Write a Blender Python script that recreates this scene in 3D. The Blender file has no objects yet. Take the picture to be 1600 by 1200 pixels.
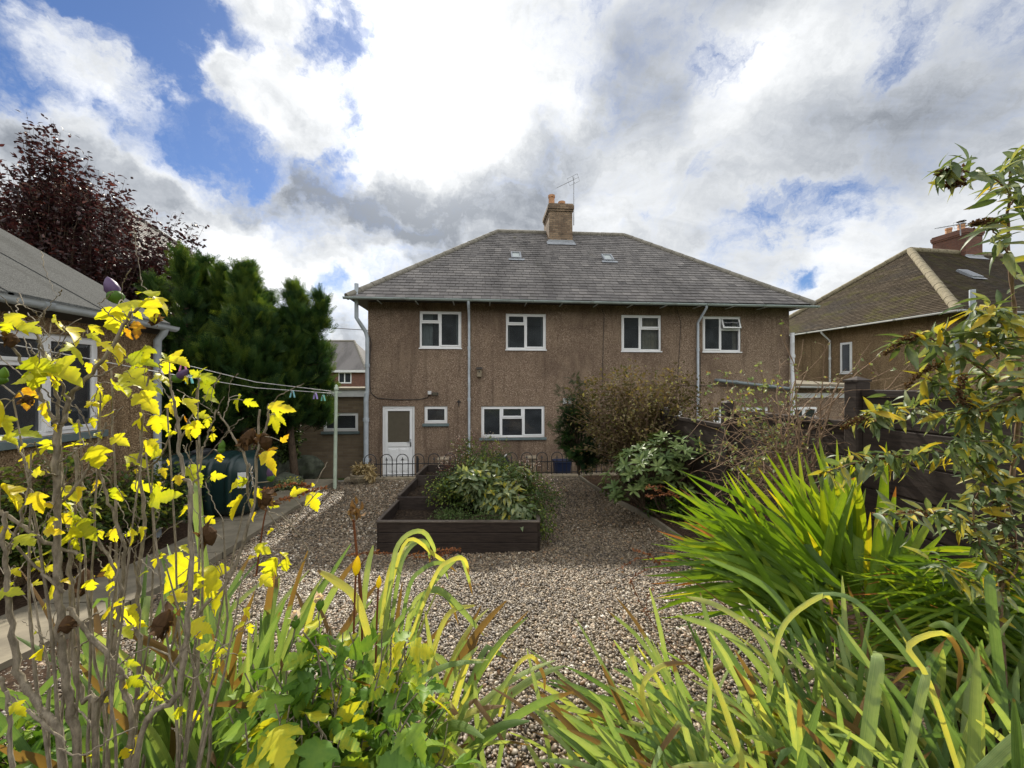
import bpy, math, random
import numpy as np
from mathutils import Vector, Matrix
rnd = random.Random(7)
nrs = np.random.RandomState(11)
S = bpy.context.scene
COL = S.collection

# ------------------------------------------------------------------ camera, sky, sun, exposure
YAW = math.radians(4.3)                 # the camera looks a little to the right of the house's normal
SA, CA = math.sin(YAW), math.cos(YAW)
FPX = 600.0                             # focal length in pixels of the 1600 px wide photograph
CAMZ = 2.8
cam_d = bpy.data.cameras.new("camera")
cam = bpy.data.objects.new("camera", cam_d)
COL.objects.link(cam)
cam_d.sensor_width = 36.0
cam_d.lens = 36.0 * FPX / 1600.0
cam_d.clip_start = 0.05
cam_d.clip_end = 3000.0
cam.location = (0, 0, CAMZ)
cam.rotation_euler = (math.pi / 2, 0, -YAW)
S.camera = cam

def dirpx(px, py):
    u = (px - 800) / FPX; v = (600 - py) / FPX
    return Vector((SA + u * CA, CA - u * SA, v)).normalized()

def at(px, py, t):
    u = (px - 800) / FPX; v = (600 - py) / FPX
    return Vector((t * (SA + u * CA), t * (CA - u * SA), CAMZ + t * v))

def on_y(px, py, Y):
    u = (px - 800) / FPX
    return at(px, py, Y / (CA - u * SA))

def on_x(px, py, X):
    u = (px - 800) / FPX
    return at(px, py, X / (SA + u * CA))

SUN_DIR = dirpx(672, 125)               # towards the bright gap in the cloud
SUN_EL = math.asin(SUN_DIR.z)
sun_d = bpy.data.lights.new("sun", 'SUN')
sun_d.energy = 4.6
sun_d.angle = math.radians(0.8)
sun_d.color = (1.0, 0.93, 0.80)
sun = bpy.data.objects.new("sun", sun_d)
COL.objects.link(sun)
sun.rotation_euler = (-SUN_DIR).to_track_quat('-Z', 'Y').to_euler()
sun.location = (0, 0, 30)

S.view_settings.view_transform = 'Standard'
S.view_settings.look = 'None'
S.view_settings.exposure = 0.56
S.view_settings.gamma = 1.0
S.render.engine = 'CYCLES'
S.cycles.max_bounces = 8
S.cycles.transparent_max_bounces = 12
S.cycles.transmission_bounces = 6

class NT:
    """small node-tree writer"""
    def __init__(s, tree):
        s.t = tree; s.t.nodes.clear()
    def put(s, sock, v):
        if isinstance(v, bpy.types.NodeSocket): s.t.links.new(v, sock)
        elif v is not None: sock.default_value = v
    def n(s, typ, inp=None, **props):
        nd = s.t.nodes.new(typ)
        for k, v in props.items(): setattr(nd, k, v)
        for k, v in (inp or {}).items(): s.put(nd.inputs[k], v)
        return nd
    def m(s, op, a, b=None, c=None, clamp=False):
        nd = s.t.nodes.new('ShaderNodeMath'); nd.operation = op; nd.use_clamp = clamp
        for i, v in enumerate((a, b, c)): s.put(nd.inputs[i], v)
        return nd.outputs[0]
    def vm(s, op, a, b=None, scale=None):
        nd = s.t.nodes.new('ShaderNodeVectorMath'); nd.operation = op
        s.put(nd.inputs[0], a); s.put(nd.inputs[1], b)
        if scale is not None: s.put(nd.inputs['Scale'], scale)
        return nd.outputs['Value'] if op in ('DISTANCE', 'LENGTH', 'DOT_PRODUCT') else nd.outputs[0]
    def mr(s, v, a, b, c=0.0, d=1.0, smooth=True):
        nd = s.t.nodes.new('ShaderNodeMapRange')
        nd.interpolation_type = 'SMOOTHSTEP' if smooth else 'LINEAR'; nd.clamp = True
        for i, x in enumerate((v, a, b, c, d)): s.put(nd.inputs[i], x)
        return nd.outputs[0]
    def mix(s, f, a, b, blend='MIX'):
        nd = s.t.nodes.new('ShaderNodeMix'); nd.data_type = 'RGBA'; nd.blend_type = blend
        s.put(nd.inputs[0], f); s.put(nd.inputs[6], a); s.put(nd.inputs[7], b)
        return nd.outputs[2]
    def noise(s, vec, scale, detail=4.0, rough=0.55, dist=0.0, color=False):
        nd = s.n('ShaderNodeTexNoise', {'Vector': vec, 'Scale': scale, 'Detail': detail, 'Roughness': rough, 'Distortion': dist})
        return nd.outputs['Color' if color else 'Fac']
    def ramp(s, f, stops, interp='LINEAR'):
        nd = s.t.nodes.new('ShaderNodeValToRGB'); s.put(nd.inputs[0], f)
        e = nd.color_ramp.elements; nd.color_ramp.interpolation = interp
        while len(e) < len(stops): e.new(0.5)
        for k, (p, c) in enumerate(stops):
            e[k].position = p; e[k].color = (c[0], c[1], c[2], 1.0)
        return nd.outputs[0]
    def xyz(s, v):
        nd = s.n('ShaderNodeSeparateXYZ', {0: v}); return nd.outputs
    def cxyz(s, x, y, z):
        nd = s.n('ShaderNodeCombineXYZ', {0: x, 1: y, 2: z}); return nd.outputs[0]

W = bpy.data.worlds.new("World")
S.world = W
W.use_nodes = True
w = NT(W.node_tree)
SKY_STRENGTH = 0.10
sky = w.n('ShaderNodeTexSky', sky_type='NISHITA')
sky.sun_disc = False
sky.sun_elevation = SUN_EL
sky.sun_rotation = math.atan2(SUN_DIR.x, SUN_DIR.y)
sky.air_density = 1.0; sky.dust_density = 0.3; sky.ozone_density = 2.0
dirv = w.n('ShaderNodeTexCoord').outputs['Generated']
dx, dy, dz = w.xyz(dirv)
zc = w.m('ADD', w.m('MAXIMUM', dz, 0.0), 0.20)
plane = w.cxyz(w.m('DIVIDE', dx, zc), w.m('DIVIDE', dy, zc), 0.0)          # cloud layer seen in perspective
wn = w.vm('SUBTRACT', w.noise(dirv, 3.2, 7.0, 0.6, color=True), (0.5, 0.5, 0.5))
wdir = w.vm('ADD', dirv, w.vm('SCALE', wn, scale=0.34))
wn2 = w.vm('SUBTRACT', w.noise(dirv, 7.0, 6.0, 0.6, color=True), (0.5, 0.5, 0.5))
wdir2 = w.vm('ADD', dirv, w.vm('SCALE', wn2, scale=0.24))
def blob(px, py, r, wt, src=None, core=0.15):
    c = dirpx(px, py)
    ar = ((dirpx(px + r, py) - c).length + (dirpx(px, py + r) - c).length) * 0.5
    d = w.vm('DISTANCE', src or wdir, tuple(c))
    return w.m('MULTIPLY', w.mr(d, ar, ar * core), wt)
def total(lst):
    a = lst[0]
    for b in lst[1:]: a = w.m('ADD', a, b)
    return a
fb = w.noise(plane, 1.9, 9.0, 0.60, 0.35)
fb2 = w.noise(w.vm('MULTIPLY', plane, (0.7, 1.3, 1.0)), 3.0, 10.0, 0.60, 0.6)
wisp = w.noise(w.vm('MULTIPLY', wdir2, (1.0, 1.0, 1.8)), 5.0, 12.0, 0.68, 0.5)
puff = w.noise(wdir2, 6.0, 7.0, 0.52, 0.1)
tosun = w.vm('NORMALIZE', w.vm('SUBTRACT', tuple(SUN_DIR), dirv))
puff_s = w.noise(w.vm('ADD', wdir2, w.vm('SCALE', tosun, scale=0.035)), 6.0, 5.0, 0.50, 0.1)
relief = w.m('SUBTRACT', puff, puff_s)                                   # cloud lobes are lit on their sunward side
holes = total([blob(40, 10, 210, 1.0), blob(200, 20, 210, 1.0), blob(310, 30, 110, .7, wdir2), blob(330, 190, 150, .75, wdir2), blob(230, 150, 150, .85, wdir2), blob(390, 225, 80, .7, wdir2),
               blob(130, 150, 90, .6), blob(420, 60, 60, .45, wdir2), blob(400, 100, 90, .55, wdir2), blob(525, 262, 50, .6, wdir2), blob(480, 235, 60, .5, wdir2), blob(10, 110, 90, .7),
               blob(520, 120, 80, .6, wdir2), blob(555, 60, 75, .65, wdir2), blob(630, 75, 60, .6, wdir2), blob(545, 200, 60, .5, wdir2), blob(480, 90, 50, .5, wdir2), blob(700, 30, 60, .4, wdir2), blob(515, 440, 40, .45, wdir2), blob(480, 455, 40, .3, wdir2), blob(1270, 335, 90, .60, wdir2), blob(1350, 300, 80, .42, wdir2), blob(1190, 345, 70, .5, wdir2), blob(1100, 270, 50, .3, wdir2), blob(1250, 462, 60, .7, wdir2), blob(1290, 455, 50, .6, wdir2),
               blob(1590, 25, 110, .30, wdir2), blob(1380, 75, 80, .26, wdir2), blob(1130, 395, 50, .3, wdir2), blob(930, 30, 50, .3, wdir2)])
fills = total([blob(330, 90, 80, .55, wdir2), blob(430, 150, 120, .85, wdir2), blob(360, 130, 80, .5, wdir2), blob(90, 90, 90, .5, wdir2), blob(170, 120, 90, .45, wdir2), blob(250, 165, 50, .3, wdir2),
               blob(60, 200, 100, .7, wdir2), blob(170, 250, 120, .6, wdir2), blob(450, 20, 70, .25, wdir2), blob(680, 150, 150, .75, wdir2)])
holes = w.m('MINIMUM', holes, 0.92)
dens = w.m('ADD', w.m('SUBTRACT', w.m('ADD', 0.86, fills), holes), w.m('MULTIPLY', w.m('SUBTRACT', wisp, 0.5), 2.1))
dens = w.m('ADD', dens, w.m('MULTIPLY', w.m('SUBTRACT', fb, 0.5), 0.35))
alpha = w.mr(dens, -0.02, 0.95)
thick = w.mr(dens, 0.45, 1.2)
bright = total([blob(675, 145, 170, .40, wdir2), blob(660, 190, 110, .30, wdir2), blob(440, 160, 110, .14, wdir2), blob(470, 40, 140, .02, wdir2), blob(560, 250, 60, .35, wdir2), blob(560, 400, 130, .20, wdir2),
                blob(450, 430, 150, .24, wdir2), blob(350, 370, 120, .16, wdir2), blob(900, 120, 90, .12, wdir2), blob(870, 180, 60, .18, wdir2), blob(960, 370, 150, .14, wdir2), blob(1150, 130, 120, .16, wdir2), blob(1240, 80, 120, .16, wdir2), blob(1050, 260, 120, .10, wdir2), blob(1330, 370, 130, .14, wdir2),
                blob(130, 165, 60, .25, wdir2), blob(280, 240, 80, .22, wdir2), blob(380, 265, 60, .20, wdir2), blob(760, 90, 100, .25, wdir2), blob(1290, 440, 130, .16, wdir2), blob(1500, 300, 120, .1, wdir2)])
dark = total([blob(440, 305, 120, .30, wdir2, .1), blob(605, 325, 95, .36, wdir2, .3), blob(530, 335, 110, .28, wdir2), blob(690, 360, 110, .26, wdir2), blob(780, 330, 120, .22, wdir2), blob(330, 300, 130, .20, wdir2), blob(180, 300, 130, .14, wdir2), blob(30, 230, 120, .14, wdir2),
              blob(985, 130, 130, .20, wdir2), blob(1080, 40, 170, .14, wdir2), blob(1330, 200, 230, .13, wdir2), blob(1500, 190, 230, .12, wdir2), blob(1500, 80, 170, .07, wdir2), blob(880, 260, 110, .12, wdir2), blob(840, 330, 120, .14, wdir2),
              blob(1040, 310, 150, .08, wdir2), blob(1250, 405, 90, .08, wdir2)])
tex = w.m('ADD', w.m('MULTIPLY', w.m('SUBTRACT', fb2, 0.5), w.mr(dz, 0.05, 0.5, 0.35, 0.6)), w.m('ADD', w.m('MULTIPLY', w.m('SUBTRACT', puff, 0.5), -0.25), w.m('MULTIPLY', relief, w.mr(dx, -0.1, 0.4, 1.3, 0.32))))
B = w.m('ADD', w.m('ADD', 0.475, w.m('MULTIPLY', tex, 0.75)), w.m('MULTIPLY', w.m('SUBTRACT', bright, dark), 0.78))
B = w.m('ADD', B, w.m('MULTIPLY', w.m('SUBTRACT', 1.0, thick), 0.15))      # thin edges glow
B = w.m('MAXIMUM', B, 0.22)
B = w.m('ADD', B, w.m('MULTIPLY', w.mr(dy, 0.25, -0.45), 0.75))            # clouds opposite the sun brightened, added fill for the shaded wall and leaves
sund = w.vm('DOT_PRODUCT', dirv, tuple(SUN_DIR))
glow = w.m('ADD', w.m('MULTIPLY', w.m('POWER', w.m('MAXIMUM', sund, 0.0), 60.0), 0.55), w.m('MULTIPLY', w.m('POWER', w.m('MAXIMUM', sund, 0.0), 10.0), 0.04))
B = w.m('ADD', B, glow)
ctint = w.ramp(w.m('MULTIPLY', B, 0.9), [(0.15, (0.86, 0.95, 1.10)), (0.5, (0.97, 1.0, 1.03)), (0.8, (1, 1, 0.99))])
cloud = w.vm('MULTIPLY', ctint, w.cxyz(B, B, B))
skyc = w.vm('MULTIPLY', w.vm('SCALE', sky.outputs[0], scale=SKY_STRENGTH), (0.42, 0.52, 0.70))
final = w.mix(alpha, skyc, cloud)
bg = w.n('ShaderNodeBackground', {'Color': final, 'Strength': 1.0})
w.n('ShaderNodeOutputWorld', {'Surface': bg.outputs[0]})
W.cycles.sampling_method = 'MANUAL'
W.cycles.sample_map_resolution = 512

# ------------------------------------------------------------------ object helpers
def tag(o, label=None, cat=None, group=None, kind=None):
    if label: o['label'] = label
    if cat: o['category'] = cat
    if group: o['group'] = group
    if kind: o['kind'] = kind
    return o

def thing(name, label, cat, loc=(0, 0, 0), rz=0.0, group=None):
    o = bpy.data.objects.new(name, None)
    COL.objects.link(o)
    o.location = loc; o.rotation_euler = (0, 0, rz); o.empty_display_size = 0.2
    return tag(o, label, cat, group)

def copy_tree(o, parent=None):
    c = o.copy(); COL.objects.link(c)
    if parent: c.parent = parent
    for ch in [x for x in bpy.data.objects if x.parent == o]: copy_tree(ch, c)
    return c

class MB:
    """collects geometry for ONE mesh object"""
    def __init__(s): s.c = []; s.nv = 0
    def add(s, V, F, mi=0, tint=0.5, wear=0.0, u=None):
        V = np.asarray(V, dtype=np.float32).reshape(-1, 3)
        F = np.asarray(F, dtype=np.int64)
        n = len(V)
        T = np.full(n, tint, np.float32) if np.isscalar(tint) else np.asarray(tint, np.float32)
        Wr = np.full(n, wear, np.float32) if np.isscalar(wear) else np.asarray(wear, np.float32)
        U_ = np.zeros(n, np.float32) if u is None else np.asarray(u, np.float32)
        s.c.append((V, F + s.nv, mi, T, Wr, U_)); s.nv += n
    def box(s, x0, x1, y0, y1, z0, z1, mi=0, tint=0.5):
        V = [(x, y, z) for z in (z0, z1) for y in (y0, y1) for x in (x0, x1)]
        s.add(V, [(0, 2, 3, 1), (4, 5, 7, 6), (0, 1, 5, 4), (2, 6, 7, 3), (0, 4, 6, 2), (1, 3, 7, 5)], mi, tint)
    def beam(s, a, b, wdt, hgt, up=(0, 0, 1), mi=0, tint=0.5):
        a = Vector(a); b = Vector(b); d = (b - a).normalized(); sd = d.cross(Vector(up)).normalized(); u = sd.cross(d)
        V = [p + sd * (i * wdt / 2) + u * (j * hgt / 2) for p in (a, b) for i, j in ((-1, -1), (1, -1), (1, 1), (-1, 1))]
        s.add([tuple(v) for v in V], [(0, 1, 2, 3), (7, 6, 5, 4), (0, 4, 5, 1), (1, 5, 6, 2), (2, 6, 7, 3), (3, 7, 4, 0)], mi, tint)
    def quad(s, a, b, c, d, mi=0, tint=0.5): s.add([tuple(a), tuple(b), tuple(c), tuple(d)], [(0, 1, 2, 3)], mi, tint)
    def tri(s, a, b, c, mi=0, tint=0.5): s.add([tuple(a), tuple(b), tuple(c)], [(0, 1, 2)], mi, tint)
    def tube(s, P, R, n=6, mi=0, tint=0.5, wear=0.0, caps=True):
        P = [Vector(p) for p in P]; m = len(P)
        if np.isscalar(R): R = [R] * m
        d = [(P[min(i + 1, m - 1)] - P[max(i - 1, 0)]).normalized() for i in range(m)]
        ref = Vector((0, 0, 1)) if abs(d[0].z) < 0.9 else Vector((1, 0, 0))
        sd = d[0].cross(ref).normalized(); V = []
        for i in range(m):
            sd = (sd - d[i] * sd.dot(d[i]))
            if sd.length < 1e-6: sd = d[i].orthogonal()
            sd.normalize(); u = d[i].cross(sd)
            for k in range(n):
                a = 2 * math.pi * k / n
                V.append(tuple(P[i] + (sd * math.cos(a) + u * math.sin(a)) * R[i]))
        F = [(i * n + k, i * n + (k + 1) % n, (i + 1) * n + (k + 1) % n, (i + 1) * n + k) for i in range(m - 1) for k in range(n)]
        b = s.nv
        s.add(V, F, mi, tint, wear)
        if caps:
            c0 = len(V)
            s.add([tuple(P[0]), tuple(P[-1])] + V[:n] + V[-n:],
                  [(0, 2 + (k + 1) % n, 2 + k) for k in range(n)] + [(1, 2 + n + k, 2 + n + (k + 1) % n) for k in range(n)], mi, tint, wear)
    def lathe(s, prof, c=(0, 0, 0), n=16, mi=0, tint=0.5, ax=None):
        V = []; m = len(prof)
        for r, z in prof:
            for k in range(n):
                a = 2 * math.pi * k / n
                p = Vector((r * math.cos(a), r * math.sin(a), z))
                if ax is not None: p = ax @ p
                V.append((c[0] + p.x, c[1] + p.y, c[2] + p.z))
        F = [(i * n + k, i * n + (k + 1) % n, (i + 1) * n + (k + 1) % n, (i + 1) * n + k) for i in range(m - 1) for k in range(n)]
        s.add(V, F, mi, tint)
    def blobmesh(s, c, r, seed=0, amp=0.15, mi=0, tint=0.5, nu=14, nv=9, freq=1.7):
        from mathutils import noise as mn
        V = []
        for j in range(nv + 1):
            ph = math.pi * j / nv
            for i in range(nu):
                th = 2 * math.pi * i / nu
                d = Vector((math.sin(ph) * math.cos(th), math.sin(ph) * math.sin(th), math.cos(ph)))
                k = 1 + amp * mn.noise(d * freq + Vector((seed * 3.7, seed, 0)))*2
                V.append((c[0] + d.x * r[0] * k, c[1] + d.y * r[1] * k, c[2] + d.z * r[2] * k))
        F = [(j * nu + i, (j + 1) * nu + i, (j + 1) * nu + (i + 1) % nu, j * nu + (i + 1) % nu) for j in range(nv) for i in range(nu)]
        s.add(V, F, mi, tint)
    def scatter(s, TV, TF, M, P, tint, mi=0, along=None, wear=None):
        """instances of a template: M (m,3,3) columns = axes (scaled), P (m,3)"""
        TV = np.asarray(TV, np.float32); TF = np.asarray(TF, np.int64)
        m = len(P); n = len(TV)
        V = np.einsum('mij,nj->mni', np.asarray(M, np.float32), TV) + np.asarray(P, np.float32)[:, None, :]
        F = (TF[None] + (np.arange(m) * n)[:, None, None]).reshape(-1, TF.shape[1])
        T = np.repeat(np.asarray(tint, np.float32), n)
        if n % 3 == 0 and n > 12:      # paler midrib, slightly uneven blade
            off = np.array([[(.06 if i % 2 else -.07), .11, (-.07 if i % 3 else .06)] for i in range(n // 3)], np.float32).reshape(-1)
            T = np.clip(T + np.tile(off, m), 0, 1)
        if wear is None: Wr = 0.0
        else: Wr = (np.asarray(wear, np.float32)[:, None] * (np.ones(n, np.float32) if along is None else np.asarray(along, np.float32))[None]).reshape(-1)
        s.add(V.reshape(-1, 3), F, mi, T, Wr)
    def build(s, name, mats, parent=None, smooth=False, bevel=0.0):
        me = bpy.data.meshes.new(name)
        if not isinstance(mats, (list, tuple)): mats = [mats]
        for m_ in mats: me.materials.append(m_)
        V = np.concatenate([c[0] for c in s.c]); T = np.concatenate([c[3] for c in s.c]); Wr = np.concatenate([c[4] for c in s.c])
        loops = np.concatenate([c[1].reshape(-1) for c in s.c])
        tot = np.concatenate([np.full(len(c[1]), c[1].shape[1], np.int64) for c in s.c])
        mi = np.concatenate([np.full(len(c[1]), c[2], np.int64) for c in s.c])
        me.vertices.add(len(V)); me.vertices.foreach_set('co', V.reshape(-1))
        me.loops.add(len(loops)); me.loops.foreach_set('vertex_index', loops.astype(np.int32))
        me.polygons.add(len(tot))
        start = np.concatenate([[0], np.cumsum(tot)[:-1]])
        me.polygons.foreach_set('loop_start', start.astype(np.int32))
        me.polygons.foreach_set('material_index', mi.astype(np.int32))
        me.polygons.foreach_set('use_smooth', np.full(len(tot), bool(smooth)))
        a = me.attributes.new('tint', 'FLOAT', 'POINT'); a.data.foreach_set('value', T)
        a = me.attributes.new('wear', 'FLOAT', 'POINT'); a.data.foreach_set('value', Wr)
        Uu = np.concatenate([c[5] for c in s.c])
        if Uu.any():
            a = me.attributes.new('across', 'FLOAT', 'POINT'); a.data.foreach_set('value', Uu)
        me.update(calc_edges=True)
        me.validate()
        o = bpy.data.objects.new(name, me)
        COL.objects.link(o)
        if parent is not None: o.parent = parent
        if bevel > 0:
            b = o.modifiers.new('bevel', 'BEVEL'); b.width = bevel; b.segments = 2; b.limit_method = 'ANGLE'
        return o

# ------------------------------------------------------------------ materials
def newmat(name):
    m_ = bpy.data.materials.new(name); m_.use_nodes = True
    return m_, NT(m_.node_tree)

def out(t, sh, disp=None):
    o = t.n('ShaderNodeOutputMaterial', {'Surface': sh})
    return o

def bump(t, h, dist=0.01, strength=0.6):
    return t.n('ShaderNodeBump', {'Height': h, 'Distance': dist, 'Strength': strength}).outputs[0]

def objco(t): return t.n('ShaderNodeTexCoord').outputs['Object']

def plain(name, col, rough=0.5, var=0.12, scale=6.0, metal=0.0, dirt=None, spec=0.5):
    m_, t = newmat(name); co = objco(t)
    n1 = t.noise(co, scale, 6.0, 0.65)
    c = t.mix(t.mr(n1, 0.3, 0.7), tuple(x * (1 - var) for x in col) + (1,), tuple(min(1, x * (1 + var)) for x in col) + (1,))
    if dirt: c = t.mix(t.m('MULTIPLY', t.mr(t.noise(co, scale * 0.6, 7.0, 0.7, 0.4), 0.5, 0.75), 0.7), c, tuple(dirt) + (1,))
    p = t.n('ShaderNodeBsdfPrincipled', {'Base Color': c, 'Roughness': rough, 'Metallic': metal, 'Specular IOR Level': spec})
    t.put(p.inputs['Normal'], bump(t, t.noise(co, scale * 12, 3.0), 0.002, 0.35))
    out(t, p.outputs[0]); return m_

def leafmat(name, stops, wearcol=(0.16, 0.075, 0.025), trans=0.45, rough=0.45, tmul=(1.25, 1.15, 0.5), spec=0.35, vein=0.0, vn=9.0):
    m_, t = newmat(name); co = objco(t)
    ti = t.n('ShaderNodeAttribute', attribute_name='tint').outputs['Fac']
    we = t.n('ShaderNodeAttribute', attribute_name='wear').outputs['Fac']
    nz = t.m('MULTIPLY', t.m('SUBTRACT', t.noise(co, 24.0, 4.0, 0.6), 0.5), 0.35)
    f = t.m('ADD', ti, nz)
    hgt = None
    if vein:      # long parallel veins
        ac = t.n('ShaderNodeAttribute', attribute_name='across').outputs['Fac']
        n1 = t.n('ShaderNodeTexNoise', {'W': t.m('MULTIPLY', ac, vn), 'Scale': 1.0, 'Detail': 3.0, 'Roughness': 0.7}, noise_dimensions='1D').outputs['Fac']
        f = t.m('ADD', f, t.m('MULTIPLY', t.m('SUBTRACT', n1, 0.5), vein)); hgt = n1
    else:
        f = t.m('ADD', f, t.m('MULTIPLY', t.m('SUBTRACT', t.noise(co, 110.0, 3.0, 0.6), 0.5), 0.22))
    c = t.ramp(t.m('ADD', f, 0.0, clamp=True), stops)
    wm = t.mr(t.m('ADD', we, t.m('MULTIPLY', t.m('SUBTRACT', t.noise(co, 60.0, 3.0), 0.5), 0.5)), 0.42, 0.62)
    c = t.mix(wm, c, tuple(wearcol) + (1,))
    p = t.n('ShaderNodeBsdfPrincipled', {'Base Color': c, 'Roughness': rough, 'Specular IOR Level': spec})
    if hgt is not None: t.put(p.inputs['Normal'], bump(t, hgt, 0.003, 0.6))
    tr = t.n('ShaderNodeBsdfTranslucent', {'Color': t.vm('MULTIPLY', c, tmul)})
    mx = t.n('ShaderNodeMixShader', {0: trans, 1: p.outputs[0], 2: tr.outputs[0]})
    out(t, mx.outputs[0]); return m_

def barkmat(name, a, b, scale=30.0):
    m_, t = newmat(name); co = objco(t)
    n1 = t.noise(t.vm('MULTIPLY', co, (1, 1, 0.35)), scale, 6.0, 0.7)
    c = t.mix(t.mr(n1, 0.3, 0.72), tuple(a) + (1,), tuple(b) + (1,))
    p = t.n('ShaderNodeBsdfPrincipled', {'Base Color': c, 'Roughness': 0.85, 'Specular IOR Level': 0.2})
    t.put(p.inputs['Normal'], bump(t, n1, 0.006, 0.7))
    out(t, p.outputs[0]); return m_

def pebbledash(name, c1, c2, c3):
    m_, t = newmat(name); co = objco(t)
    v = t.n('ShaderNodeTexVoronoi', {'Vector': co, 'Scale': 75.0})
    r = t.xyz(v.outputs['Color'])[0]
    base = t.ramp(r, [(0.0, [x * 0.55 for x in c1]), (0.3, c1), (0.6, c2), (0.9, c3), (1.0, [min(1, x * 1.5) for x in c3])])
    big = t.noise(co, 0.55, 6.0, 0.6, 0.3)
    mid = t.noise(t.vm('MULTIPLY', co, (1.0, 1.0, 0.35)), 2.2, 6.0, 0.65)
    base = t.mix(t.m('MULTIPLY', t.mr(big, 0.42, 0.64), 0.55), base, (c1[0] * 0.62, c1[1] * 0.62, c1[2] * 0.66, 1))
    base = t.mix(t.m('MULTIPLY', t.mr(mid, 0.48, 0.68), 0.45), base, (c3[0] * 0.95, c3[1] * 0.92, c3[2] * 0.86, 1))
    strk = t.noise(t.vm('MULTIPLY', co, (3.2, 3.2, 0.22)), 1.6, 5.0, 0.6)
    base = t.mix(t.m('MULTIPLY', t.mr(strk, 0.52, 0.68), 0.5), base, (c1[0] * 0.5, c1[1] * 0.5, c1[2] * 0.52, 1))
    zz = t.xyz(co)[2]; damp = t.m('MULTIPLY', t.mr(t.m('ADD', zz, t.m('MULTIPLY', mid, 1.2)), 1.5, 0.5), 0.35)
    base = t.mix(damp, base, (0.11, 0.088, 0.055, 1))
    p = t.n('ShaderNodeBsdfPrincipled', {'Base Color': base, 'Roughness': 0.9, 'Specular IOR Level': 0.15})
    t.put(p.inputs['Normal'], bump(t, v.outputs['Distance'], 0.02, 0.8))
    out(t, p.outputs[0]); return m_

def brickmat(name, c1, c2, mortar, bw=0.225, bh=0.075, stain=0.4):
    m_, t = newmat(name); co = objco(t); x, y, z = t.xyz(co)
    vec = t.cxyz(t.m('ADD', x, y), z, 0.0)
    bt = t.n('ShaderNodeTexBrick', {'Vector': vec, 'Color1': tuple(c1) + (1,), 'Color2': tuple(c2) + (1,), 'Mortar': tuple(mortar) + (1,), 'Scale': 1.0,
                                    'Mortar Size': 0.007, 'Mortar Smooth': 0.2, 'Bias': 0.0, 'Brick Width': bw, 'Row Height': bh})
    bt.offset = 0.5
    c = t.mix(t.m('MULTIPLY', t.mr(t.noise(co, 3.0, 7.0, 0.7), 0.45, 0.75), stain), bt.outputs[0], (0.05, 0.045, 0.04, 1))
    c = t.mix(t.m('MULTIPLY', t.noise(co, 45.0, 4.0), 0.35), c, tuple(x_ * 0.6 for x_ in c1) + (1,))
    p = t.n('ShaderNodeBsdfPrincipled', {'Base Color': c, 'Roughness': 0.9, 'Specular IOR Level': 0.15})
    t.put(p.inputs['Normal'], bump(t, t.m('SUBTRACT', 1.0, bt.outputs['Fac']), 0.01, 0.7))
    out(t, p.outputs[0]); return m_

def slatemat(name, stops, moss, amount, spec=0.25):
    m_, t = newmat(name); co = objco(t)
    ti = t.n('ShaderNodeAttribute', attribute_name='tint').outputs['Fac']
    c = t.ramp(t.m('ADD', ti, t.m('MULTIPLY', t.m('SUBTRACT', t.noise(co, 14.0, 6.0, 0.7), 0.5), 0.5), clamp=True), stops)
    big = t.noise(t.vm('MULTIPLY', co, (1.0, 0.3, 0.3)), 0.9, 6.0, 0.62, 0.3)
    c = t.mix(t.m('MULTIPLY', t.mr(big, 0.45, 0.7), 0.45), c, (0.045, 0.042, 0.042, 1))
    ms = t.noise(t.vm('MULTIPLY', co, (1.2, 0.5, 0.5)), 1.5, 8.0, 0.72)
    c = t.mix(t.m('MULTIPLY', t.mr(ms, 0.72 - amount * 0.4, 0.86 - amount * 0.4), 0.75), c, tuple(moss) + (1,))
    p = t.n('ShaderNodeBsdfPrincipled', {'Base Color': c, 'Roughness': 0.75, 'Specular IOR Level': spec})
    t.put(p.inputs['Normal'], bump(t, t.noise(co, 30.0, 5.0), 0.006, 0.5))
    out(t, p.outputs[0]); return m_

def glassmat(name, tint=(0.55, 0.58, 0.6), refl=0.05):
    m_, t = newmat(name)
    lw = t.n('ShaderNodeFresnel', {'IOR': 1.5})
    g = t.n('ShaderNodeBsdfGlossy', {'Color': (1, 1, 1, 1), 'Roughness': 0.02})
    tr = t.n('ShaderNodeBsdfTransparent', {'Color': tuple(tint) + (1,)})
    mx = t.n('ShaderNodeMixShader', {0: lw.outputs[0], 1: tr.outputs[0], 2: g.outputs[0]})
    df = t.n('ShaderNodeBsdfDiffuse', {'Color': (.62, .70, .78, 1)})      # dusty blue-grey film, the panes' pale reflections put into its colour
    mx = t.n('ShaderNodeMixShader', {0: t.m('MULTIPLY', t.noise(objco(t), 2.5, 4.0), 0.11), 1: mx.outputs[0], 2: df.outputs[0]})
    out(t, mx.outputs[0]); return m_

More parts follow.
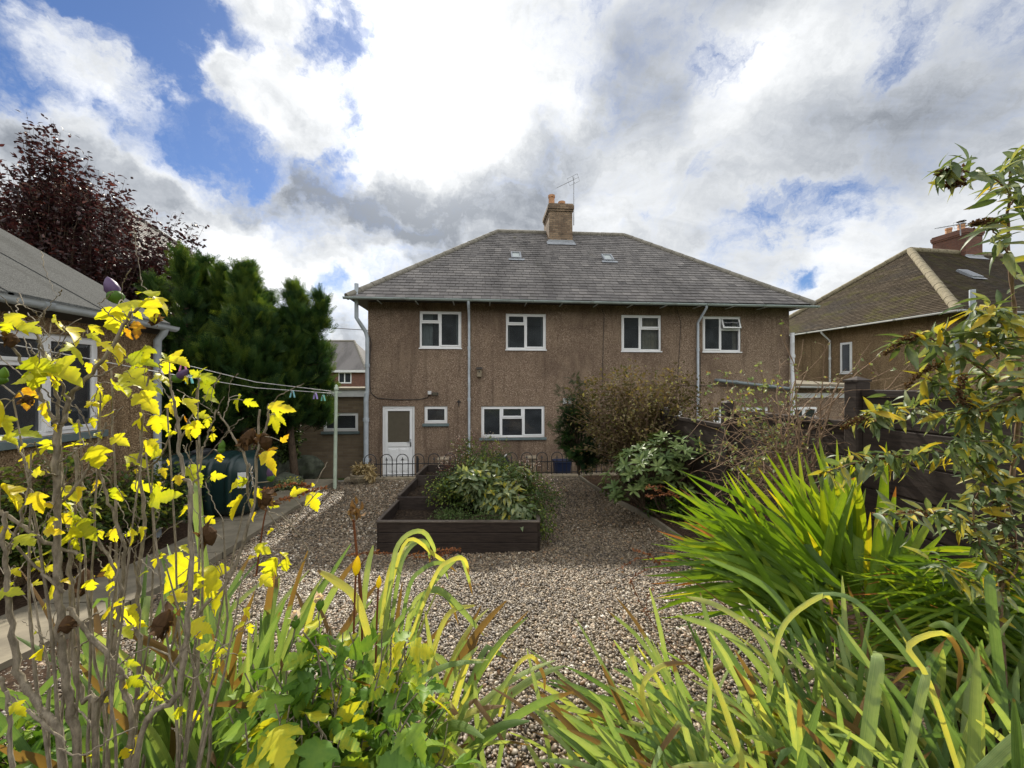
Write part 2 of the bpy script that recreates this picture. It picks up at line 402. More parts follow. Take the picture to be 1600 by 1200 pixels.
M = {}
M['render'] = pebbledash('brown_pebbledash', (0.200, 0.136, 0.094), (0.285, 0.205, 0.148), (0.385, 0.30, 0.225))
M['render_warm'] = pebbledash('ochre_pebbledash', (0.22, 0.145, 0.08), (0.30, 0.205, 0.118), (0.39, 0.285, 0.175))
M['upvc'] = plain('white_plastic', (0.80, 0.81, 0.82), 0.3, 0.03, 4.0)
M['sill'] = plain('grey_green_sill', (0.12, 0.16, 0.165), 0.6, 0.15)
M['gutter'] = plain('grey_green_paint', (0.36, 0.42, 0.41), 0.45, 0.12, 3.0, dirt=(0.16, 0.17, 0.15))
M['pipe'] = plain('pale_grey_pipe', (0.44, 0.49, 0.54), 0.45, 0.10, 3.0, dirt=(0.22, 0.23, 0.22))
M['pipe_white'] = plain('white_pipe', (0.70, 0.72, 0.75), 0.4, 0.08, 3.0, dirt=(0.35, 0.34, 0.32))
M['pipe_dark'] = plain('dark_grey_pipe', (0.16, 0.19, 0.20), 0.4, 0.12, 3.0)
M['slate'] = slatemat('grey_slates', [(0.0, (0.07, 0.066, 0.066)), (0.45, (0.16, 0.15, 0.146)), (0.75, (0.23, 0.215, 0.205)), (1.0, (0.34, 0.32, 0.305))], (0.115, 0.105, 0.055), 0.30)
M['slate_moss'] = slatemat('mossy_brown_tiles', [(0.0, (0.026, 0.020, 0.014)), (0.5, (0.06, 0.046, 0.031)), (1.0, (0.13, 0.105, 0.075))], (0.075, 0.07, 0.02), 0.55, 0.06)
M['slate_pale'] = slatemat('pale_grey_tiles', [(0.0, (0.08, 0.075, 0.072)), (0.5, (0.145, 0.135, 0.128)), (1.0, (0.22, 0.205, 0.195))], (0.13, 0.12, 0.07), 0.25)
M['ridge'] = plain('concrete_ridge', (0.20, 0.185, 0.155), 0.85, 0.25, 8.0, dirt=(0.09, 0.09, 0.06))
M['ridge_moss'] = plain('lichened_ridge', (0.20, 0.17, 0.11), 0.9, 0.3, 10.0, dirt=(0.13, 0.12, 0.04))
M['brick_buff'] = brickmat('buff_brick', (0.34, 0.245, 0.165), (0.17, 0.115, 0.08), (0.15, 0.135, 0.11), stain=0.85)
M['brick_red'] = brickmat('red_brown_brick', (0.22, 0.105, 0.075), (0.15, 0.075, 0.06), (0.13, 0.115, 0.1))
M['brick_ext'] = brickmat('brown_block_brick', (0.24, 0.185, 0.125), (0.17, 0.128, 0.088), (0.19, 0.16, 0.125), bw=0.30, bh=0.085, stain=0.35)
M['terracotta'] = plain('terracotta', (0.48, 0.25, 0.13), 0.8, 0.2, 8.0, dirt=(0.2, 0.14, 0.09))
M['lead'] = plain('lead_flashing', (0.27, 0.29, 0.32), 0.5, 0.2, 6.0)
M['glass'] = glassmat('window_glass')
M['glass_frosted'] = plain('obscured_glass', (0.10, 0.088, 0.066), 0.2, 0.08, 9.0)
M['curtain'] = plain('pale_curtain', (0.42, 0.47, 0.45), 0.9, 0.1, 10.0)
M['curtain_cream'] = plain('cream_curtain', (0.50, 0.45, 0.32), 0.9, 0.15, 10.0)
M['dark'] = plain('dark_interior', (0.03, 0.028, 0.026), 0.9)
M['soffit'] = plain('dark_boarding', (0.055, 0.047, 0.042), 0.8)
M['iron'] = plain('black_iron', (0.016, 0.017, 0.02), 0.5, 0.2)
M['alu'] = plain('dull_aluminium', (0.32, 0.33, 0.35), 0.4, 0.1, metal=0.7)
M['cable'] = plain('black_cable', (0.05, 0.04, 0.036), 0.7)
M['fascia'] = plain('fascia_paint', (0.62, 0.63, 0.63), 0.5, 0.06)
M['conc'] = plain('old_concrete', (0.19, 0.165, 0.12), 0.92, 0.25, 3.0, dirt=(0.085, 0.085, 0.05))
M['stone'] = plain('weathered_stone', (0.26, 0.215, 0.15), 0.92, 0.3, 9.0, dirt=(0.12, 0.125, 0.06))
M['pole'] = plain('pale_green_paint', (0.42, 0.50, 0.40), 0.5, 0.15, 5.0, dirt=(0.28, 0.26, 0.18))
M['tank'] = plain('dark_green_plastic', (0.008, 0.026, 0.026), 0.35, 0.1, 3.0)
M['board'] = None
# ------------------------------------------------------------------ ground
def sm(a, b, x):
    t = np.clip((x - a) / (b - a), 0, 1); return t * t * (3 - 2 * t)
GY = [-6, -2, 0, 1.5, 3, 5, 7, 9.9]
GZ = [1.3, 1.25, 1.15, 1.0, 0.74, 0.5, 0.42, 0.36]
def g(x, y):
    z = np.interp(y, GY, GZ)
    z = z + 0.30 * sm(2.2, 3.2, x) * sm(9.0, 4.5, y)
    z = z + 0.10 * sm(-4.6, -5.2, x) * sm(9.5, 6, y)
    z = z + 0.012 * np.sin(x * 2.1 + y * 1.3) + 0.010 * np.sin(y * 3.1 - x * 1.7)
    return z
def gnd(px, py):
    t = 4.0
    for _ in range(40):
        p = at(px, py, t); zt = float(g(p.x, p.y)); t = (CAMZ - zt) / ((py - 600) / FPX)
    return at(px, py, t)

def sheet(name, x0f, x1f, y0, y1, nx, ny, dz, mat, kind='structure', jitter=0.0):
    mb = MB(); V = []; ys = np.linspace(y0, y1, ny)
    for y in ys:
        a = x0f(y) if callable(x0f) else x0f; b = x1f(y) if callable(x1f) else x1f
        for x in np.linspace(a, b, nx):
            V.append((x, y, float(g(x, y)) + dz + (rnd.uniform(-jitter, jitter) if jitter else 0)))
    F = [(j * nx + i, j * nx + i + 1, (j + 1) * nx + i + 1, (j + 1) * nx + i) for j in range(ny - 1) for i in range(nx - 1)]
    mb.add(V, F)
    return tag(mb.build(name, mat, smooth=True), kind=kind)

def gravelmat():
    m_, t = newmat('gravel'); co = objco(t)
    v = t.n('ShaderNodeTexVoronoi', {'Vector': t.vm('ADD', co, t.vm('SCALE', t.noise(co, 20.0, 2.0, color=True), scale=0.02)), 'Scale': 38.0})
    r = t.xyz(v.outputs['Color'])[0]
    c = t.ramp(r, [(0.0, (0.055, 0.038, 0.022)), (0.35, (0.14, 0.10, 0.056)), (0.7, (0.235, 0.175, 0.10)), (0.93, (0.34, 0.27, 0.17)), (1.0, (0.52, 0.46, 0.34))])
    gap = t.mr(v.outputs['Distance'], 0.35, 0.75)
    c = t.mix(gap, c, (0.05, 0.04, 0.03, 1))
    big = t.noise(co, 0.9, 6.0, 0.6)
    c = t.mix(t.m('MULTIPLY', t.mr(big, 0.45, 0.7), 0.35), c, (0.10, 0.075, 0.045, 1))
    p = t.n('ShaderNodeBsdfPrincipled', {'Base Color': c, 'Roughness': 0.75, 'Specular IOR Level': 0.3})
    t.put(p.inputs['Normal'], bump(t, t.m('SUBTRACT', 1.0, v.outputs['Distance']), 0.03, 1.0))
    out(t, p.outputs[0]); return m_
def soilmat(name, a, b, c3, scale=25.0):
    m_, t = newmat(name); co = objco(t)
    n1 = t.noise(co, scale, 8.0, 0.75)
    c = t.ramp(n1, [(0.3, a), (0.5, b), (0.68, c3)])
    p = t.n('ShaderNodeBsdfPrincipled', {'Base Color': c, 'Roughness': 0.95, 'Specular IOR Level': 0.1})
    t.put(p.inputs['Normal'], bump(t, n1, 0.04, 1.0))
    out(t, p.outputs[0]); return m_
M['gravel'] = gravelmat()
M['soil'] = soilmat('dark_soil', (0.012, 0.009, 0.007), (0.035, 0.025, 0.018), (0.08, 0.058, 0.04))
M['bark'] = soilmat('bark_mulch', (0.02, 0.013, 0.009), (0.07, 0.045, 0.03), (0.15, 0.10, 0.065), 32.0)
M['turf'] = soilmat('rough_turf', (0.03, 0.045, 0.014), (0.055, 0.075, 0.022), (0.09, 0.10, 0.04), 9.0)
M['paving'] = plain('grey_paving', (0.23, 0.215, 0.185), 0.9, 0.2, 2.0, dirt=(0.12, 0.115, 0.08))

mb = MB(); mb.quad((-900, -900, -0.03), (900, -900, -0.03), (900, 2200, -0.03), (-900, 2200, -0.03))
tag(mb.build('ground', M['turf']), kind='structure')
mb = MB(); V = []      # wooded rise behind the garden, seen only as the dark reflection in the panes
for i in range(41):
    an = math.pi + math.pi * i / 40
    for r_, z_ in ((60, -.1), (90, 17), (150, 42 + 5 * math.sin(i * 1.3) + 3 * math.sin(i * 2.9)), (220, 54)): V.append((r_ * math.cos(an), r_ * math.sin(an), z_))
mb.add(V, [(4 * i + j, 4 * i + j + 1, 4 * i + j + 5, 4 * i + j + 4) for i in range(40) for j in range(3)])
M['woods'] = soilmat('dark_woodland', (0.008, 0.011, 0.009), (0.018, 0.022, 0.016), (0.035, 0.036, 0.026), 0.6)
tag(mb.build('hills', M['woods'], smooth=True), kind='structure')
mb = MB(); mb.box(-7.5, 14.5, 10.02, 11.52, -0.2, 0.0)
tag(mb.build('patio', M['paving']), kind='structure')
edge_x = lambda y: float(np.interp(y, [-6, 2, 4, 6.8, 9.9], [2.2, 2.4, 2.75, 2.72, 2.52]))
sheet('gravel_ground', -12, 6.5, -6, 9.93, 124, 108, 0.0, M['gravel'])
sheet('bark_border', edge_x, 6.5, -6, 9.93, 30, 110, 0.03, M['bark'], jitter=0.012)
sheet('left_border', -12, lambda y: float(np.interp(y, [-6, 3, 5, 9.93], [-2.6, -2.9, -4.35, -4.4])), -6, 9.93, 40, 110, 0.02, M['bark'], jitter=0.012)
# concrete path on the left, poured in slabs
mb = MB()
ys = [1.2, 2.6, 4.0, 5.4, 6.8, 8.2, 9.9]
for a, b in zip(ys[:-1], ys[1:]):
    xs = lambda y: (float(np.interp(y, [0, 4, 9.9], [-4.2, -4.32, -4.5])), float(np.interp(y, [0, 4, 9.9], [-3.35, -3.42, -3.62])))
    V = []
    for y in np.linspace(a + 0.006, b - 0.006, 6):
        for x in np.linspace(*xs(y), 4): V.append((x, y, float(np.interp(y, GY, GZ)) + 0.075))
    F = [(j * 4 + i, j * 4 + i + 1, j * 4 + 5 + i, j * 4 + 4 + i) for j in range(5) for i in range(3)]
    mb.add(V, F)
    n0 = len(V)
    for k0, k1 in [((0), (3)), (20, 23)]:
        pass
    L = [V[j * 4] for j in range(6)]; R = [V[j * 4 + 3] for j in range(6)]
    for side in (L, R):
        for p, q in zip(side[:-1], side[1:]):
            mb.quad(p, q, (q[0], q[1], q[2] - .12), (p[0], p[1], p[2] - .12))
tag(mb.build('path', M['conc']), kind='structure')
# stone kerb that holds the garden above the patio
k0, k1 = on_y(540, 745, 10.0).x, 3.9
mb = MB(); x = k0
while x < k1:
    L_ = rnd.uniform(0.75, 1.0); mb.box(x, min(x + L_ - 0.012, k1), 9.88 + rnd.uniform(-.008, .008), 10.12, -0.01, 0.425 + rnd.uniform(-.006, .006)); x += L_
tag(mb.build('kerb', M['stone'], bevel=0.012), kind='structure')
# timber edging beside the bark border
mb = MB(); ys = np.linspace(5.0, 9.85, 7)
for a, b in zip(ys[:-1], ys[1:]):
    xa, xb = edge_x(a) - 0.03, edge_x(b) - 0.03
    mb.beam((xa, a + .004, float(g(xa, a)) + .02), (xb, b - .004, float(g(xb, b)) + .02), 0.05, 0.12)
tag(mb.build('edging_board', M['conc'], bevel=0.006), 'weathered narrow edging between the gravel and the bark border', 'edging')

# ------------------------------------------------------------------ house kit
PITCH = 0.839
def slates(mb, o, ux, uh, L, smax, inset, gauge=0.19, sw=0.27, thick=0.014, pitch=PITCH, seed=0):
    r = random.Random(seed)
    an = math.atan(pitch); ux = Vector(ux); uh = Vector(uh); o = Vector(o)
    up = uh * math.cos(an) + Vector((0, 0, math.sin(an))); nrm = ux.cross(up)
    ins = inset * math.cos(an)
    V = []; F = []; T = []
    k = 0; s = 0.0
    while s < smax - 0.02:
        s1 = min(s + gauge + 0.05, smax + 0.02)
        x = -sw * (0.5 if k % 2 else 0.0) + r.uniform(-.02, .02)
        row = r.gauss(0, 0.05)
        while x < L:
            w_ = sw * r.uniform(0.93, 1.05)
            def cl(xx, ss): return min(max(xx, ins * max(ss, 0)), L - ins * max(ss, 0))
            a0, a1, b0, b1 = cl(x, s), cl(x + w_ - 0.008, s), cl(x, s1), cl(x + w_ - 0.008, s1)
            if a1 - a0 > 0.01 or b1 - b0 > 0.01:
                j = r.uniform(-.004, .006); lift = thick * 1.9 + r.uniform(-.002, .004)
                P = [o + ux * a0 + up * (s + j) + nrm * lift, o + ux * a1 + up * (s + j) + nrm * lift, o + ux * b1 + up * s1 + nrm * 0.004, o + ux * b0 + up * s1 + nrm * 0.004,
                     o + ux * a0 + up * (s + j) + nrm * (lift - thick), o + ux * a1 + up * (s + j) + nrm * (lift - thick)]
                i0 = len(V); V += [tuple(p) for p in P]
                F += [(i0, i0 + 1, i0 + 2, i0 + 3), (i0 + 4, i0 + 5, i0 + 1, i0)]
                T += [min(1, max(0, 0.48 + row + r.gauss(0, 0.10)))] * 6
            x += w_
        s += gauge; k += 1
    mb.add(V, F, 0, T)

def ridge_tiles(mb, a, b, r=0.11, L=0.45, seed=0):
    rr = random.Random(seed); a = Vector(a); b = Vector(b); d = b - a; n = max(1, int(d.length / L)); d /= n
    for i in range(n):
        p = a + d * i; q = a + d * (i + 0.985)
        mb.tube([p, q], [r * rr.uniform(0.97, 1.03) * 1.04, r * rr.uniform(.96, 1.0)], 10, tint=rr.random())

def gutter_run(mb, a, b, r=0.062):
    a = Vector(a); b = Vector(b); d = (b - a).normalized(); sd = d.cross(Vector((0, 0, 1)))
    n = 9; V = []; dist = (b - a).length
    for rad in (r, r - 0.006):
        for p in (a, b):
            for k in range(n):
                an = math.pi * k / (n - 1)
                V.append(tuple(p + sd * (rad * math.cos(an)) - Vector((0, 0, 1)) * (rad * math.sin(an))))
    F = []
    for o_ in (0, 2 * n):
        F += [(o_ + k, o_ + k + 1, o_ + n + k + 1, o_ + n + k) for k in range(n - 1)]
    for k in range(n - 1): F += [(k, k + 1, 2 * n + k + 1, 2 * n + k), (n + k, n + k + 1, 3 * n + k + 1, 3 * n + k)]
    for k in (0, n - 1): F += [(k, n + k, 3 * n + k, 2 * n + k)]
    mb.add(V, F)
    for p in (a, b):   # end discs
        mb.add([tuple(p)] + [tuple(p + sd * (r * math.cos(math.pi * k / 8)) - Vector((0, 0, 1)) * (r * math.sin(math.pi * k / 8))) for k in range(9)], [(0, k + 1, k + 2) for k in range(8)])
    m = int(dist / 1.8)
    for i in range(1, m + 1):      # union collars
        c = a + d * (dist * i / (m + 1)); V = []
        for q in (c - d * 0.05, c + d * 0.05):
            for k in range(n):
                an = math.pi * k / (n - 1); V.append(tuple(q + sd * ((r + .007) * math.cos(an)) - Vector((0, 0, 1)) * ((r + .007) * math.sin(an))))
        mb.add(V, [(k, k + 1, n + k + 1, n + k) for k in range(n - 1)])

def pipe_run(mb, pts, r=0.036, collars=True):
    mb.tube(pts, r, 10)
    P = [Vector(p) for p in pts]
    for a, b in zip(P[:-1], P[1:]):
        if (b - a).length > 1.2 and collars:
            m = int((b - a).length / 1.7) + 1
            for i in range(m):
                c = a + (b - a) * ((i + 0.5) / m); d = (b - a).normalized()
                mb.tube([c - d * .05, c + d * .05], r * 1.28, 10)

def wall_open(mb, x0, x1, z0, z1, ops, yf=0.0, rev=0.14):
    xs = sorted({x0, x1, *[v for o_ in ops for v in o_[:2]]}); zs = sorted({z0, z1, *[v for o_ in ops for v in o_[2:4]]})
    for a, b in zip(xs[:-1], xs[1:]):
        for c, d in zip(zs[:-1], zs[1:]):
            mx, mz = (a + b) / 2, (c + d) / 2
            if any(o_[0] < mx < o_[1] and o_[2] < mz < o_[3] for o_ in ops): continue
            mb.quad((a, yf, c), (b, yf, c), (b, yf, d), (a, yf, d))
    for a, b, c, d in ops:
        y2 = yf + rev
        mb.quad((a, yf, c), (a, y2, c), (b, y2, c), (b, yf, c)); mb.quad((a, yf, d), (b, yf, d), (b, y2, d), (a, y2, d))
        mb.quad((a, yf, c), (a, yf, d), (a, y2, d), (a, y2, c)); mb.quad((b, yf, c), (b, y2, c), (b, y2, d), (b, yf, d))

def placed(o, loc, rz):
    o.location = loc; o.rotation_euler = (0, 0, rz); return o

def window(parent, x0, x1, z0, z1, yf, cols, sill=None, loc=None, rz=0.0, glass=None, fr=None, curtains=(), proud=False, label=None):
    """one window: frame mesh (part) with sash, pane, sill and curtain sub-parts; cols = [(fraction, split, tilted)], split = share of a top light"""
    fw, y0, y1 = 0.058, yf + (-.012 if proud else 0.035), yf + (.03 if proud else .105)
    fr = fr or M['upvc']; f = MB(); pn = MB(); sh = MB()
    e = 0.0
    f.box(x0, x1, y0, y1, z0, z0 + fw); f.box(x0, x1, y0, y1, z1 - fw, z1)
    f.box(x0, x0 + fw, y0 + e, y1 - e, z0 + fw, z1 - fw); f.box(x1 - fw, x1, y0, y1, z0 + fw, z1 - fw)
    ix0, ix1, iz0, iz1 = x0 + fw, x1 - fw, z0 + fw, z1 - fw
    x = ix0; W_ = ix1 - ix0; nc = len(cols); mul = 0.05
    yp = (y0 + y1) / 2
    def sash(a, b, c, d, tilt=0.0):
        s_ = 0.042; ys0, ys1 = y0 - 0.014, y0 + 0.02
        parts = [(a, b, c, c + s_), (a, b, d - s_, d), (a, a + s_, c + s_, d - s_), (b - s_, b, c + s_, d - s_)]
        tmp = MB()
        for p in parts: tmp.box(p[0], p[1], ys0, ys1, p[2], p[3])
        q = [(a + s_, ys1 - .012, c + s_), (b - s_, ys1 - .012, c + s_), (b - s_, ys1 - .012, d - s_), (a + s_, ys1 - .012, d - s_)]
        R = Matrix.Translation((0, ys0, d)) @ Matrix.Rotation(-tilt, 4, 'X') @ Matrix.Translation((0, -ys0, -d))
        for V, F, *_ in tmp.c: sh.add([tuple(R @ Vector(v)) for v in V.tolist()], F - F.min())
        pn.quad(*[tuple(R @ Vector(v)) for v in q])
    for i, (fr_, split, kind) in enumerate(cols):
        a = x; b = x + W_ * fr_ - (mul if i < nc - 1 else 0)
        if i < nc - 1: f.box(b, b + mul, y0, y1, iz0, iz1)
        if split:
            zm = iz1 - (iz1 - iz0) * split
            f.box(a, b, y0, y1, zm - .03, zm + .03)
            sash(a - .012, b + .012, zm + .018, iz1 + .012, 0.33 if kind == 'tilt' else 0.0)
            pn.quad((a, yp, iz0), (b, yp, iz0), (b, yp, zm - .03), (a, yp, zm - .03))
        elif kind == 'sash': sash(a - .012, b + .012, iz0 - .012, iz1 + .012)
        else: pn.quad((a, yp, iz0), (b, yp, iz0), (b, yp, iz1), (a, yp, iz1))
        x = b + mul
    o = f.build('window', fr, parent, bevel=0.004)
    if label: o['label'] = label
    pn.build('pane', glass or M['glass'], o)
    if sh.c: sh.build('sash', fr, o, bevel=0.004)
    if sill:
        s_ = MB(); s_.box(x0 - .05, x1 + .05, yf - .055, y0 + 0.02, z0 - sill, z0 - 0.002); s_.build('sill', M['sill'], o, bevel=0.006)
    else:
        s_ = MB(); s_.box(x0 - .02, x1 + .02, yf - .03, y0 + .01, z0 - .035, z0 - .002); s_.build('sill', fr, o)
    for (ca, cb, mt) in curtains:
        c = MB(); n = 28; V = []
        for i in range(n + 1):
            xx = ca + (cb - ca) * i / n
            yy = y1 + 0.12 + 0.03 * math.sin(i * 1.9) + 0.012 * math.sin(i * 0.7)
            V += [(xx, yy, z0 + .01), (xx, yy - .01, z1)]
        c.add(V, [(2 * i, 2 * i + 2, 2 * i + 3, 2 * i + 1) for i in range(n)])
        c.build('curtain', M[mt], o, smooth=True)
    if loc is not None: placed(o, loc, rz)
    return o

def hip_roof(parent, Wd, D, ez, mats, ov=0.45, pitch=PITCH, faces='FRL', gauge=0.19, sw=0.27, seed=1, rr=0.11):
    run = D / 2 + ov; an = math.atan(pitch); smax = run / math.cos(an); rz_ = ez + run * pitch
    mb = MB(); x0, x1, y0, y1 = -ov, Wd + ov, -ov, D + ov
    if 'F' in faces: slates(mb, (x0, y0, ez), (1, 0, 0), (0, 1, 0), x1 - x0, smax, 1.0, gauge, sw, pitch=pitch, seed=seed)
    if 'R' in faces: slates(mb, (x1, y0, ez), (0, 1, 0), (-1, 0, 0), y1 - y0, smax, 1.0, gauge, sw, pitch=pitch, seed=seed + 1)
    if 'L' in faces: slates(mb, (x0, y1, ez), (0, -1, 0), (1, 0, 0), y1 - y0, smax, 1.0, gauge, sw, pitch=pitch, seed=seed + 2)
    roof = mb.build('roof', mats[0], parent)
    A, B_ = (x0 + run, D / 2, rz_), (x1 - run, D / 2, rz_)
    dk = MB(); e = 0.03
    c = [(x0 + e, y0 + e, ez - .03), (x1 - e, y0 + e, ez - .03), (x1 - e, y1 - e, ez - .03), (x0 + e, y1 - e, ez - .03)]
    a2 = (A[0], A[1], A[2] - .04); b2 = (B_[0], B_[1], B_[2] - .04)
    dk.quad(c[0], c[1], b2, a2); dk.quad(c[2], c[3], a2, b2); dk.tri(c[1], c[2], b2); dk.tri(c[3], c[0], a2)
    dk.quad(c[3], c[2], c[1], c[0])
    dk.build('soffit', M['soffit'], roof)
    rt = MB(); off = 0.012
    ridge_tiles(rt, A, B_, rr, seed=seed)
    for cc, tgt in (((x0, y0), A), ((x1, y0), B_), ((x1, y1), B_), ((x0, y1), A)):
        ridge_tiles(rt, (cc[0], cc[1], ez + off), (tgt[0], tgt[1], tgt[2] + off), rr * 0.92, seed=seed + 5)
    rt.build('ridge_tiles', mats[1], roof, smooth=True)
    return roof, rz_

def chimney(parent, x0, x1, y0, y1, zb, zt, mat, pots, seed=0):
    c = MB(); c.box(x0, x1, y0, y1, zb, zt - .30)
    c.box(x0 - .03, x1 + .03, y0 - .03, y1 + .03, zt - .30, zt - .22); c.box(x0 - .055, x1 + .055, y0 - .055, y1 + .055, zt - .22, zt - .07)
    c.box(x0 - .02, x1 + .02, y0 - .02, y1 + .02, zt - .07, zt)
    o = c.build('chimney', mat, parent)
    f = MB(); f.box(x0 - .1, x1 + .1, y0 - .32, y0 - .01, zb - .05, zb + .02)
    for px_, py_, h, r in pots:
        p = MB(); p.lathe([(r * 1.12, 0), (r * 1.12, .06), (r, .08), (r * .92, h - .1), (r * 1.08, h - .09), (r * 1.1, h), (r * .8, h), (r * .75, h - .25)], (px_, py_, zt - .002), 16)
        p.build('chimney_pot', M['terracotta'], o, smooth=False)
    hm = MB(); hm.blobmesh(((x0 + x1) / 2, (y0 + y1) / 2, zt), ((x1 - x0) * .42, (y1 - y0) * .42, .09), seed, .2); hm.build('mortar_flaunching', M['conc'], o, smooth=True)
    return o

def lead_apron(parent, x0, x1, y0, roofz, pitch=PITCH, d=0.22):
    an = math.atan(pitch); mb = MB()
    n_ = Vector((0, -math.sin(an), math.cos(an))); up = Vector((0, math.cos(an), math.sin(an)))
    base = Vector((0, y0, roofz))
    V = []
    for s_ in (-d, 0.02):
        for x in (x0 - .1, x1 + .1):
            V.append(Vector((x, 0, 0)) + base + up * s_ + n_ * 0.045)
    V += [Vector((x, y0 - .012, roofz + .14)) for x in (x0 - .02, x1 + .02)]
    mb.add([tuple(v) for v in V], [(0, 1, 3, 2), (2, 3, 5, 4)])
    return mb.build('lead_flashing', M['lead'], parent)

# ------------------------------------------------------------------ the pair of houses
HX, HY = on_y(575, 600, 11.5).x, 11.5
HW = on_y(1233, 600, 11.5).x - HX
HD = 7.86
EZ = 5.23
house = thing('house', 'brown pebbledashed pair of houses with grey slate hipped roof and white windows, in the middle', 'house', (HX, HY, 0))
def hr(px0, px1, py0, py1, Y=11.5):
    a = on_y(px0, py0, Y); b = on_y(px1, py1, Y); c = on_y(px0, py1, Y); d = on_y(px1, py0, Y)
    return (a.x - HX, b.x - HX, (c.z + b.z) / 2, (a.z + d.z) / 2)
WINS = [(hr(655.5, 720.8, 486, 543.5), [(.5, .28, ''), (.5, 0, 'sash')], None, 'white window with pale curtains at the left of the upper floor'),
        (hr(790.5, 853.3, 490, 546), [(.5, .27, ''), (.5, 0, 'sash')], None, None),
        (hr(971, 1033.3, 492, 548.5), [(.5, 0, 'sash'), (.5, .36, '')], None, 'white window with cream curtain at its right side'),
        (hr(1098, 1158, 494, 549.5), [(.5, 0, 'sash'), (.5, .36, 'tilt')], None, 'white window with its small top light tilted open'),
        (hr(751.8, 851, 634.5, 683.5), [(.32, 0, 'sash'), (.36, .36, ''), (.32, 0, 'sash')], 0.075, 'wide white three light kitchen window'),
        (hr(663, 699, 634.5, 661.5), [(1, 0, 'sash')], 0.085, 'small square white window beside the back door'),
        (hr(1037, 1067, 634, 690), [(1, .3, '')], 0.075, None),
        (hr(1115, 1128, 636, 661), [(1, 0, '')], None, None),
        (hr(1160, 1201, 636, 688), [(.5, .3, ''), (.5, 0, 'sash')], 0.075, None)]
DOOR = hr(597.5, 647.8, 634.5, 753)
DOOR = (DOOR[0], DOOR[1], 0.04, DOOR[3])
EZW = EZ - 0.01
mb = MB()
wall_open(mb, 0, HW, -0.3, EZW, [w_[0] for w_ in WINS] + [DOOR])
mb.quad((0, HD, -.3), (0, 0, -.3), (0, 0, EZW), (0, HD, EZW)); mb.quad((HW, 0, -.3), (HW, HD, -.3), (HW, HD, EZW), (HW, 0, EZW)); mb.quad((HW, HD, -.3), (0, HD, -.3), (0, HD, EZW), (HW, HD, EZW))
mb.build('wall', M['render'], house)
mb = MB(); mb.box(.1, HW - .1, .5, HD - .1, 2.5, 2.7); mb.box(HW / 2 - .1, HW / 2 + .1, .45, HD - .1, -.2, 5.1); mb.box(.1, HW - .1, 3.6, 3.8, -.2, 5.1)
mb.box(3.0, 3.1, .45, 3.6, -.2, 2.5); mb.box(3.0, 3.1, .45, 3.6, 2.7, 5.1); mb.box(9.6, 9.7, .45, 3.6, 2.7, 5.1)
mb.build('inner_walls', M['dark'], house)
for (r, cols, sill, lab) in WINS:
    cur = []
    if lab and 'pale curtains' in lab: cur = [(r[0], r[0] + .36, 'curtain'), (r[1] - .16, r[1], 'curtain')]
    if lab and 'tilted' in lab: cur = [(r[1] - .14, r[1], 'curtain_cream')]
    if lab is None and cols[0][1] == .27: cur = [(r[0], r[0] + .12, 'curtain'), (r[1] - .12, r[1], 'curtain')]
    if lab and 'cream' in lab: cur = [(r[1] - .52, r[1], 'curtain_cream')]
    window(house, *r, 0.0, cols, sill, curtains=cur, label=lab)
roof, RZ = hip_roof(house, HW, HD, EZ, (M['slate'], M['ridge']), faces='FRL', seed=3)
cx0, cx1 = on_y(858, 370, 14.6).x - HX, on_y(894.5, 370, 14.6).x - HX
cyf = 14.6 - HY
czb = EZ + (cyf + .45) * PITCH
ch = chimney(house, cx0, cx1, cyf, cyf + 1.25, czb - .25, on_y(876, 318, 14.6).z, M['brick_buff'],
             [(cx0 + .17, cyf + .42, .50, .125), (cx1 - .36, cyf + .30, .20, .13), (cx1 - .3, cyf + .95, .3, .12)])
lead_apron(house, cx0, cx1, cyf, czb)
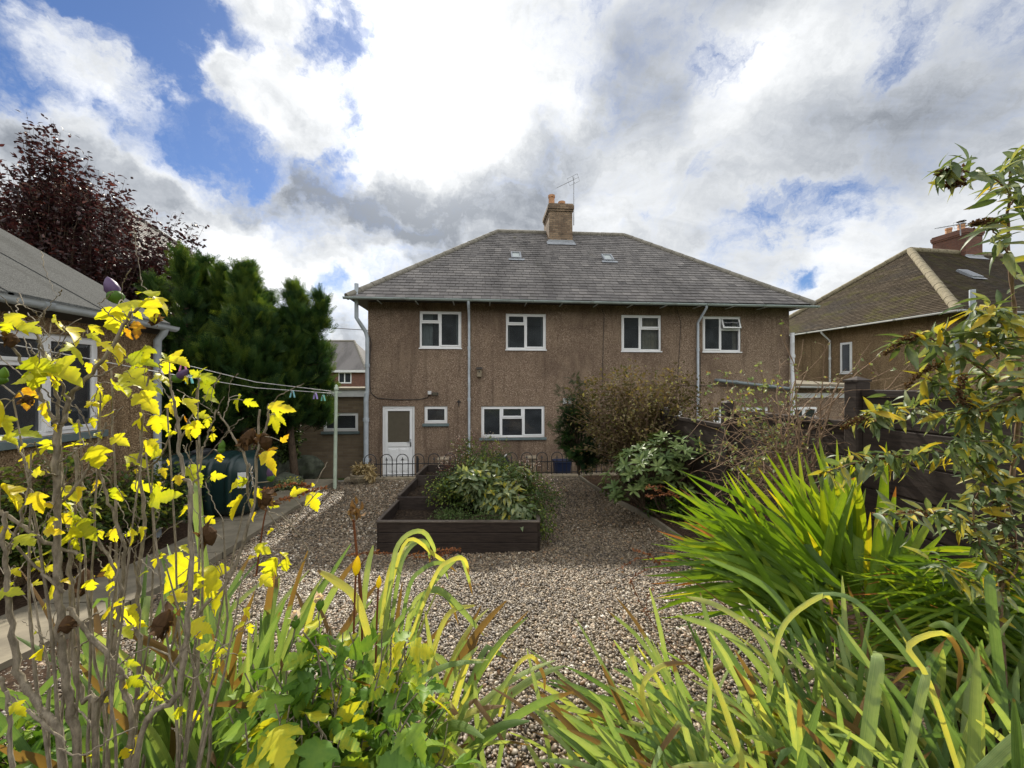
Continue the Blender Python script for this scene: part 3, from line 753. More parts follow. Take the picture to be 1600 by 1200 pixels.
for (a, b, c, d) in ((798.5, 814, 396, 407.5), (941, 957, 399.5, 411)):   # two small roof lights
    p = on_y((a + b) / 2, (c + d) / 2, 12.9)
    for _ in range(30):
        zr = EZ + (p.y - HY + .45) * PITCH
        t_ = p.y; p = on_y((a + b) / 2, (c + d) / 2, HY - .45 + (p.z - EZ) / PITCH) if False else p
        u_ = (((a + b) / 2) - 800) / FPX; v_ = (600 - (c + d) / 2) / FPX; k_ = CA - u_ * SA
        # intersect the ray with the front slope
        tt = (EZ - CAMZ - (HY - .45) * PITCH) / (v_ - k_ * PITCH); p = at((a + b) / 2, (c + d) / 2, tt)
    an = math.atan(PITCH); up = Vector((0, math.cos(an), math.sin(an))); n_ = Vector((0, -math.sin(an), math.cos(an))); ux = Vector((1, 0, 0))
    wd, hh = (b - a) / FPX * tt / 2, 0.26
    base = p - Vector((HX, HY, 0))
    def rp(x, s_, n): return tuple(base + ux * x + up * s_ + n_ * n)
    f = MB()
    for (xa, xb, sa, sb) in ((-wd, wd, -hh, -hh + .05), (-wd, wd, hh - .05, hh), (-wd, -wd + .05, -hh + .05, hh - .05), (wd - .05, wd, -hh + .05, hh - .05)):
        V = [rp(x, s_, n) for n in (.0, .10) for s_ in (sa, sb) for x in (xa, xb)]
        f.add(V, [(4, 5, 7, 6), (0, 1, 5, 4), (2, 6, 7, 3), (0, 4, 6, 2), (1, 3, 7, 5)])
    o = f.build('roof_light', M['lead'], house)
    q = MB(); q.quad(rp(-wd + .05, -hh + .05, .07), rp(wd - .05, -hh + .05, .07), rp(wd - .05, hh - .05, .07), rp(-wd + .05, hh - .05, .07)); q.build('pane', plain('roof_light_glass', (0.38, 0.42, 0.42), 0.15, 0.1), o)
    q = MB(); q.quad(rp(-wd - .1, -hh - .12, .05), rp(wd + .1, -hh - .12, .05), rp(wd + .1, -hh, .06), rp(-wd - .1, -hh, .06)); q.build('lead_flashing', M['lead'], o)
# gutter and pipes
mb = MB(); gutter_run(mb, (-.52, -.52, EZ - .01), (HW + .52, -.52, EZ - .05)); mb.build('gutter', M['gutter'], house, smooth=True)
mb = MB(); mb.box(-.012, .012, -.50, -.02, -.10, -.075); br0 = mb.build('gutter_bracket', M['fascia'], house)
for i in range(13):
    o = br0 if i == 0 else br0.copy()
    if i: COL.objects.link(o); o.parent = house
    o.location = (.4 + 1.05 * i, 0, EZ)
for px_, pyb in ((733, 708), (1090, 660)):
    xx = on_y(px_, 600, 11.46).x - HX; mb = MB()
    pipe_run(mb, [(xx, -.52, EZ - .06), (xx, -.52, EZ - .16), (xx, -.06, EZ - .52), (xx, -.06, EZ - .6), (xx, -.06, .05)], 0.038)
    mb.build('downpipe', M['pipe'], house, smooth=True)
mb = MB()
xv = on_y(557, 470, 11.2).x - HX
pipe_run(mb, [(xv, -.3, EZ + .42), (xv, -.3, EZ - .55), (xv + .10, -.2, EZ - .74), (-.04, -.08, EZ - .92), (0.0, -.07, EZ - 1.1), (0.0, -.07, 2.55)], 0.055)
mb.build('soil_stack', M['pipe'], house, smooth=True)
mb = MB(); pipe_run(mb, [(-.01, -.08, 2.55), (-.03, -.08, 2.35), (-.03, -.08, 0.0)], 0.068); mb.build('soil_stack', M['pipe'], house, smooth=True)
mb = MB(); xr = HW + .02
pipe_run(mb, [(xr, -.1, on_y(1232, 520, 11.4).z), (xr, -.1, 0.0)], 0.062); mb.build('soil_stack', M['pipe_white'], house, smooth=True)
mb = MB()
pa, pb = on_y(1122, 594, 11.38), on_y(1232, 607, 11.38)
pipe_run(mb, [pa - Vector((HX, HY - .12, 0)), pa - Vector((HX, HY + .0, 0)), pb - Vector((HX, HY, 0))], 0.052); mb.build('waste_pipe', M['pipe_dark'], house, smooth=True)
# back door
a, b, c, d = DOOR
f = MB(); y0, y1 = .03, .10
f.box(a, a + .06, y0, y1, c, d); f.box(b - .06, b, y0, y1, c, d); f.box(a + .06, b - .06, y0, y1, d - .06, d)
dr = f.build('door', M['upvc'], house, bevel=.004)
l_ = MB(); A_, B_ = a + .068, b - .068; yl0, yl1 = .022, .07; ztop = d - .068; zmid = c + .98
st = .078
l_.box(A_, A_ + st, yl0, yl1, c, ztop); l_.box(B_ - st, B_, yl0, yl1, c, ztop); l_.box(A_ + st, B_ - st, yl0, yl1, ztop - st, ztop); l_.box(A_ + st, B_ - st, yl0, yl1, zmid - .06, zmid + .06)
l_.box(A_ + st, B_ - st, yl0, yl1, c, c + .12); l_.box(A_ + st, B_ - st, yl0 + .018, yl1 - .005, c + .12, zmid - .06)
for k in range(2):
    xa = A_ + st + .03 + k * ((B_ - A_ - 2 * st) / 2); xb = xa + (B_ - A_ - 2 * st) / 2 - .06
    for (z0_, z1_) in ((c + .18, c + .46), (c + .52, zmid - .12)):
        l_.box(xa, xb, yl0 + .004, yl0 + .018, z0_, z1_); l_.box(xa + .03, xb - .03, yl0 - .004, yl0 + .004, z0_ + .03, z1_ - .03)
l_.build('leaf', M['upvc'], dr, bevel=.004)
q = MB(); q.quad((A_ + st, .05, zmid + .06), (B_ - st, .05, zmid + .06), (B_ - st, .05, ztop - st), (A_ + st, .05, ztop - st)); q.build('pane', M['glass_frosted'], dr)
h_ = MB(); h_.box(B_ - .065, B_ - .03, .008, .022, zmid - .06, zmid + .16); h_.tube([(B_ - .048, .0, zmid + .07), (B_ - .048, -.03, zmid + .07), (B_ - .15, -.035, zmid + .07)], .011, 8); h_.build('handle', M['alu'], dr, smooth=True)
s_ = MB(); s_.box(a - .05, b + .05, -.09, .03, -.01, c - .002); s_.build('door_step', M['conc'], house)
# cracks and cables that run over the render
mb = MB()
def wallpt(px_, py_, off=-.018): p = on_y(px_, py_, 11.5 + off); return (p.x - HX, off, p.z)
mb.tube([wallpt(*q) for q in ((940, 482), (944, 492), (943, 520), (942, 560), (941, 600), (940, 640))], .009, 5)
mb.build('wall_cable', M['cable'], house, smooth=True); mb = MB()
mb.tube([wallpt(*q) for q in ((1058, 484), (1064, 505), (1062, 540), (1060, 575), (1056, 620))], .008, 5)
mb.build('wall_cable', M['cable'], house, smooth=True); mb = MB()
mb.tube([wallpt(*q) for q in ((1003, 601), (1060, 602), (1100, 602.5), (1150, 603))], .009, 5)
mb.build('wall_cable', M['cable'], house, smooth=True); mb = MB()
mb.tube([wallpt(*q) for q in ((1094, 550), (1095, 600), (1093, 650))], .008, 5)
mb.build('wall_cable', M['cable'], house, smooth=True); mb = MB()
mb.tube([wallpt(*q) for q in ((577, 524), (580, 535), (578, 560), (578, 600), (580, 615), (590, 622), (620, 624.5), (655, 624), (668, 621), (671, 616))], .012, 6)
mb.build('wall_cable', M['cable'], house, smooth=True)
f = MB(); q = wallpt(671.5, 613.5); f.box(q[0] - .05, q[0] + .05, -.09, -.001, q[2] - .05, q[2] + .05); f.build('junction_box', M['fascia'], house, bevel=.008)
for k in (882.5, 890):
    f = MB(); q = wallpt(k, 626.5)
    for i in range(5): f.box(q[0] - .055, q[0] + .055, -.03 + .004 * (i % 2), -.001, q[2] - .08 + i * .032, q[2] - .08 + i * .032 + .028)
    f.build('air_vent', M['fascia'], house)

# things fixed to that wall
q = wallpt(677, 615.5)
sl = thing('security_light', 'small dark floodlight on the brown wall above the back door', 'light', (HX + q[0], HY, q[2]))
f = MB(); f.box(-.02, .16, -.17, -.10, -.045, .045); f.beam((.06, 0, .0), (.06, -.11, .0), .03, .03); f.build('lamp_head', M['iron'], sl, bevel=.008)
f = MB(); f.box(.0, .14, -.176, -.171, -.035, .035); f.build('lamp_glass', M['glass_frosted'], sl)
q = wallpt(749, 582)
bb = thing('bird_box', 'grey weathered bird box fixed to the brown wall between the windows', 'bird box', (HX + q[0], HY, q[2]))
f = MB(); f.box(-.07, .07, -.15, -.001, -.13, .10); f.build('box_body', M['stone'], bb, bevel=.01)
f = MB(); f.add([(-.09, -.19, .09), (.09, -.19, .09), (.09, 0, .14), (-.09, 0, .14), (-.09, -.19, .11), (.09, -.19, .11), (.09, 0, .16), (-.09, 0, .16)], [(0, 3, 2, 1), (4, 5, 6, 7), (0, 1, 5, 4), (1, 2, 6, 5), (3, 0, 4, 7)]); f.build('box_lid', M['soffit'], bb)
f = MB(); f.lathe([(.022, 0), (.0, .001)], (0, -.151, 0.02), 12, ax=Matrix.Rotation(math.pi / 2, 3, 'X')); f.build('entrance_hole', M['iron'], bb)
q = wallpt(717, 629.5)
f = MB(); f.box(-.012, .012, -.03, 0, -.10, .10); f.box(-.06, -.0125, -.028, 0, .02, .045); f.box(.0125, .06, -.028, 0, .02, .045)
o = f.build('wall_cross', M['iron'], bevel=.004); o.location = (HX + q[0], HY - .001, q[2]); tag(o, 'little dark iron cross on the brown wall right of the small window', 'ornament')

def aerial(name, label, base, top, boom_a, boom_b, nel=9, el=.28, r=.018, mast_to=None):
    t_ = thing(name, label, 'aerial', base)
    b = Vector(base); f = MB(); f.tube([(0, 0, 0), tuple(Vector(top) - b)], r, 8); f.build('mast', M['alu'], t_)
    A_ = Vector(boom_a) - b; B_ = Vector(boom_b) - b; f = MB(); f.tube([A_, B_], r * .7, 6); f.build('boom', M['alu'], t_)
    d = (B_ - A_).normalized(); sd = d.cross(Vector((0, 0, 1))).normalized()
    for i in range(nel):
        p = A_ + (B_ - A_) * ((i + .2) / nel); L = el * (1 - .5 * i / nel); f = MB()
        f.tube([p - sd * L, p + sd * L], .006, 5); f.build('element', M['alu'], t_)
    uu = sd.cross(d); f = MB(); f.tube([A_ - uu * .14, A_ + uu * .14], .007, 5)
    f.tube([A_ - sd * el * .9 + uu * .14, A_ + sd * el * .9 + uu * .14, A_ + sd * el * .9 - uu * .14, A_ - sd * el * .9 - uu * .14, A_ - sd * el * .9 + uu * .14], .007, 5)
    f.build('reflector', M['alu'], t_); return t_
Yc = 15.2
aerial('tv_aerial', 'thin tv aerial on a mast beside the buff brick chimney', tuple(on_y(896.5, 352, Yc)), tuple(on_y(896.5, 276, Yc)), tuple(on_y(896, 281, Yc)), tuple(on_y(871, 293, Yc - .6)))

# ------------------------------------------------------------------ neighbouring houses
DARKG = plain('dark_window_glass', (0.03, 0.035, 0.04), 0.06, 0.2, 3.0, spec=0.6)
def neighbour(label, loc, rz, roofm, ridgem, wallm, faces, seed, gauge=.19, sw=.27, rr=.11, gmat='pipe_white'):
    h = thing('house', label, 'house', loc, rz)
    mb = MB(); wall_open(mb, 0, HW, -.6, EZW, [])
    mb.quad((0, HD, -.6), (0, 0, -.6), (0, 0, EZW), (0, HD, EZW)); mb.quad((HW, 0, -.6), (HW, HD, -.6), (HW, HD, EZW), (HW, 0, EZW)); mb.quad((HW, HD, -.6), (0, HD, -.6), (0, HD, EZW), (HW, HD, EZW))
    mb.build('wall', wallm, h)
    rf, _ = hip_roof(h, HW, HD, EZ, (roofm, ridgem), faces=faces, seed=seed, gauge=gauge, sw=sw, rr=rr)
    return h, rf
lh, lrf = neighbour('house behind the purple tree with pale tiled hipped roof', (HX - 19.16, HY, .42), 0, M['slate_pale'], M['ridge'], M['render'], 'FR', 21)
a, b = on_y(35, 300, 14.6).x, on_y(102, 300, 14.6).x
lx = HX - 19.16
chimney(lh, a - lx, b - lx, 14.6 - HY, 15.9 - HY, EZ + 2.6, on_y(70, 286, 14.6).z - .42, M['brick_red'], [(a - lx + .7, 3.6, .35, .13), (a - lx + 1.2, 3.9, .35, .13)])
for k in range(4):
    window(lh, 1.4 + 3.1 * k, 2.6 + 3.1 * k, 3.5, 4.6, 0, [(.5, .3, ''), (.5, 0, '')], glass=DARKG, proud=True)
mb = MB(); gutter_run(mb, (-.5, -.52, EZ - .01), (HW + .5, -.52, EZ - .03)); gutter_run(mb, (HW + .52, -.5, EZ - .02), (HW + .52, HD + .5, EZ - .02)); mb.build('gutter', M['gutter'], lh)

RRZ = math.radians(4.7)
ecw = Vector((15.45, 11.42, 0)); Rm = Matrix.Rotation(RRZ, 3, 'Z')
rloc = ecw + Rm @ Vector((.45, .45, 0))
rh, rrf = neighbour('ochre rendered house with mossy brown tiled roof on the right', tuple(rloc), RRZ, M['slate_moss'], M['ridge_moss'], M['render_warm'], 'FL', 41, gauge=.115, sw=.19, rr=.15)
def rl(p): return Rm.transposed() @ (Vector(p) - rloc)
def on_plane(px_, py_, p0, n):
    d = at(px_, py_, 1.0) - Vector((0, 0, CAMZ)); o_ = Vector((0, 0, CAMZ)); n = Vector(n)
    return o_ + d * ((Vector(p0) - o_).dot(n) / d.dot(n))
def rside(px_, py_): return rl(on_plane(px_, py_, rloc, Rm @ Vector((1, 0, 0))))
def rfront(px_, py_): return rl(on_plane(px_, py_, rloc, Rm @ Vector((0, 1, 0))))
mb = MB(); gutter_run(mb, (-.52, -.5, EZ - .01), (-.52, HD + .5, EZ - .04)); gutter_run(mb, (-.5, -.52, EZ - .01), (HW + .5, -.52, EZ - .03)); mb.build('gutter', M['pipe_white'], rh, smooth=True)
# windows: tall one on the side wall, one on the garden wall
p, q = rside(1313, 536), rside(1331.5, 583)
ww = window(rh, 0, abs(p.y - q.y), q.z, p.z, 0, [(1, 0, 'sash')], glass=DARKG, proud=True, label='narrow tall white window in the side wall')
placed(ww, (0, max(p.y, q.y), 0), -math.pi / 2)
p, q = rfront(1527, 505), rfront(1563, 541)
window(rh, p.x, q.x, q.z, p.z, 0, [(.5, .3, ''), (.5, 0, 'sash')], glass=DARKG, proud=True)
p, q = rfront(1597, 505), rfront(1660, 541)
window(rh, p.x, q.x, q.z, p.z, 0, [(.5, .3, ''), (.5, 0, 'sash')], glass=DARKG, proud=True)
y_ = rside(1298.5, 560).y; mb = MB()
pipe_run(mb, [(-.52, y_, EZ - .05), (-.5, y_, EZ - .15), (-.06, y_, EZ - .5), (-.06, y_, 0)], .04); mb.build('downpipe', M['pipe_white'], rh, smooth=True)
p = rfront(1466, 560); mb = MB()
pipe_run(mb, [(-.12, -.62, EZ + .62), (-.12, -.62, EZ - .22), (.0, -.4, EZ - .45), (.08, -.09, EZ - .6), (.08, -.09, 0.1)], .075); mb.build('soil_stack', M['pipe'], rh, smooth=True)
p = rl(at(1521, 395, 17.4))
rc = chimney(rh, p.x, p.x + .95, 3.6, 4.85, EZ + 3.1, EZ + 4.75, M['brick_red'], [(p.x + .3, 3.95, .3, .12), (p.x + .35, 4.45, .34, .12), (p.x + .7, 4.2, .3, .12)])
f = MB()
for cx_, cy_, cz_ in ((p.x + .3, 3.95, .42), (p.x + .7, 4.2, .42)):
    f.lathe([(.0, .06), (.16, .05), (.17, .03), (.0, .03)], (cx_, cy_, EZ + 4.75 + cz_), 12)
    for k in range(3): an = k * 2.1; f.tube([(cx_ + .1 * math.cos(an), cy_ + .1 * math.sin(an), EZ + 4.75 + cz_ - .14), (cx_ + .1 * math.cos(an), cy_ + .1 * math.sin(an), EZ + 4.75 + cz_ + .04)], .012, 5)
f.build('chimney_cowl', M['iron'], rc)
lead_apron(rh, p.x, p.x + .95, 3.6, EZ + (3.6 + .45) * PITCH)
p = rl(at(1555, 425, 14.6))
an = math.atan(PITCH); up = Vector((0, math.cos(an), math.sin(an))); n_ = Vector((0, -math.sin(an), math.cos(an)))
yy = 1.9; base = Vector((p.x + .25, yy, EZ + (yy + .45) * PITCH)); f = MB()
V = [tuple(base + Vector((x, 0, 0)) + up * s_ + n_ * n) for n in (.0, .11) for s_ in (-.32, .32) for x in (-.27, .27)]
f.add(V, [(4, 5, 7, 6), (0, 1, 5, 4), (2, 6, 7, 3), (0, 4, 6, 2), (1, 3, 7, 5)]); o = f.build('roof_light', M['lead'], rh)
q_ = MB(); q_.quad(*[tuple(base + Vector((x, 0, 0)) + up * s_ + n_ * .115) for x, s_ in ((-.21, -.26), (.21, -.26), (.21, .26), (-.21, .26))]); q_.build('pane', DARKG, o)
q_ = MB(); q_.quad(*[tuple(base + Vector((x, 0, 0)) + up * s_ + n_ * .06) for x, s_ in ((-.35, -.45), (.35, -.45), (.35, -.33), (-.35, -.33))]); q_.build('lead_flashing', M['lead'], o)
zz = rloc + Rm @ Vector((p.x, 0, 0))
aerial('tv_aerial', 'low tv aerial beside the red brick chimney on the right hand house', tuple(at(1501, 368, 17.3)), tuple(at(1500, 349, 17.3)), tuple(at(1499, 350.5, 17.3)), tuple(at(1461, 357, 16.9)), 7, .2)

# far house beyond the side extension
TF_ = 42
e0, e1 = at(452, 578, TF_), at(574, 578, TF_)
fh = thing('house', 'distant brown house seen between the conifers and the extension', 'house', (e0.x, e0.y, 0), -YAW)
fw_ = (e1 - e0).length; EZ_f = e0.z
mb = MB(); wall_open(mb, .4, fw_ - .4, -.5, EZ_f, []); mb.quad((fw_ - .4, 0, -.5), (fw_ - .4, 7, -.5), (fw_ - .4, 7, EZ_f), (fw_ - .4, 0, EZ_f)); mb.quad((.4, 7, -.5), (.4, 0, -.5), (.4, 0, EZ_f), (.4, 7, EZ_f))
mb.build('wall', M['brick_red'], fh)
pk = at(533, 533, TF_ + 3.5); pz = pk.z; mb = MB(); xpk = fw_ * (533 - 452) / 122.0
slate_far = M['slate']
mb.tri((fw_, -.3, EZ_f), (fw_, 7.3, EZ_f), (xpk, 3.5, pz)); mb.add([(0, -.3, EZ_f), (fw_, -.3, EZ_f), (xpk, 3.5, pz), (1.5, 3.5, pz)], [(0, 1, 2, 3)]); mb.add([(fw_, 7.3, EZ_f), (0, 7.3, EZ_f), (1.5, 3.5, pz), (xpk, 3.5, pz)], [(0, 1, 2, 3)]); mb.tri((0, 7.3, EZ_f), (0, -.3, EZ_f), (1.5, 3.5, pz))
fr_ = mb.build('roof', slate_far, fh)
mb = MB(); ridge_tiles(mb, (fw_, -.3, EZ_f), (xpk, 3.5, pz), .14); ridge_tiles(mb, (1.5, 3.5, pz), (xpk, 3.5, pz), .14); mb.build('ridge_tiles', M['ridge'], fr_)
mb = MB(); mb.box(0, fw_, -.42, -.3, EZ_f - .28, EZ_f - .02); mb.build('fascia', M['fascia'], fh)
for a_, b_ in ((529, 549), (485, 503)):
    xa, xb = fw_ * (a_ - 452) / 122., fw_ * (b_ - 452) / 122.
    window(fh, xa, xb, at(0, 600, TF_).z + TF_ * 1.5 / 600, at(0, 582, TF_).z, 0, [(.5, .0, 'sash'), (.5, 0, 'sash')], glass=DARKG, proud=True)

# flat roofed brick extension on the left
EY = 11.9
ex0, ex1 = on_y(430, 650, EY).x, HX - .02
ext = thing('brick_extension', 'low flat roofed brown brick extension at the left end of the house', 'extension', (ex0, EY, 0))
r = (on_y(505, 645, EY).x - ex0, on_y(559.5, 645, EY).x - ex0, on_y(530, 674, EY).z, on_y(530, 645, EY).z)
zt = on_y(530, 620, EY).z
mb = MB(); wall_open(mb, 0, ex1 - ex0, -.3, zt, [r]); mb.quad((0, 5, -.3), (0, 0, -.3), (0, 0, zt), (0, 5, zt)); mb.quad((ex1 - ex0, 5, -.3), (0, 5, -.3), (0, 5, zt), (ex1 - ex0, 5, zt)); mb.build('wall', M['brick_ext'], ext)
window(ext, *r, 0, [(1, 0, 'sash')], 0.08)
mb = MB(); mb.box(-.1, ex1 - ex0, -.09, 5.1, zt + .004, zt + .20); mb.build('fascia', M['fascia'], ext)
mb = MB(); mb.box(-.14, ex1 - ex0, -.13, 5.15, zt + .21, zt + .27); mb.build('roof', M['conc'], ext)
mb = MB(); mb.box(.02, ex1 - ex0 - .02, .6, 4.9, -.1, zt - .05); mb.build('inner_walls', M['dark'], ext)

# lean to on the right of the house
lx0, lx1, ly = HX + HW + .02, on_y(1332, 605, 12.1).x, 12.1
lt = thing('lean_to', 'low rendered lean-to with white gutter between the two brown houses', 'extension', (lx0, ly, 0))
ztop = on_y(1270, 603, ly).z; Lx = lx1 - lx0
mb = MB(); mb.box(0, Lx, 0, 4, -.3, ztop - .1); mb.build('wall', M['render'], lt)
mb = MB(); mb.add([(-.0, -.25, ztop), (Lx + .1, -.25, ztop), (Lx + .1, 4, ztop + .25), (0, 4, ztop + .25), (0, -.25, ztop + .06), (Lx + .1, -.25, ztop + .06), (Lx + .1, 4, ztop + .31), (0, 4, ztop + .31)], [(0, 3, 2, 1), (4, 5, 6, 7), (0, 1, 5, 4), (1, 2, 6, 5), (3, 0, 4, 7)]); mb.build('roof', M['conc'], lt)
mb = MB(); gutter_run(mb, (0, -.32, ztop + .0), (Lx + .1, -.32, ztop - .04), .055); mb.build('gutter', M['pipe_white'], lt)
mb = MB(); mb.box(.1, Lx - .3, -.02, .0, ztop - .40, ztop - .24); mb.build('fascia', M['fascia'], lt)
p, q = on_y(1236, 636, ly), on_y(1276, 672, ly)
window(lt, p.x - lx0, q.x - lx0, q.z, p.z, 0, [(.5, .0, 'sash'), (.5, 0, 'sash')], glass=DARKG, proud=True)

# ------------------------------------------------------------------ outbuilding on the left
BX = -4.93
bc = on_x(247, 560, BX)
BY1, BY0 = bc.y, -2.5
ge = on_x(275, 512, BX + .19).z
bung = thing('outbuilding', 'low building at the left edge with grey felt roof and white window', 'outbuilding', (BX, BY1, 0))
Wl = BY1 - BY0
def bl(p): return Vector(p) - Vector((BX, BY1, 0))
wz1 = ge - .02
w1 = on_x(157, 600, BX); w2 = on_x(76, 600, BX)
zt_, zb_ = on_x(152, 529, BX).z, on_x(152, 672, BX).z
# wall with the window opening, drawn along local x then turned
wo = MB(); ww0 = BY1 - w1.y; ww1 = ww0 + 2.9
wall_open(wo, 0, Wl, -.2, wz1, [(ww0, ww1, zb_, zt_)])
R90 = Matrix.Rotation(math.pi / 2, 3, 'Z')
tmp = MB()
def turn(mbsrc):
    t_ = MB()
    for V, F, mi, T, Wr, _u in mbsrc.c: t_.add([(-v[1], -v[0], v[2]) for v in V.tolist()], (F - F.min())[:, ::-1], mi, T)
    return t_
tw = turn(wo)
DX = 7.0
tw.add([(0, 0, -.2), (-DX, 0, -.2), (-DX, 0, wz1), (-DX / 2, 0, wz1 + DX / 2 * .58), (0, 0, wz1)], [(0, 1, 2, 3, 4)])
tw.quad((-DX, 0, -.2), (-DX, -Wl, -.2), (-DX, -Wl, wz1), (-DX, 0, wz1)); tw.quad((-DX, -Wl, -.2), (0, -Wl, -.2), (0, -Wl, wz1), (-DX, -Wl, wz1))
tw.build('wall', M['render_warm'], bung)
bw = window(bung, 0, ww1 - ww0, zb_, zt_, 0, [((BY1 - w2.y - ww0) / (ww1 - ww0), 0, 'sash'), (.36, .28, ''), (1 - .36 - (BY1 - w2.y - ww0) / (ww1 - ww0), .28, '')], .09)
placed(bw, (0, -ww0, 0), 0); bw.matrix_local = Matrix(((0, -1, 0, 0), (-1, 0, 0, -ww0), (0, 0, 1, 0), (0, 0, 0, 1)))
mb = MB(); mb.box(-DX + .1, -.5, -Wl + .1, -.1, -.1, wz1 - .1); mb.build('inner_walls', M['dark'], bung)
def feltmat():
    m_, t = newmat('grey_mineral_felt'); co = objco(t)
    n1 = t.noise(co, 90.0, 3.0); n2 = t.noise(t.vm('MULTIPLY', co, (0.4, 1.5, 1)), 2.0, 6.0, 0.65)
    c = t.mix(t.mr(n1, .35, .65), (0.05, 0.051, 0.05, 1), (0.115, 0.117, 0.113, 1)); c = t.mix(t.m('MULTIPLY', t.mr(n2, .45, .7), .4), c, (0.034, 0.034, 0.03, 1))
    p = t.n('ShaderNodeBsdfPrincipled', {'Base Color': c, 'Roughness': 0.95, 'Specular IOR Level': 0.05}); t.put(p.inputs['Normal'], bump(t, n1, .004, .6)); out(t, p.outputs[0]); return m_
M['felt'] = feltmat()
sl_ = 0.585
mb = MB(); Xe, Yv = .13, .06
def rpt(x, y, dz=0): return (x, y, ge + .03 + (Xe - x) * sl_ + dz)
nb = 9
ysb = np.linspace(Yv, -Wl - .1, nb + 1)
for i in range(nb):
    ya, yb = ysb[i], ysb[i + 1] - .05
    zz0, zz1 = (.055, .045)
    V = [rpt(Xe, ya, .03), rpt(Xe, yb, .042), rpt(-DX / 2, yb, .042), rpt(-DX / 2, ya, .03), rpt(Xe, ya, -.02), rpt(Xe, yb, -.02), rpt(-DX / 2, ya, -.02), rpt(-DX / 2, yb, -.02)]
    mb.add(V, [(0, 3, 2, 1), (0, 1, 5, 4), (3, 0, 4, 6), (1, 2, 7, 5)])
V = [(-DX - .24, Yv, ge), (-DX - .24, -Wl - .1, ge), rpt(-DX / 2, -Wl - .1, 0), rpt(-DX / 2, Yv, 0)]
mb.quad(*V)
bro = mb.build('roof', M['felt'], bung)
mb = MB(); mb.add([rpt(Xe, Yv - .01, -.02), rpt(-DX / 2, Yv - .01, -.02), rpt(-DX / 2, Yv - .01, -.18), rpt(Xe, Yv - .01, -.16)], [(0, 1, 2, 3)])
mb.add([rpt(Xe - .01, Yv, -.02), rpt(Xe - .01, -Wl, -.02), (0, -Wl, ge - .12), (0, Yv, ge - .12)], [(0, 1, 2, 3)]); mb.build('fascia', M['soffit'], bung)
mb = MB(); gutter_run(mb, (Xe + .05, Yv + .02, ge + .005), (Xe + .05, -Wl - .1, ge + .04), .075); mb.build('gutter', M['pipe'], bung, smooth=True)
l = Vector((0, -.10, 0)); mb = MB()
pipe_run(mb, [(Xe + .05, l.y, ge - .04), (Xe + .02, l.y, ge - .12), (.07, l.y, ge - .22), (.07, l.y, .4)], .05); mb.build('downpipe', M['pipe'], bung, smooth=True)
# ------------------------------------------------------------------ dark board fence down the right side
def boardmat(name, a, b, c3):
    m_, t = newmat(name); co = objco(t)
    n1 = t.noise(t.vm('MULTIPLY', co, (1.0, 1.0, 9.0)), 5.0, 6.0, 0.65, 0.4); n2 = t.noise(co, 1.6, 5.0, 0.6)
    c = t.mix(t.mr(n1, .3, .7), tuple(a) + (1,), tuple(b) + (1,)); c = t.mix(t.m('MULTIPLY', t.mr(n2, .48, .72), .6), c, tuple(c3) + (1,))
    p = t.n('ShaderNodeBsdfPrincipled', {'Base Color': c, 'Roughness': 0.65, 'Specular IOR Level': 0.3}); t.put(p.inputs['Normal'], bump(t, n1, .004, .5)); out(t, p.outputs[0]); return m_
M['board'] = boardmat('dark_brown_boards', (0.018, 0.013, 0.011), (0.042, 0.030, 0.025), (0.075, 0.06, 0.05))
M['board_top'] = boardmat('worn_board_edge', (0.05, 0.04, 0.032), (0.10, 0.08, 0.065), (0.03, 0.025, 0.02))
FX = 3.36
ys = [on_x(1339, 600, FX).y]
ys = [ys[0] - 1.83] + [ys[0] + 1.83 * k for k in range(0, 4)]
tops = [2.75, 2.46, 2.24, 2.05]
fen = thing('garden_fence', 'dark brown board fence stepping down along the right border', 'fence', (FX, ys[1], 0))
for k, y in enumerate(ys):
    zt_ = max(tops[max(0, k - 1)], tops[min(k, 3)]) + .07
    mb = MB(); mb.box(-.065, .065, y - ys[1] - .065, y - ys[1] + .065, .1, zt_); mb.build('post', M['board'], fen, bevel=.012)
    mb = MB(); mb.lathe([(.098, 0), (.098, .015), (.0, .05)], (0, y - ys[1], zt_ + .001), 4, ax=Matrix.Rotation(math.pi / 4, 3, 'Z')); mb.build('post_cap', M['board'], fen)
for k in range(4):
    a, b = ys[k] - ys[1] + .07, ys[k + 1] - ys[1] - .07
    mb = MB(); z = .3; bh = .295
    n = int((tops[k] - .06 - z) / bh) + 1; hgt = (tops[k] - .06 - z) / n
    for i in range(n): mb.box(-.02, .02, a, b, z + i * hgt + .008, z + (i + 1) * hgt - .004); mb.box(-.012, .012, a, b, z + i * hgt - .004, z + i * hgt + .008)
    mb.build('panel', M['board'], fen, bevel=.005)
    mb = MB(); mb.box(-.035, .035, a, b, tops[k] - .06, tops[k]); mb.build('capping', M['board'], fen, bevel=.006)

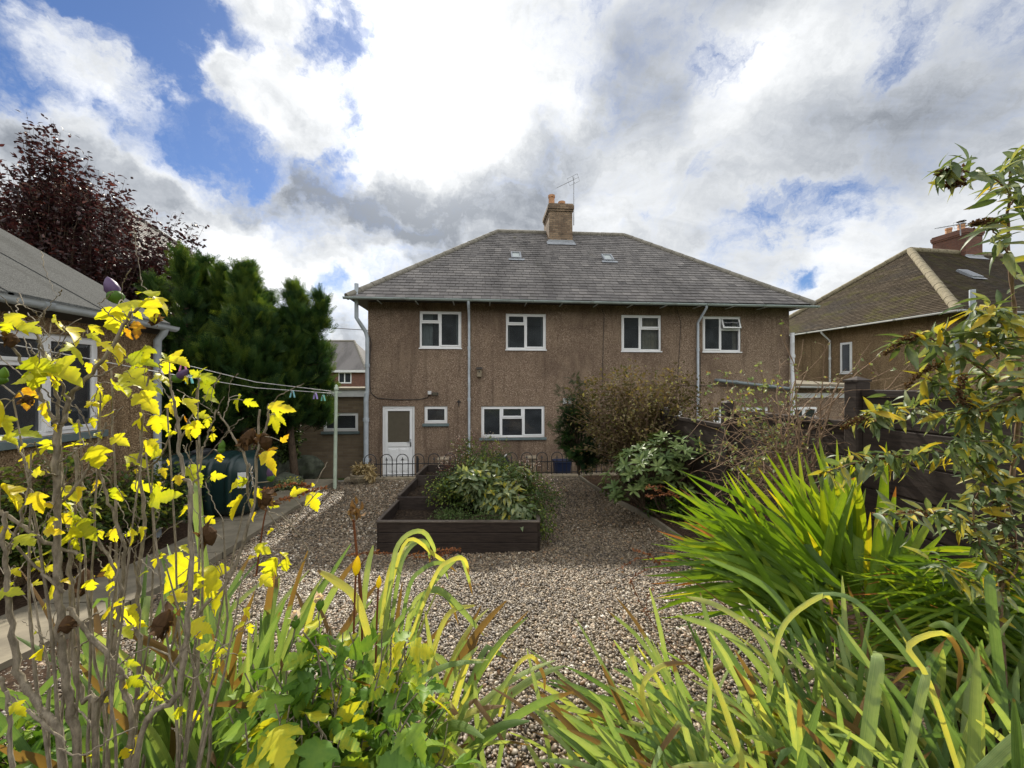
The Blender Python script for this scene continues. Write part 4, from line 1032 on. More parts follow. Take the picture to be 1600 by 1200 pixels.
# ------------------------------------------------------------------ stepped raised bed
fl = at(592, 862, 5.25)
bed = thing('raised_bed', 'dark brown board raised bed stepped in three levels on the gravel', 'raised bed', (fl.x, fl.y, 0), -YAW)
zb = fl.z
Wb = 2.17
secs = [(0, .95, zb + .405), (.95, 2.15, zb + .47), (2.15, 3.05, zb + .53)]
mb = MB()
for i in range(3): mb.box(0, Wb, -.022, .022, zb - .1 + (.1 if i else 0) + i * .135, zb + (i + 1) * .135 - .006)
mb.build('front_board', M['board'], bed, bevel=.006)
mb = MB(); mb.box(-.03, Wb + .03, -.035, .035, secs[0][2] - .004, secs[0][2] + .02); mb.build('capping', M['board_top'], bed, bevel=.005)
for x in (-.036, Wb + .002):
    mb = MB()
    for (a, b, zt_) in secs:
        n = 3
        for i in range(n): mb.box(x, x + .034, a + (.023 if a == 0 else 0), b, zb - .25 + i * (zt_ - zb + .25) / n, zb - .25 + (i + 1) * (zt_ - zb + .25) / n - .006)
    mb.build('side_board', M['board'], bed, bevel=.005)
    mb = MB()
    for (a, b, zt_) in secs: mb.box(x - .008, x + .042, a + .036, b, zt_ - .004, zt_ + .02)
    mb.build('capping', M['board_top'], bed, bevel=.005)
for (yd, zt_) in ((.95, secs[1][2]), (2.15, secs[2][2]), (3.05, secs[2][2] + .02)):
    mb = MB(); mb.box(0, Wb, yd - .02, yd + .02, zb - .2, zt_); mb.build('cross_board', M['board'], bed, bevel=.005)
mb = MB()
for (a, b, zt_) in secs:
    nx, ny = 26, 14; V = []
    for j in range(ny):
        for i in range(nx):
            x = .005 + (Wb - .01) * i / (nx - 1); y = a + .022 + (b - a - .044) * j / (ny - 1)
            V.append((x, y, zt_ - .13 + .035 * math.sin(x * 5 + y * 3) * math.sin(y * 7) + rnd.uniform(-.018, .018)))
    mb.add(V, [(j * nx + i, j * nx + i + 1, (j + 1) * nx + i + 1, (j + 1) * nx + i) for j in range(ny - 1) for i in range(nx - 1)])
o = mb.build('bed_soil', M['soil'], smooth=False); o.location = bed.location; o.rotation_euler = bed.rotation_euler; tag(o, kind='stuff')
def bedpt(x, y, z=0): return bed.matrix_basis @ Vector((x, y, 0)) + Vector((0, 0, zb + z))
BEDM = Matrix.Translation((fl.x, fl.y, 0)) @ Matrix.Rotation(-YAW, 4, 'Z')
def bedpt(x, y, z=0): return BEDM @ Vector((x, y, zb + z))

# ------------------------------------------------------------------ bow topped iron railing on the kerb
ry, rz0 = 10.0, .428
rx0, rx1 = on_y(566, 740, ry).x, on_y(1000, 740, ry).x
rail = thing('railing', 'low black bow topped iron railing along the kerb before the patio', 'railing', (rx0, ry, rz0))
L_ = rx1 - rx0; pitch_ = .40; H_ = .58
mb = MB()
for z in (.05, .33): mb.box(0, L_, -.006, .006, z - .011, z + .011)
mb.build('rail', M['iron'], rail)
nh = int(L_ / pitch_)
hp = MB(); R_ = .145
pts = [(-R_, 0, .0)] + [(-R_ * math.cos(math.pi * k / 10), 0, H_ - R_ + R_ * math.sin(math.pi * k / 10)) for k in range(11)] + [(R_, 0, .0)]
hp.tube(pts, .0115, 6); hoop0 = hp.build('hoop', M['iron'], rail, smooth=True)
sp = MB(); sp.tube([(0, .02, 0), (0, .02, .43)], .010, 6); sp.lathe([(.004, 0), (.034, .02), (.014, .05), (.0, .10)], (0, .02, .41), 8); spear0 = sp.build('spear', M['iron'], rail)
for k in range(nh):
    h1 = hoop0 if k == 0 else hoop0.copy(); s1 = spear0 if k == 0 else spear0.copy()
    for o in (h1, s1):
        if k: COL.objects.link(o); o.parent = rail
        o.location = (pitch_ * (k + .5), 0, 0)
pk_ = MB(); pk_.box(-.02, .02, -.045, -.012, -.02, .53); p0 = pk_.build('post', M['iron'], rail)
for k, px_ in enumerate((652, 785, 915)):
    o = p0 if k == 0 else p0.copy()
    if k: COL.objects.link(o); o.parent = rail
    o.location = (on_y(px_, 740, ry).x - rx0, 0, 0)

# stone plinths, crate, bin and broom on the patio behind the railing
pl0 = None
for k, (px_, lab) in enumerate(((693, 'mossy stone plinth behind the railing, nearer the back door'), (830, 'mossy stone plinth behind the railing, under the right end of the kitchen window'))):
    c = on_y(px_, 715, 10.75); zt_ = c.z
    if pl0 is None:
        pl0 = thing('stone_plinth', lab, 'plinth', (c.x, 10.75, 0), group='stone plinths on the patio')
        mb = MB(); mb.add([(-.15, -.15, 0), (.15, -.15, 0), (.15, .15, 0), (-.15, .15, 0), (-.125, -.125, zt_ - .06), (.125, -.125, zt_ - .06), (.125, .125, zt_ - .06), (-.125, .125, zt_ - .06)], [(0, 3, 2, 1), (4, 5, 6, 7), (0, 1, 5, 4), (1, 2, 6, 5), (2, 3, 7, 6), (3, 0, 4, 7)]); mb.build('shaft', M['stone'], pl0, bevel=.02)
        mb = MB(); mb.box(-.165, .165, -.165, .165, zt_ - .058, zt_); mb.build('cap', M['stone'], pl0, bevel=.02)
    else:
        o = copy_tree(pl0); o.location = (c.x, 10.75, 0); o['label'] = lab
c = on_y(878, 726, 10.9)
M['blue'] = plain('blue_plastic', (0.012, 0.022, 0.06), 0.45, .15)
cr = thing('blue_crate', 'dark blue plastic crate on the patio behind the railing', 'crate', (c.x, 10.9, 0))
mb = MB(); mb.add([(-.2, -.15, 0.002), (.2, -.15, .002), (.2, .15, .002), (-.2, .15, .002), (-.24, -.18, .62), (.24, -.18, .62), (.24, .18, .62), (-.24, .18, .62), (-.22, -.16, .62), (.22, -.16, .62), (.22, .16, .62), (-.22, .16, .62), (-.19, -.14, .05), (.19, -.14, .05), (.19, .14, .05), (-.19, .14, .05)],
      [(0, 3, 2, 1), (0, 1, 5, 4), (1, 2, 6, 5), (2, 3, 7, 6), (3, 0, 4, 7), (4, 5, 9, 8), (5, 6, 10, 9), (6, 7, 11, 10), (7, 4, 8, 11), (8, 9, 13, 12), (9, 10, 14, 13), (10, 11, 15, 14), (11, 8, 12, 15), (12, 13, 14, 15)]); mb.build('tub', M['blue'], cr, bevel=.01)
mb = MB(); mb.box(-.255, .255, -.195, .195, .56, .60); mb.build('rim', M['blue'], cr, bevel=.008)
c = on_y(784, 720, 10.85)
bn = thing('dustbin', 'round black bin on the patio with a white pole beside it', 'bin', (c.x, 10.85, 0))
mb = MB(); mb.lathe([(.0, .002), (.16, .002), (.20, .62), (.0, .62)], n=20); mb.build('bin_body', M['iron'], bn, smooth=False)
mb = MB(); mb.lathe([(.215, .60), (.215, .64), (.19, .70), (.10, .76), (.0, .78)], n=20); mb.build('lid', M['iron'], bn, smooth=True)
a, b = on_y(772, 731, 10.6), on_y(792, 709.5, 10.5)
br = thing('broom', 'white handled broom leaning on the railing behind the raised bed', 'broom', tuple(a))
a_, d_ = Vector(a), (b - a).normalized(); foot = a_ - d_ * ((a_.z - .12) / d_.z)
mb = MB(); mb.tube([foot - a_, b - a_], .018, 8); mb.build('handle', M['upvc'], br, smooth=True)
mb = MB(); f_ = foot - a_; mb.box(f_.x - .14, f_.x + .14, f_.y - .03, f_.y + .03, f_.z - .11, f_.z + .03); mb.build('brush_head', M['iron'], br, bevel=.01)

# stone planter with dry straw-like plant beside the kerb
c = gnd(564, 753); c = at(564, 753, 9.4)
pz_ = float(g(c.x, c.y))
pot = thing('stone_planter', 'round weathered stone planter standing on the gravel by the kerb', 'planter', (c.x, c.y, pz_))
prof = [(.0, .001), (.15, .001), (.17, .02), (.155, .04), (.20, .09), (.235, .17), (.24, .21), (.25, .22), (.25, .25), (.215, .25), (.205, .2), (.0, .2)]
mb = MB(); mb.lathe(prof, n=24); mb.build('bowl', M['stone'], pot, smooth=False)
mb = MB()
for k in range(24): an = k * math.pi / 12; mb.tube([(math.cos(an) * .165, math.sin(an) * .165, .05), (math.cos(an) * .212, math.sin(an) * .212, .10), (math.cos(an) * .242, math.sin(an) * .242, .18)], .012, 5)
mb.build('fluting', M['stone'], pot, smooth=True)
mb = MB(); mb.lathe([(.21, .0), (.0, .02)], (0, 0, .215), 18); mb.build('potting_soil', M['soil'], pot)

# clothes pole, washing lines and pegs
pp = gnd(523, 762); pp = at(523, 762, 8.9); pgz = float(g(pp.x, pp.y)); ptop = at(526, 609, 8.9).z
cp = thing('clothes_pole', 'pale green metal clothes pole standing on the gravel', 'pole', (pp.x, pp.y, pgz))
lean = .035
mb = MB(); mb.tube([(0, 0, -.1), (lean, 0, ptop - pgz)], [.042, .036], 12); mb.build('shaft', M['pole'], cp, smooth=True)
mb = MB(); mb.lathe([(.04, 0), (.05, .02), (.05, .06), (.03, .09), (.035, .12), (.0, .15)], (lean, 0, ptop - pgz - .02), 12); mb.tube([(lean - .11, 0, ptop - pgz - .06), (lean + .11, 0, ptop - pgz - .06)], .012, 6); mb.build('finial', M['pole'], cp, smooth=True)
M['line'] = plain('white_line', (0.75, 0.75, 0.72), 0.6)
P1 = Vector((pp.x - .09, pp.y, ptop - .08))
def line_obj(label, pxs):
    pts = [P1] + [at(*q) for q in pxs]
    mb = MB(); b0 = pts[0]; mb.tube([p - b0 for p in pts], .006, 5); o = mb.build('washing_line', M['line'], smooth=True); o.location = b0
    return tag(o, label, 'washing line', 'washing lines'), pts
l1, L1 = line_obj('lower white washing line running left from the pale green pole', [(400, 606, 6.9), (265, 584.5, 5.6), (225, 577, 5.2), (120, 557, 4.4), (0, 535, 3.8)])
P1 = P1 + Vector((0, 0, .05))
l2, L2 = line_obj('upper white washing line that ends at the outbuilding gutter', [(400, 597, 6.9), (297, 572, 6.1), (270, 566, 5.95)])
PEG = [((457, 614, 7.75), (.25, .55, .6), 'turquoise clothes peg hanging on the washing line'), ((493, 617, 8.4), (.38, .3, .62), 'lilac clothes peg hanging near the pole'), ((505, 620, 8.6), (.2, .55, .45), 'green clothes peg right beside the pole'),
       ((286, 571, 5.9), (.7, .25, .45), 'pink clothes peg on the upper line above the oil tank'), ((296, 590, 5.95), (.2, .6, .6), 'pale cyan clothes peg on the lower line above the oil tank'), ((250, 582, 5.5), (.7, .6, .7), 'whitish clothes peg on the line in front of the outbuilding downpipe')]
for (q, col, lab) in PEG:
    p = at(*q); pg = thing('clothes_peg', lab, 'peg', tuple(p), rnd.uniform(-.5, .5), 'clothes pegs on the washing lines'); pg.scale = (1.5, 1.5, 1.5); mt = plain('peg_plastic', col, .4)
    for s_ in (-1, 1):
        mb = MB(); mb.add([(s_ * .004, -.012, .03), (s_ * .012, -.012, .03), (s_ * .035, -.012, -.06), (s_ * .022, -.012, -.06), (s_ * .004, .012, .03), (s_ * .012, .012, .03), (s_ * .035, .012, -.06), (s_ * .022, .012, -.06)], [(0, 1, 2, 3), (7, 6, 5, 4), (0, 4, 5, 1), (1, 5, 6, 2), (2, 6, 7, 3), (3, 7, 4, 0)]); mb.build('prong', mt, pg)
    mb = MB(); mb.tube([(0, -.018, .012), (0, .018, .012)], .013, 8); mb.build('spring', M['alu'], pg)
mb = MB(); a, b = at(575, 516, 11.3), at(262, 463, 10.2); mid = (a + b) / 2 - Vector((0, 0, .18)); mb.tube([Vector((0, 0, 0)), (a + mid) / 2 - a - Vector((0, 0, .05)), mid - a, (b + mid) / 2 - a - Vector((0, 0, .05)), b - a], .010, 5)
o = mb.build('overhead_cable', M['cable'], smooth=True); o.location = a; tag(o, 'thin overhead cable running left from the corner of the house through the conifers', 'cable')

# green plastic oil tank, ribbed
tc = at(335, 790, 6.9); tz = float(g(tc.x, tc.y))
tank = thing('oil_tank', 'dark green ribbed plastic oil tank under the conifers', 'tank', (tc.x, tc.y, tz), -YAW + .12)
def tprof(s_, n=36):
    P = []
    for k in range(n):
        an = 2 * math.pi * k / n; c_, s__ = math.cos(an), math.sin(an)
        P.append((math.copysign(abs(c_) ** .55, c_) * .48 * s_, .60 + math.copysign(abs(s__) ** .55, s__) * .52 * s_))
    return P
mb = MB(); xs = [-.86, -.84, -.78, -.62, .62, .78, .84, .86]; sc_ = [.0, .7, .9, 1, 1, .9, .7, 0]
V = []; n = 36
for x, s_ in zip(xs, sc_):
    for (y, z) in tprof(s_): V.append((x, y, z))
mb.add(V, [(i * n + k, i * n + (k + 1) % n, (i + 1) * n + (k + 1) % n, (i + 1) * n + k) for i in range(len(xs) - 1) for k in range(n)]); mb.build('tank_body', M['tank'], tank, smooth=True)
for x in (-.5, -.17, .17, .5):
    mb = MB(); V = []
    for xx, s_ in ((x - .06, .98), (x - .045, 1.06), (x + .045, 1.06), (x + .06, .98)):
        for (y, z) in tprof(s_): V.append((xx, y, z))
    mb.add(V, [(i * n + k, i * n + (k + 1) % n, (i + 1) * n + (k + 1) % n, (i + 1) * n + k) for i in range(3) for k in range(n)]); mb.build('rib', M['tank'], tank, smooth=True)
mb = MB(); mb.lathe([(.16, 0), (.16, .05), (.12, .08), (.0, .09)], (-.2, 0, 1.13), 16); mb.build('filler_cap', M['iron'], tank)
mb = MB(); mb.add([(.70, -.475, .62), (.83, -.36, .60), (.83, -.36, .86), (.70, -.475, .88)], [(0, 1, 2, 3)]); mb.box(.66, .80, -.50, -.49, .62, .88); mb.build('notice', M['upvc'], tank)
mb = MB(); mb.box(-.9, .9, -.5, .5, -.1, .085); mb.build('base_slab', M['conc'], tank)

# mossy boulders in the corner by the extension
M['moss_stone'] = plain('mossy_boulder', (0.075, 0.085, 0.06), 0.95, .4, 7.0, dirt=(0.05, 0.08, 0.02))
for (q, r, lab) in (((478, 745, 10.4), (.36, .3, .30), 'mossy grey boulder against the extension wall'), ((447, 760, 9.0), (.42, .3, .2), 'low flat mossy boulder beside the path'), ((425, 735, 9.6), (.4, .3, .5), 'tall dark boulder under the conifers')):
    p = at(*q); z = float(g(p.x, min(p.y, 9.9))); mb = MB(); mb.blobmesh((0, 0, r[2] * .6), r, seed=int(q[0]), amp=.22, nu=22, nv=14)
    o = mb.build('boulder', M['moss_stone'], smooth=True); o.location = (p.x, p.y, z); tag(o, lab, 'boulder', 'boulders in the left corner')
# ------------------------------------------------------------------ plant kit
def norm(a):
    a = np.asarray(a, np.float64); return a / np.maximum(np.linalg.norm(a, axis=-1, keepdims=True), 1e-9)
def frames(D, U, size, wid=1.0):
    D = norm(D); sd = norm(np.cross(D, U)); n_ = np.cross(sd, D); s_ = np.asarray(size)[:, None]
    return np.stack([sd * s_ * wid, D * s_, n_ * s_], axis=2)
def leaf_t(st, wd, fold=.25, droop=.3, wave=0.0):
    V = []; al = []
    for i, (s_, w_) in enumerate(zip(st, wd)):
        zm = -droop * s_ * s_; ze = zm + fold * w_ + wave * math.sin(i * 2.4)
        V += [(-w_, s_ + .12 * w_ * (1 - s_), ze), (0, s_, zm), (w_, s_ + .12 * w_ * (1 - s_), ze * 1.0 - wave * .6 * math.cos(i * 1.7))]; al += [s_, s_ * .8, s_]
    F = []
    for i in range(len(st) - 1):
        a = 3 * i; F += [(a, a + 1, a + 4, a + 3), (a + 1, a + 2, a + 5, a + 4)]
    return np.array(V, np.float32), np.array(F), np.array(al, np.float32)
def lobed_t(fold, droop, wave, seed):
    """three lobed, coarsely toothed leaf: outline points paired with points on the midrib"""
    r = random.Random(seed)
    prs = [(0, .015, 0), (.03, .10, -.03), (.07, .20, .02), (.10, .26, .10), (.14, .25, .13), (.17, .36, .20), (.20, .36, .24), (.23, .47, .36), (.27, .49, .42), (.32, .38, .41), (.36, .36, .43), (.40, .25, .41), (.45, .20, .43), (.50, .27, .53), (.54, .25, .56), (.60, .30, .65), (.65, .24, .68), (.71, .24, .76), (.77, .15, .79), (.84, .14, .87), (.91, .06, .93), (1, 0, 1)]
    V = []; al = []; F = []
    for i, (m_, ox, oy) in enumerate(prs):
        zm = -droop * m_ * m_
        for sg in (-1, 0, 1):
            if sg == 0: V.append((0, m_, zm)); al.append(m_ * .7)
            else:
                k = r.uniform(.9, 1.1); zz = -droop * oy * oy + fold * ox + wave * math.sin(oy * 9 + sg) * ox * 3 - (.5 * ox * ox if seed % 2 else 0); V.append((sg * ox * k, oy + r.uniform(-.012, .012), zz)); al.append(.35 + .65 * max(oy, ox * 1.6))
    for i in range(len(prs) - 1):
        a_ = 3 * i; F += [(a_, a_ + 1, a_ + 4, a_ + 3), (a_ + 1, a_ + 2, a_ + 5, a_ + 4)]
    return np.array(V, np.float32), np.array(F), np.array(al, np.float32)
LOBED = [lobed_t(f_, d_, w_, k) for k, (f_, d_, w_) in enumerate(((.25, .25, .03), (.55, .45, .05), (.1, .7, .06), (.8, .15, .04), (.35, .9, .05), (-.2, .4, .06)))]
OVATE = leaf_t([0, .15, .4, .7, 1], [.02, .22, .30, .18, 0], .25, .3)
LANCE = [leaf_t([0, .12, .3, .5, .7, .87, 1], [.015, .09, .135, .14, .105, .05, 0], .4, d_, .008) for d_ in (.25, .6)]
ELLIP = leaf_t([0, .2, .5, .8, 1], [.02, .12, .165, .12, .01], .2, .25)
SMALL = leaf_t([0, .4, 1], [.04, .28, .0], .2, .2)
def spray_t():
    V = []; F = []
    def fin(a, b, w_):
        a = np.array(a); b = np.array(b); d = (b - a); p = np.array([-d[1], d[0], 0]); p = p / np.linalg.norm(p) * w_
        i = len(V); m_ = a + d * .45
        V.extend([a, m_ + p, b, m_ - p]); F.append((i, i + 3, i + 2, i + 1))
    fin((0, 0, 0), (0, 1, -.12), .022)
    for k in range(7):
        y = .06 + .13 * k; l = .42 * (1 - .10 * k)
        for s_ in (-1, 1): fin((0, y, -.02 * k), (s_ * l * .72, y + l * .75, -.05 - .02 * k), .030)
    return np.array(V, np.float32), np.array(F), None
SPRAY = spray_t()

def crv(P, n):
    """Catmull-Rom through the points"""
    P = [np.array(p, float) for p in P]
    if len(P) == 2: return [P[0] + (P[1] - P[0]) * i / (n - 1) for i in range(n)]
    Q = [2 * P[0] - P[1]] + P + [2 * P[-1] - P[-2]]; m_ = len(P) - 1; R = []
    for i in range(n):
        u = i / (n - 1) * m_; k = min(int(u), m_ - 1); f = u - k; a, b, c, d = Q[k:k + 4]
        R.append(.5 * ((2 * b) + (-a + c) * f + (2 * a - 5 * b + 4 * c - d) * f * f + (-a + 3 * b - 3 * c + d) * f ** 3))
    return R

CAMV = np.array([0, 0, CAMZ])
def blade(mb, pts, width, tint, tip=0.0, fold=.25, kind='iris', roll=None, n=14):
    C = np.array(crv(pts, n)); T = norm(np.gradient(C, axis=0)); Vd = norm(C - CAMV)
    sd = norm(np.cross(T, Vd)); up = np.cross(sd, T)
    ro = nrs.uniform(-.9, .9) if roll is None else roll
    tw = ro + np.linspace(0, nrs.uniform(-.4, .4), n)
    sd2 = sd * np.cos(tw)[:, None] + up * np.sin(tw)[:, None]; nn = np.cross(sd2, T)
    s_ = np.linspace(0, 1, n)
    if kind == 'iris': wv = np.where(s_ < .62, .82 + .18 * np.sin(s_ / .62 * 1.57), np.sqrt(np.maximum(1 - ((s_ - .62) / .385) ** 2, 0)))
    elif kind == 'lance': wv = np.sin(np.clip(.12 + s_ * .88, 0, 1) ** .85 * math.pi) ** .8
    else: wv = (1 - s_) ** .6
    wv = np.maximum(wv, .02) * width / 2
    L = C - sd2 * wv[:, None] + nn * (fold * wv)[:, None]; R = C + sd2 * wv[:, None] + nn * (fold * wv)[:, None]
    V = np.stack([L, C, R], 1).reshape(-1, 3)
    F = []
    for i in range(n - 1):
        a = 3 * i; F += [(a, a + 1, a + 4, a + 3), (a + 1, a + 2, a + 5, a + 4)]
    # dry tip and thin dry margin
    we = np.clip((s_ - (1 - tip * 1.0)) / .18 + .3, 0, 1) * (tip > 0.01)
    ed = nrs.uniform(.0, .35)
    Wr = np.stack([np.maximum(we, ed), we, np.maximum(we, ed * nrs.uniform(0, 1))], 1).reshape(-1)
    Tn = np.repeat(np.clip(tint + nrs.uniform(-.06, .06) + .12 * s_, 0, 1), 3); Tn = Tn.reshape(-1, 3); Tn[:, 1] += .07; Tn = np.clip(Tn, 0, 1).reshape(-1)
    off = nrs.uniform(0, 50); mb.add(V, F, 0, Tn, Wr, np.tile([off - .5, off, off + .5], n))

def local(mb, base):
    b = np.array(base, np.float32); mb.c = [(c[0] - b, *c[1:]) for c in mb.c]; return mb

def twig(a, b, arch, n=7, jit=.03):
    a = np.array(a, float); b = np.array(b, float); L = np.linalg.norm(b - a); m_ = (a + b) / 2 + np.array([0, 0, arch * L]) + nrs.normal(0, jit * L, 3)
    C = np.array(crv([a, m_, b], n)); C[1:-1] += nrs.normal(0, jit * .3 * L, (n - 2, 3)); return C

def bush(name, label, cat, base, lobes, stemm, leafm, leaf, size, per=24, tint=(.2, .9), r0=.012, arch=.12, along=(.35, 1.0), mode='twig', group=None, spread=.06, up=.5, wear=0.0, wid=1.0, parts=('stem', 'foliage'), surf=.55, stems=True, side=0, grow=1.0):
    """twigs from the base into each lobe (centre, radii, number), leaves set along the outer part of every twig"""
    base = np.array(base, float)
    t_ = thing(name, label, cat, tuple(base), 0, group)
    sm_ = MB(); LV = []; LD = []; LU = []; LT = []; LS = []
    for (c, r, n) in lobes:
        c = np.array(c, float); r = np.array(r, float) * grow; hub = base + (c - base) * .45 + nrs.normal(0, .05, 3)
        if stems: sm_.tube(twig(base, hub, .05, 6), list(np.linspace(r0 * 2.2, r0 * 1.4, 6)), 6)
        for _ in range(n):
            d = norm(nrs.normal(0, 1, 3)); d[2] = d[2] * .8 + up * .4
            tip = c + d * r * (nrs.uniform(surf, 1.0))
            C = twig(hub, tip, arch, 8)
            if stems: sm_.tube(C, list(np.linspace(r0, r0 * .25, 8)), 4, caps=False)
            ctint = nrs.uniform(*tint)
            C2s = [C]
            for _s in range(side):
                k = nrs.randint(3, 7); dd = norm(nrs.normal(0, 1, 3) + norm(C[k] - C[k - 1]) * 1.2); C2 = twig(C[k], C[k] + dd * r.mean() * nrs.uniform(.25, .5), arch, 8)
                if stems: sm_.tube(C2, list(np.linspace(r0 * .5, r0 * .2, 8)), 3, caps=False)
                C2s.append(C2)
            for C_ in C2s:
                if mode == 'whorl':
                    ax = norm(C_[-1] - C_[-2] + np.array([0, 0, .05]))
                    p1 = norm(np.cross(ax, [.3, .2, .9])); p2 = np.cross(ax, p1)
                    for k in range(per):
                        an = 2 * math.pi * k / per * 1.0 + nrs.uniform(-.25, .25); rr_ = nrs.uniform(.75, 1.25)
                        LD.append((p1 * math.cos(an) + p2 * math.sin(an)) * rr_ + ax * nrs.uniform(.1, .8)); LU.append(ax); LV.append(C_[-1] - ax * nrs.uniform(0, .04)); LT.append(ctint + nrs.normal(0, .12)); LS.append(nrs.uniform(*size))
                else:
                    for k in range(per):
                        s_ = nrs.uniform(*along); f = s_ * 7; i = min(int(f), 6); p = C_[i] + (C_[i + 1] - C_[i]) * (f - i)
                        td = norm(C_[i + 1] - C_[i]); od = norm(nrs.normal(0, 1, 3)); od -= td * od.dot(td) * .6
                        LD.append(od + td * .7 + np.array([0, 0, -.15])); LU.append(np.array([0, 0, 1]) + nrs.normal(0, .5, 3)); LV.append(p + nrs.normal(0, spread, 3) * .5); LT.append(ctint + nrs.normal(0, .12)); LS.append(nrs.uniform(*size))
    if stems: local(sm_, base).build(parts[0], stemm, t_, smooth=True)
    fm = MB(); TV, TF, al = leaf
    fm.scatter(TV, TF, frames(np.array(LD), np.array(LU), np.array(LS), wid), np.array(LV), np.clip(LT, 0, 1), along=al, wear=(nrs.rand(len(LV)) < wear) * nrs.uniform(.4, 1, len(LV)))
    local(fm, base).build(parts[1], leafm, t_)
    return t_
def pr(rx, ry, t, depth=None): return (rx * t / FPX, (depth or rx * t / FPX), ry * t / FPX)

M['bark_grey'] = barkmat('grey_twig_bark', (0.13, 0.11, 0.082), (0.33, 0.285, 0.215), 70)
M['bark_brown'] = barkmat('brown_bark', (0.05, 0.035, 0.025), (0.13, 0.095, 0.065))
M['bark_pale'] = barkmat('tan_twig_bark', (0.14, 0.09, 0.055), (0.30, 0.21, 0.14), 60)
M['yellow'] = leafmat('yellow_autumn_leaf', [(0, (.24, .32, .02)), (.3, (.46, .50, .03)), (.65, (.70, .65, .035)), (.9, (.74, .56, .03)), (1, (.52, .25, .03))], wearcol=(.32, .15, .03), trans=.55, tmul=(1.3, 1.25, .45))
M['green'] = leafmat('green_leaf', [(0, (.045, .11, .018)), (.45, (.12, .24, .035)), (.8, (.24, .36, .045)), (1, (.55, .52, .03))], trans=.45, rough=.5, spec=.3)
M['iris'] = leafmat('glaucous_blade', [(0, (.06, .125, .04)), (.45, (.165, .26, .09)), (.8, (.33, .41, .15)), (1, (.56, .52, .12))], wearcol=(.19, .115, .05), trans=.48, rough=.45, tmul=(1.3, 1.25, .5), vein=.55, vn=13.0)
M['croc'] = leafmat('bright_green_blade', [(0, (.05, .11, .014)), (.5, (.15, .26, .018)), (.85, (.32, .40, .022)), (1, (.52, .44, .03))], wearcol=(.35, .14, .04), trans=.5, rough=.4, tmul=(1.3, 1.2, .45), vein=.4, vn=9.0)
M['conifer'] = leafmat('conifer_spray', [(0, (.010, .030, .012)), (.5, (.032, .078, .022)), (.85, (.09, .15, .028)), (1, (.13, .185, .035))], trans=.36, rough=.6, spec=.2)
M['purple'] = leafmat('purple_leaf', [(0, (.018, .012, .013)), (.5, (.046, .024, .026)), (.85, (.085, .036, .034)), (1, (.15, .06, .04))], trans=.3, tmul=(1.3, .8, .8))
M['weigela'] = leafmat('faded_shrub_leaf', [(0, (.05, .055, .02)), (.4, (.105, .095, .04)), (.7, (.17, .12, .07)), (.9, (.25, .22, .08)), (1, (.36, .38, .10))], trans=.35, rough=.7, spec=.1)
M['rhodo'] = leafmat('glossy_evergreen_leaf', [(0, (.04, .075, .022)), (.6, (.12, .18, .055)), (1, (.24, .31, .11))], trans=.3, rough=.45, spec=.25)
M['budd'] = leafmat('buddleia_leaf', [(0, (.06, .10, .04)), (.4, (.13, .19, .085)), (.62, (.26, .31, .18)), (.8, (.42, .40, .06)), (1, (.56, .42, .05))], wearcol=(.25, .12, .03), trans=.42)
M['ivy'] = leafmat('hedge_leaf', [(0, (.025, .055, .014)), (.5, (.075, .125, .026)), (.85, (.20, .25, .04)), (1, (.38, .38, .05))], trans=.35)
M['dry'] = leafmat('dry_brown', [(0, (.05, .03, .018)), (.5, (.14, .08, .04)), (1, (.30, .19, .10))], trans=.3, rough=.8, spec=.1)
M['rust'] = leafmat('rusty_seed_stalk', [(0, (.08, .035, .02)), (.5, (.18, .07, .035)), (1, (.28, .13, .07))], trans=.2, rough=.8, spec=.1)
M['straw'] = leafmat('straw', [(0, (.18, .12, .05)), (.5, (.36, .27, .13)), (1, (.5, .42, .25))], trans=.35, rough=.7)
M['palefl'] = leafmat('pale_petal', [(0, (.50, .30, .32)), (.5, (.68, .52, .50)), (1, (.8, .74, .70))], trans=.4)

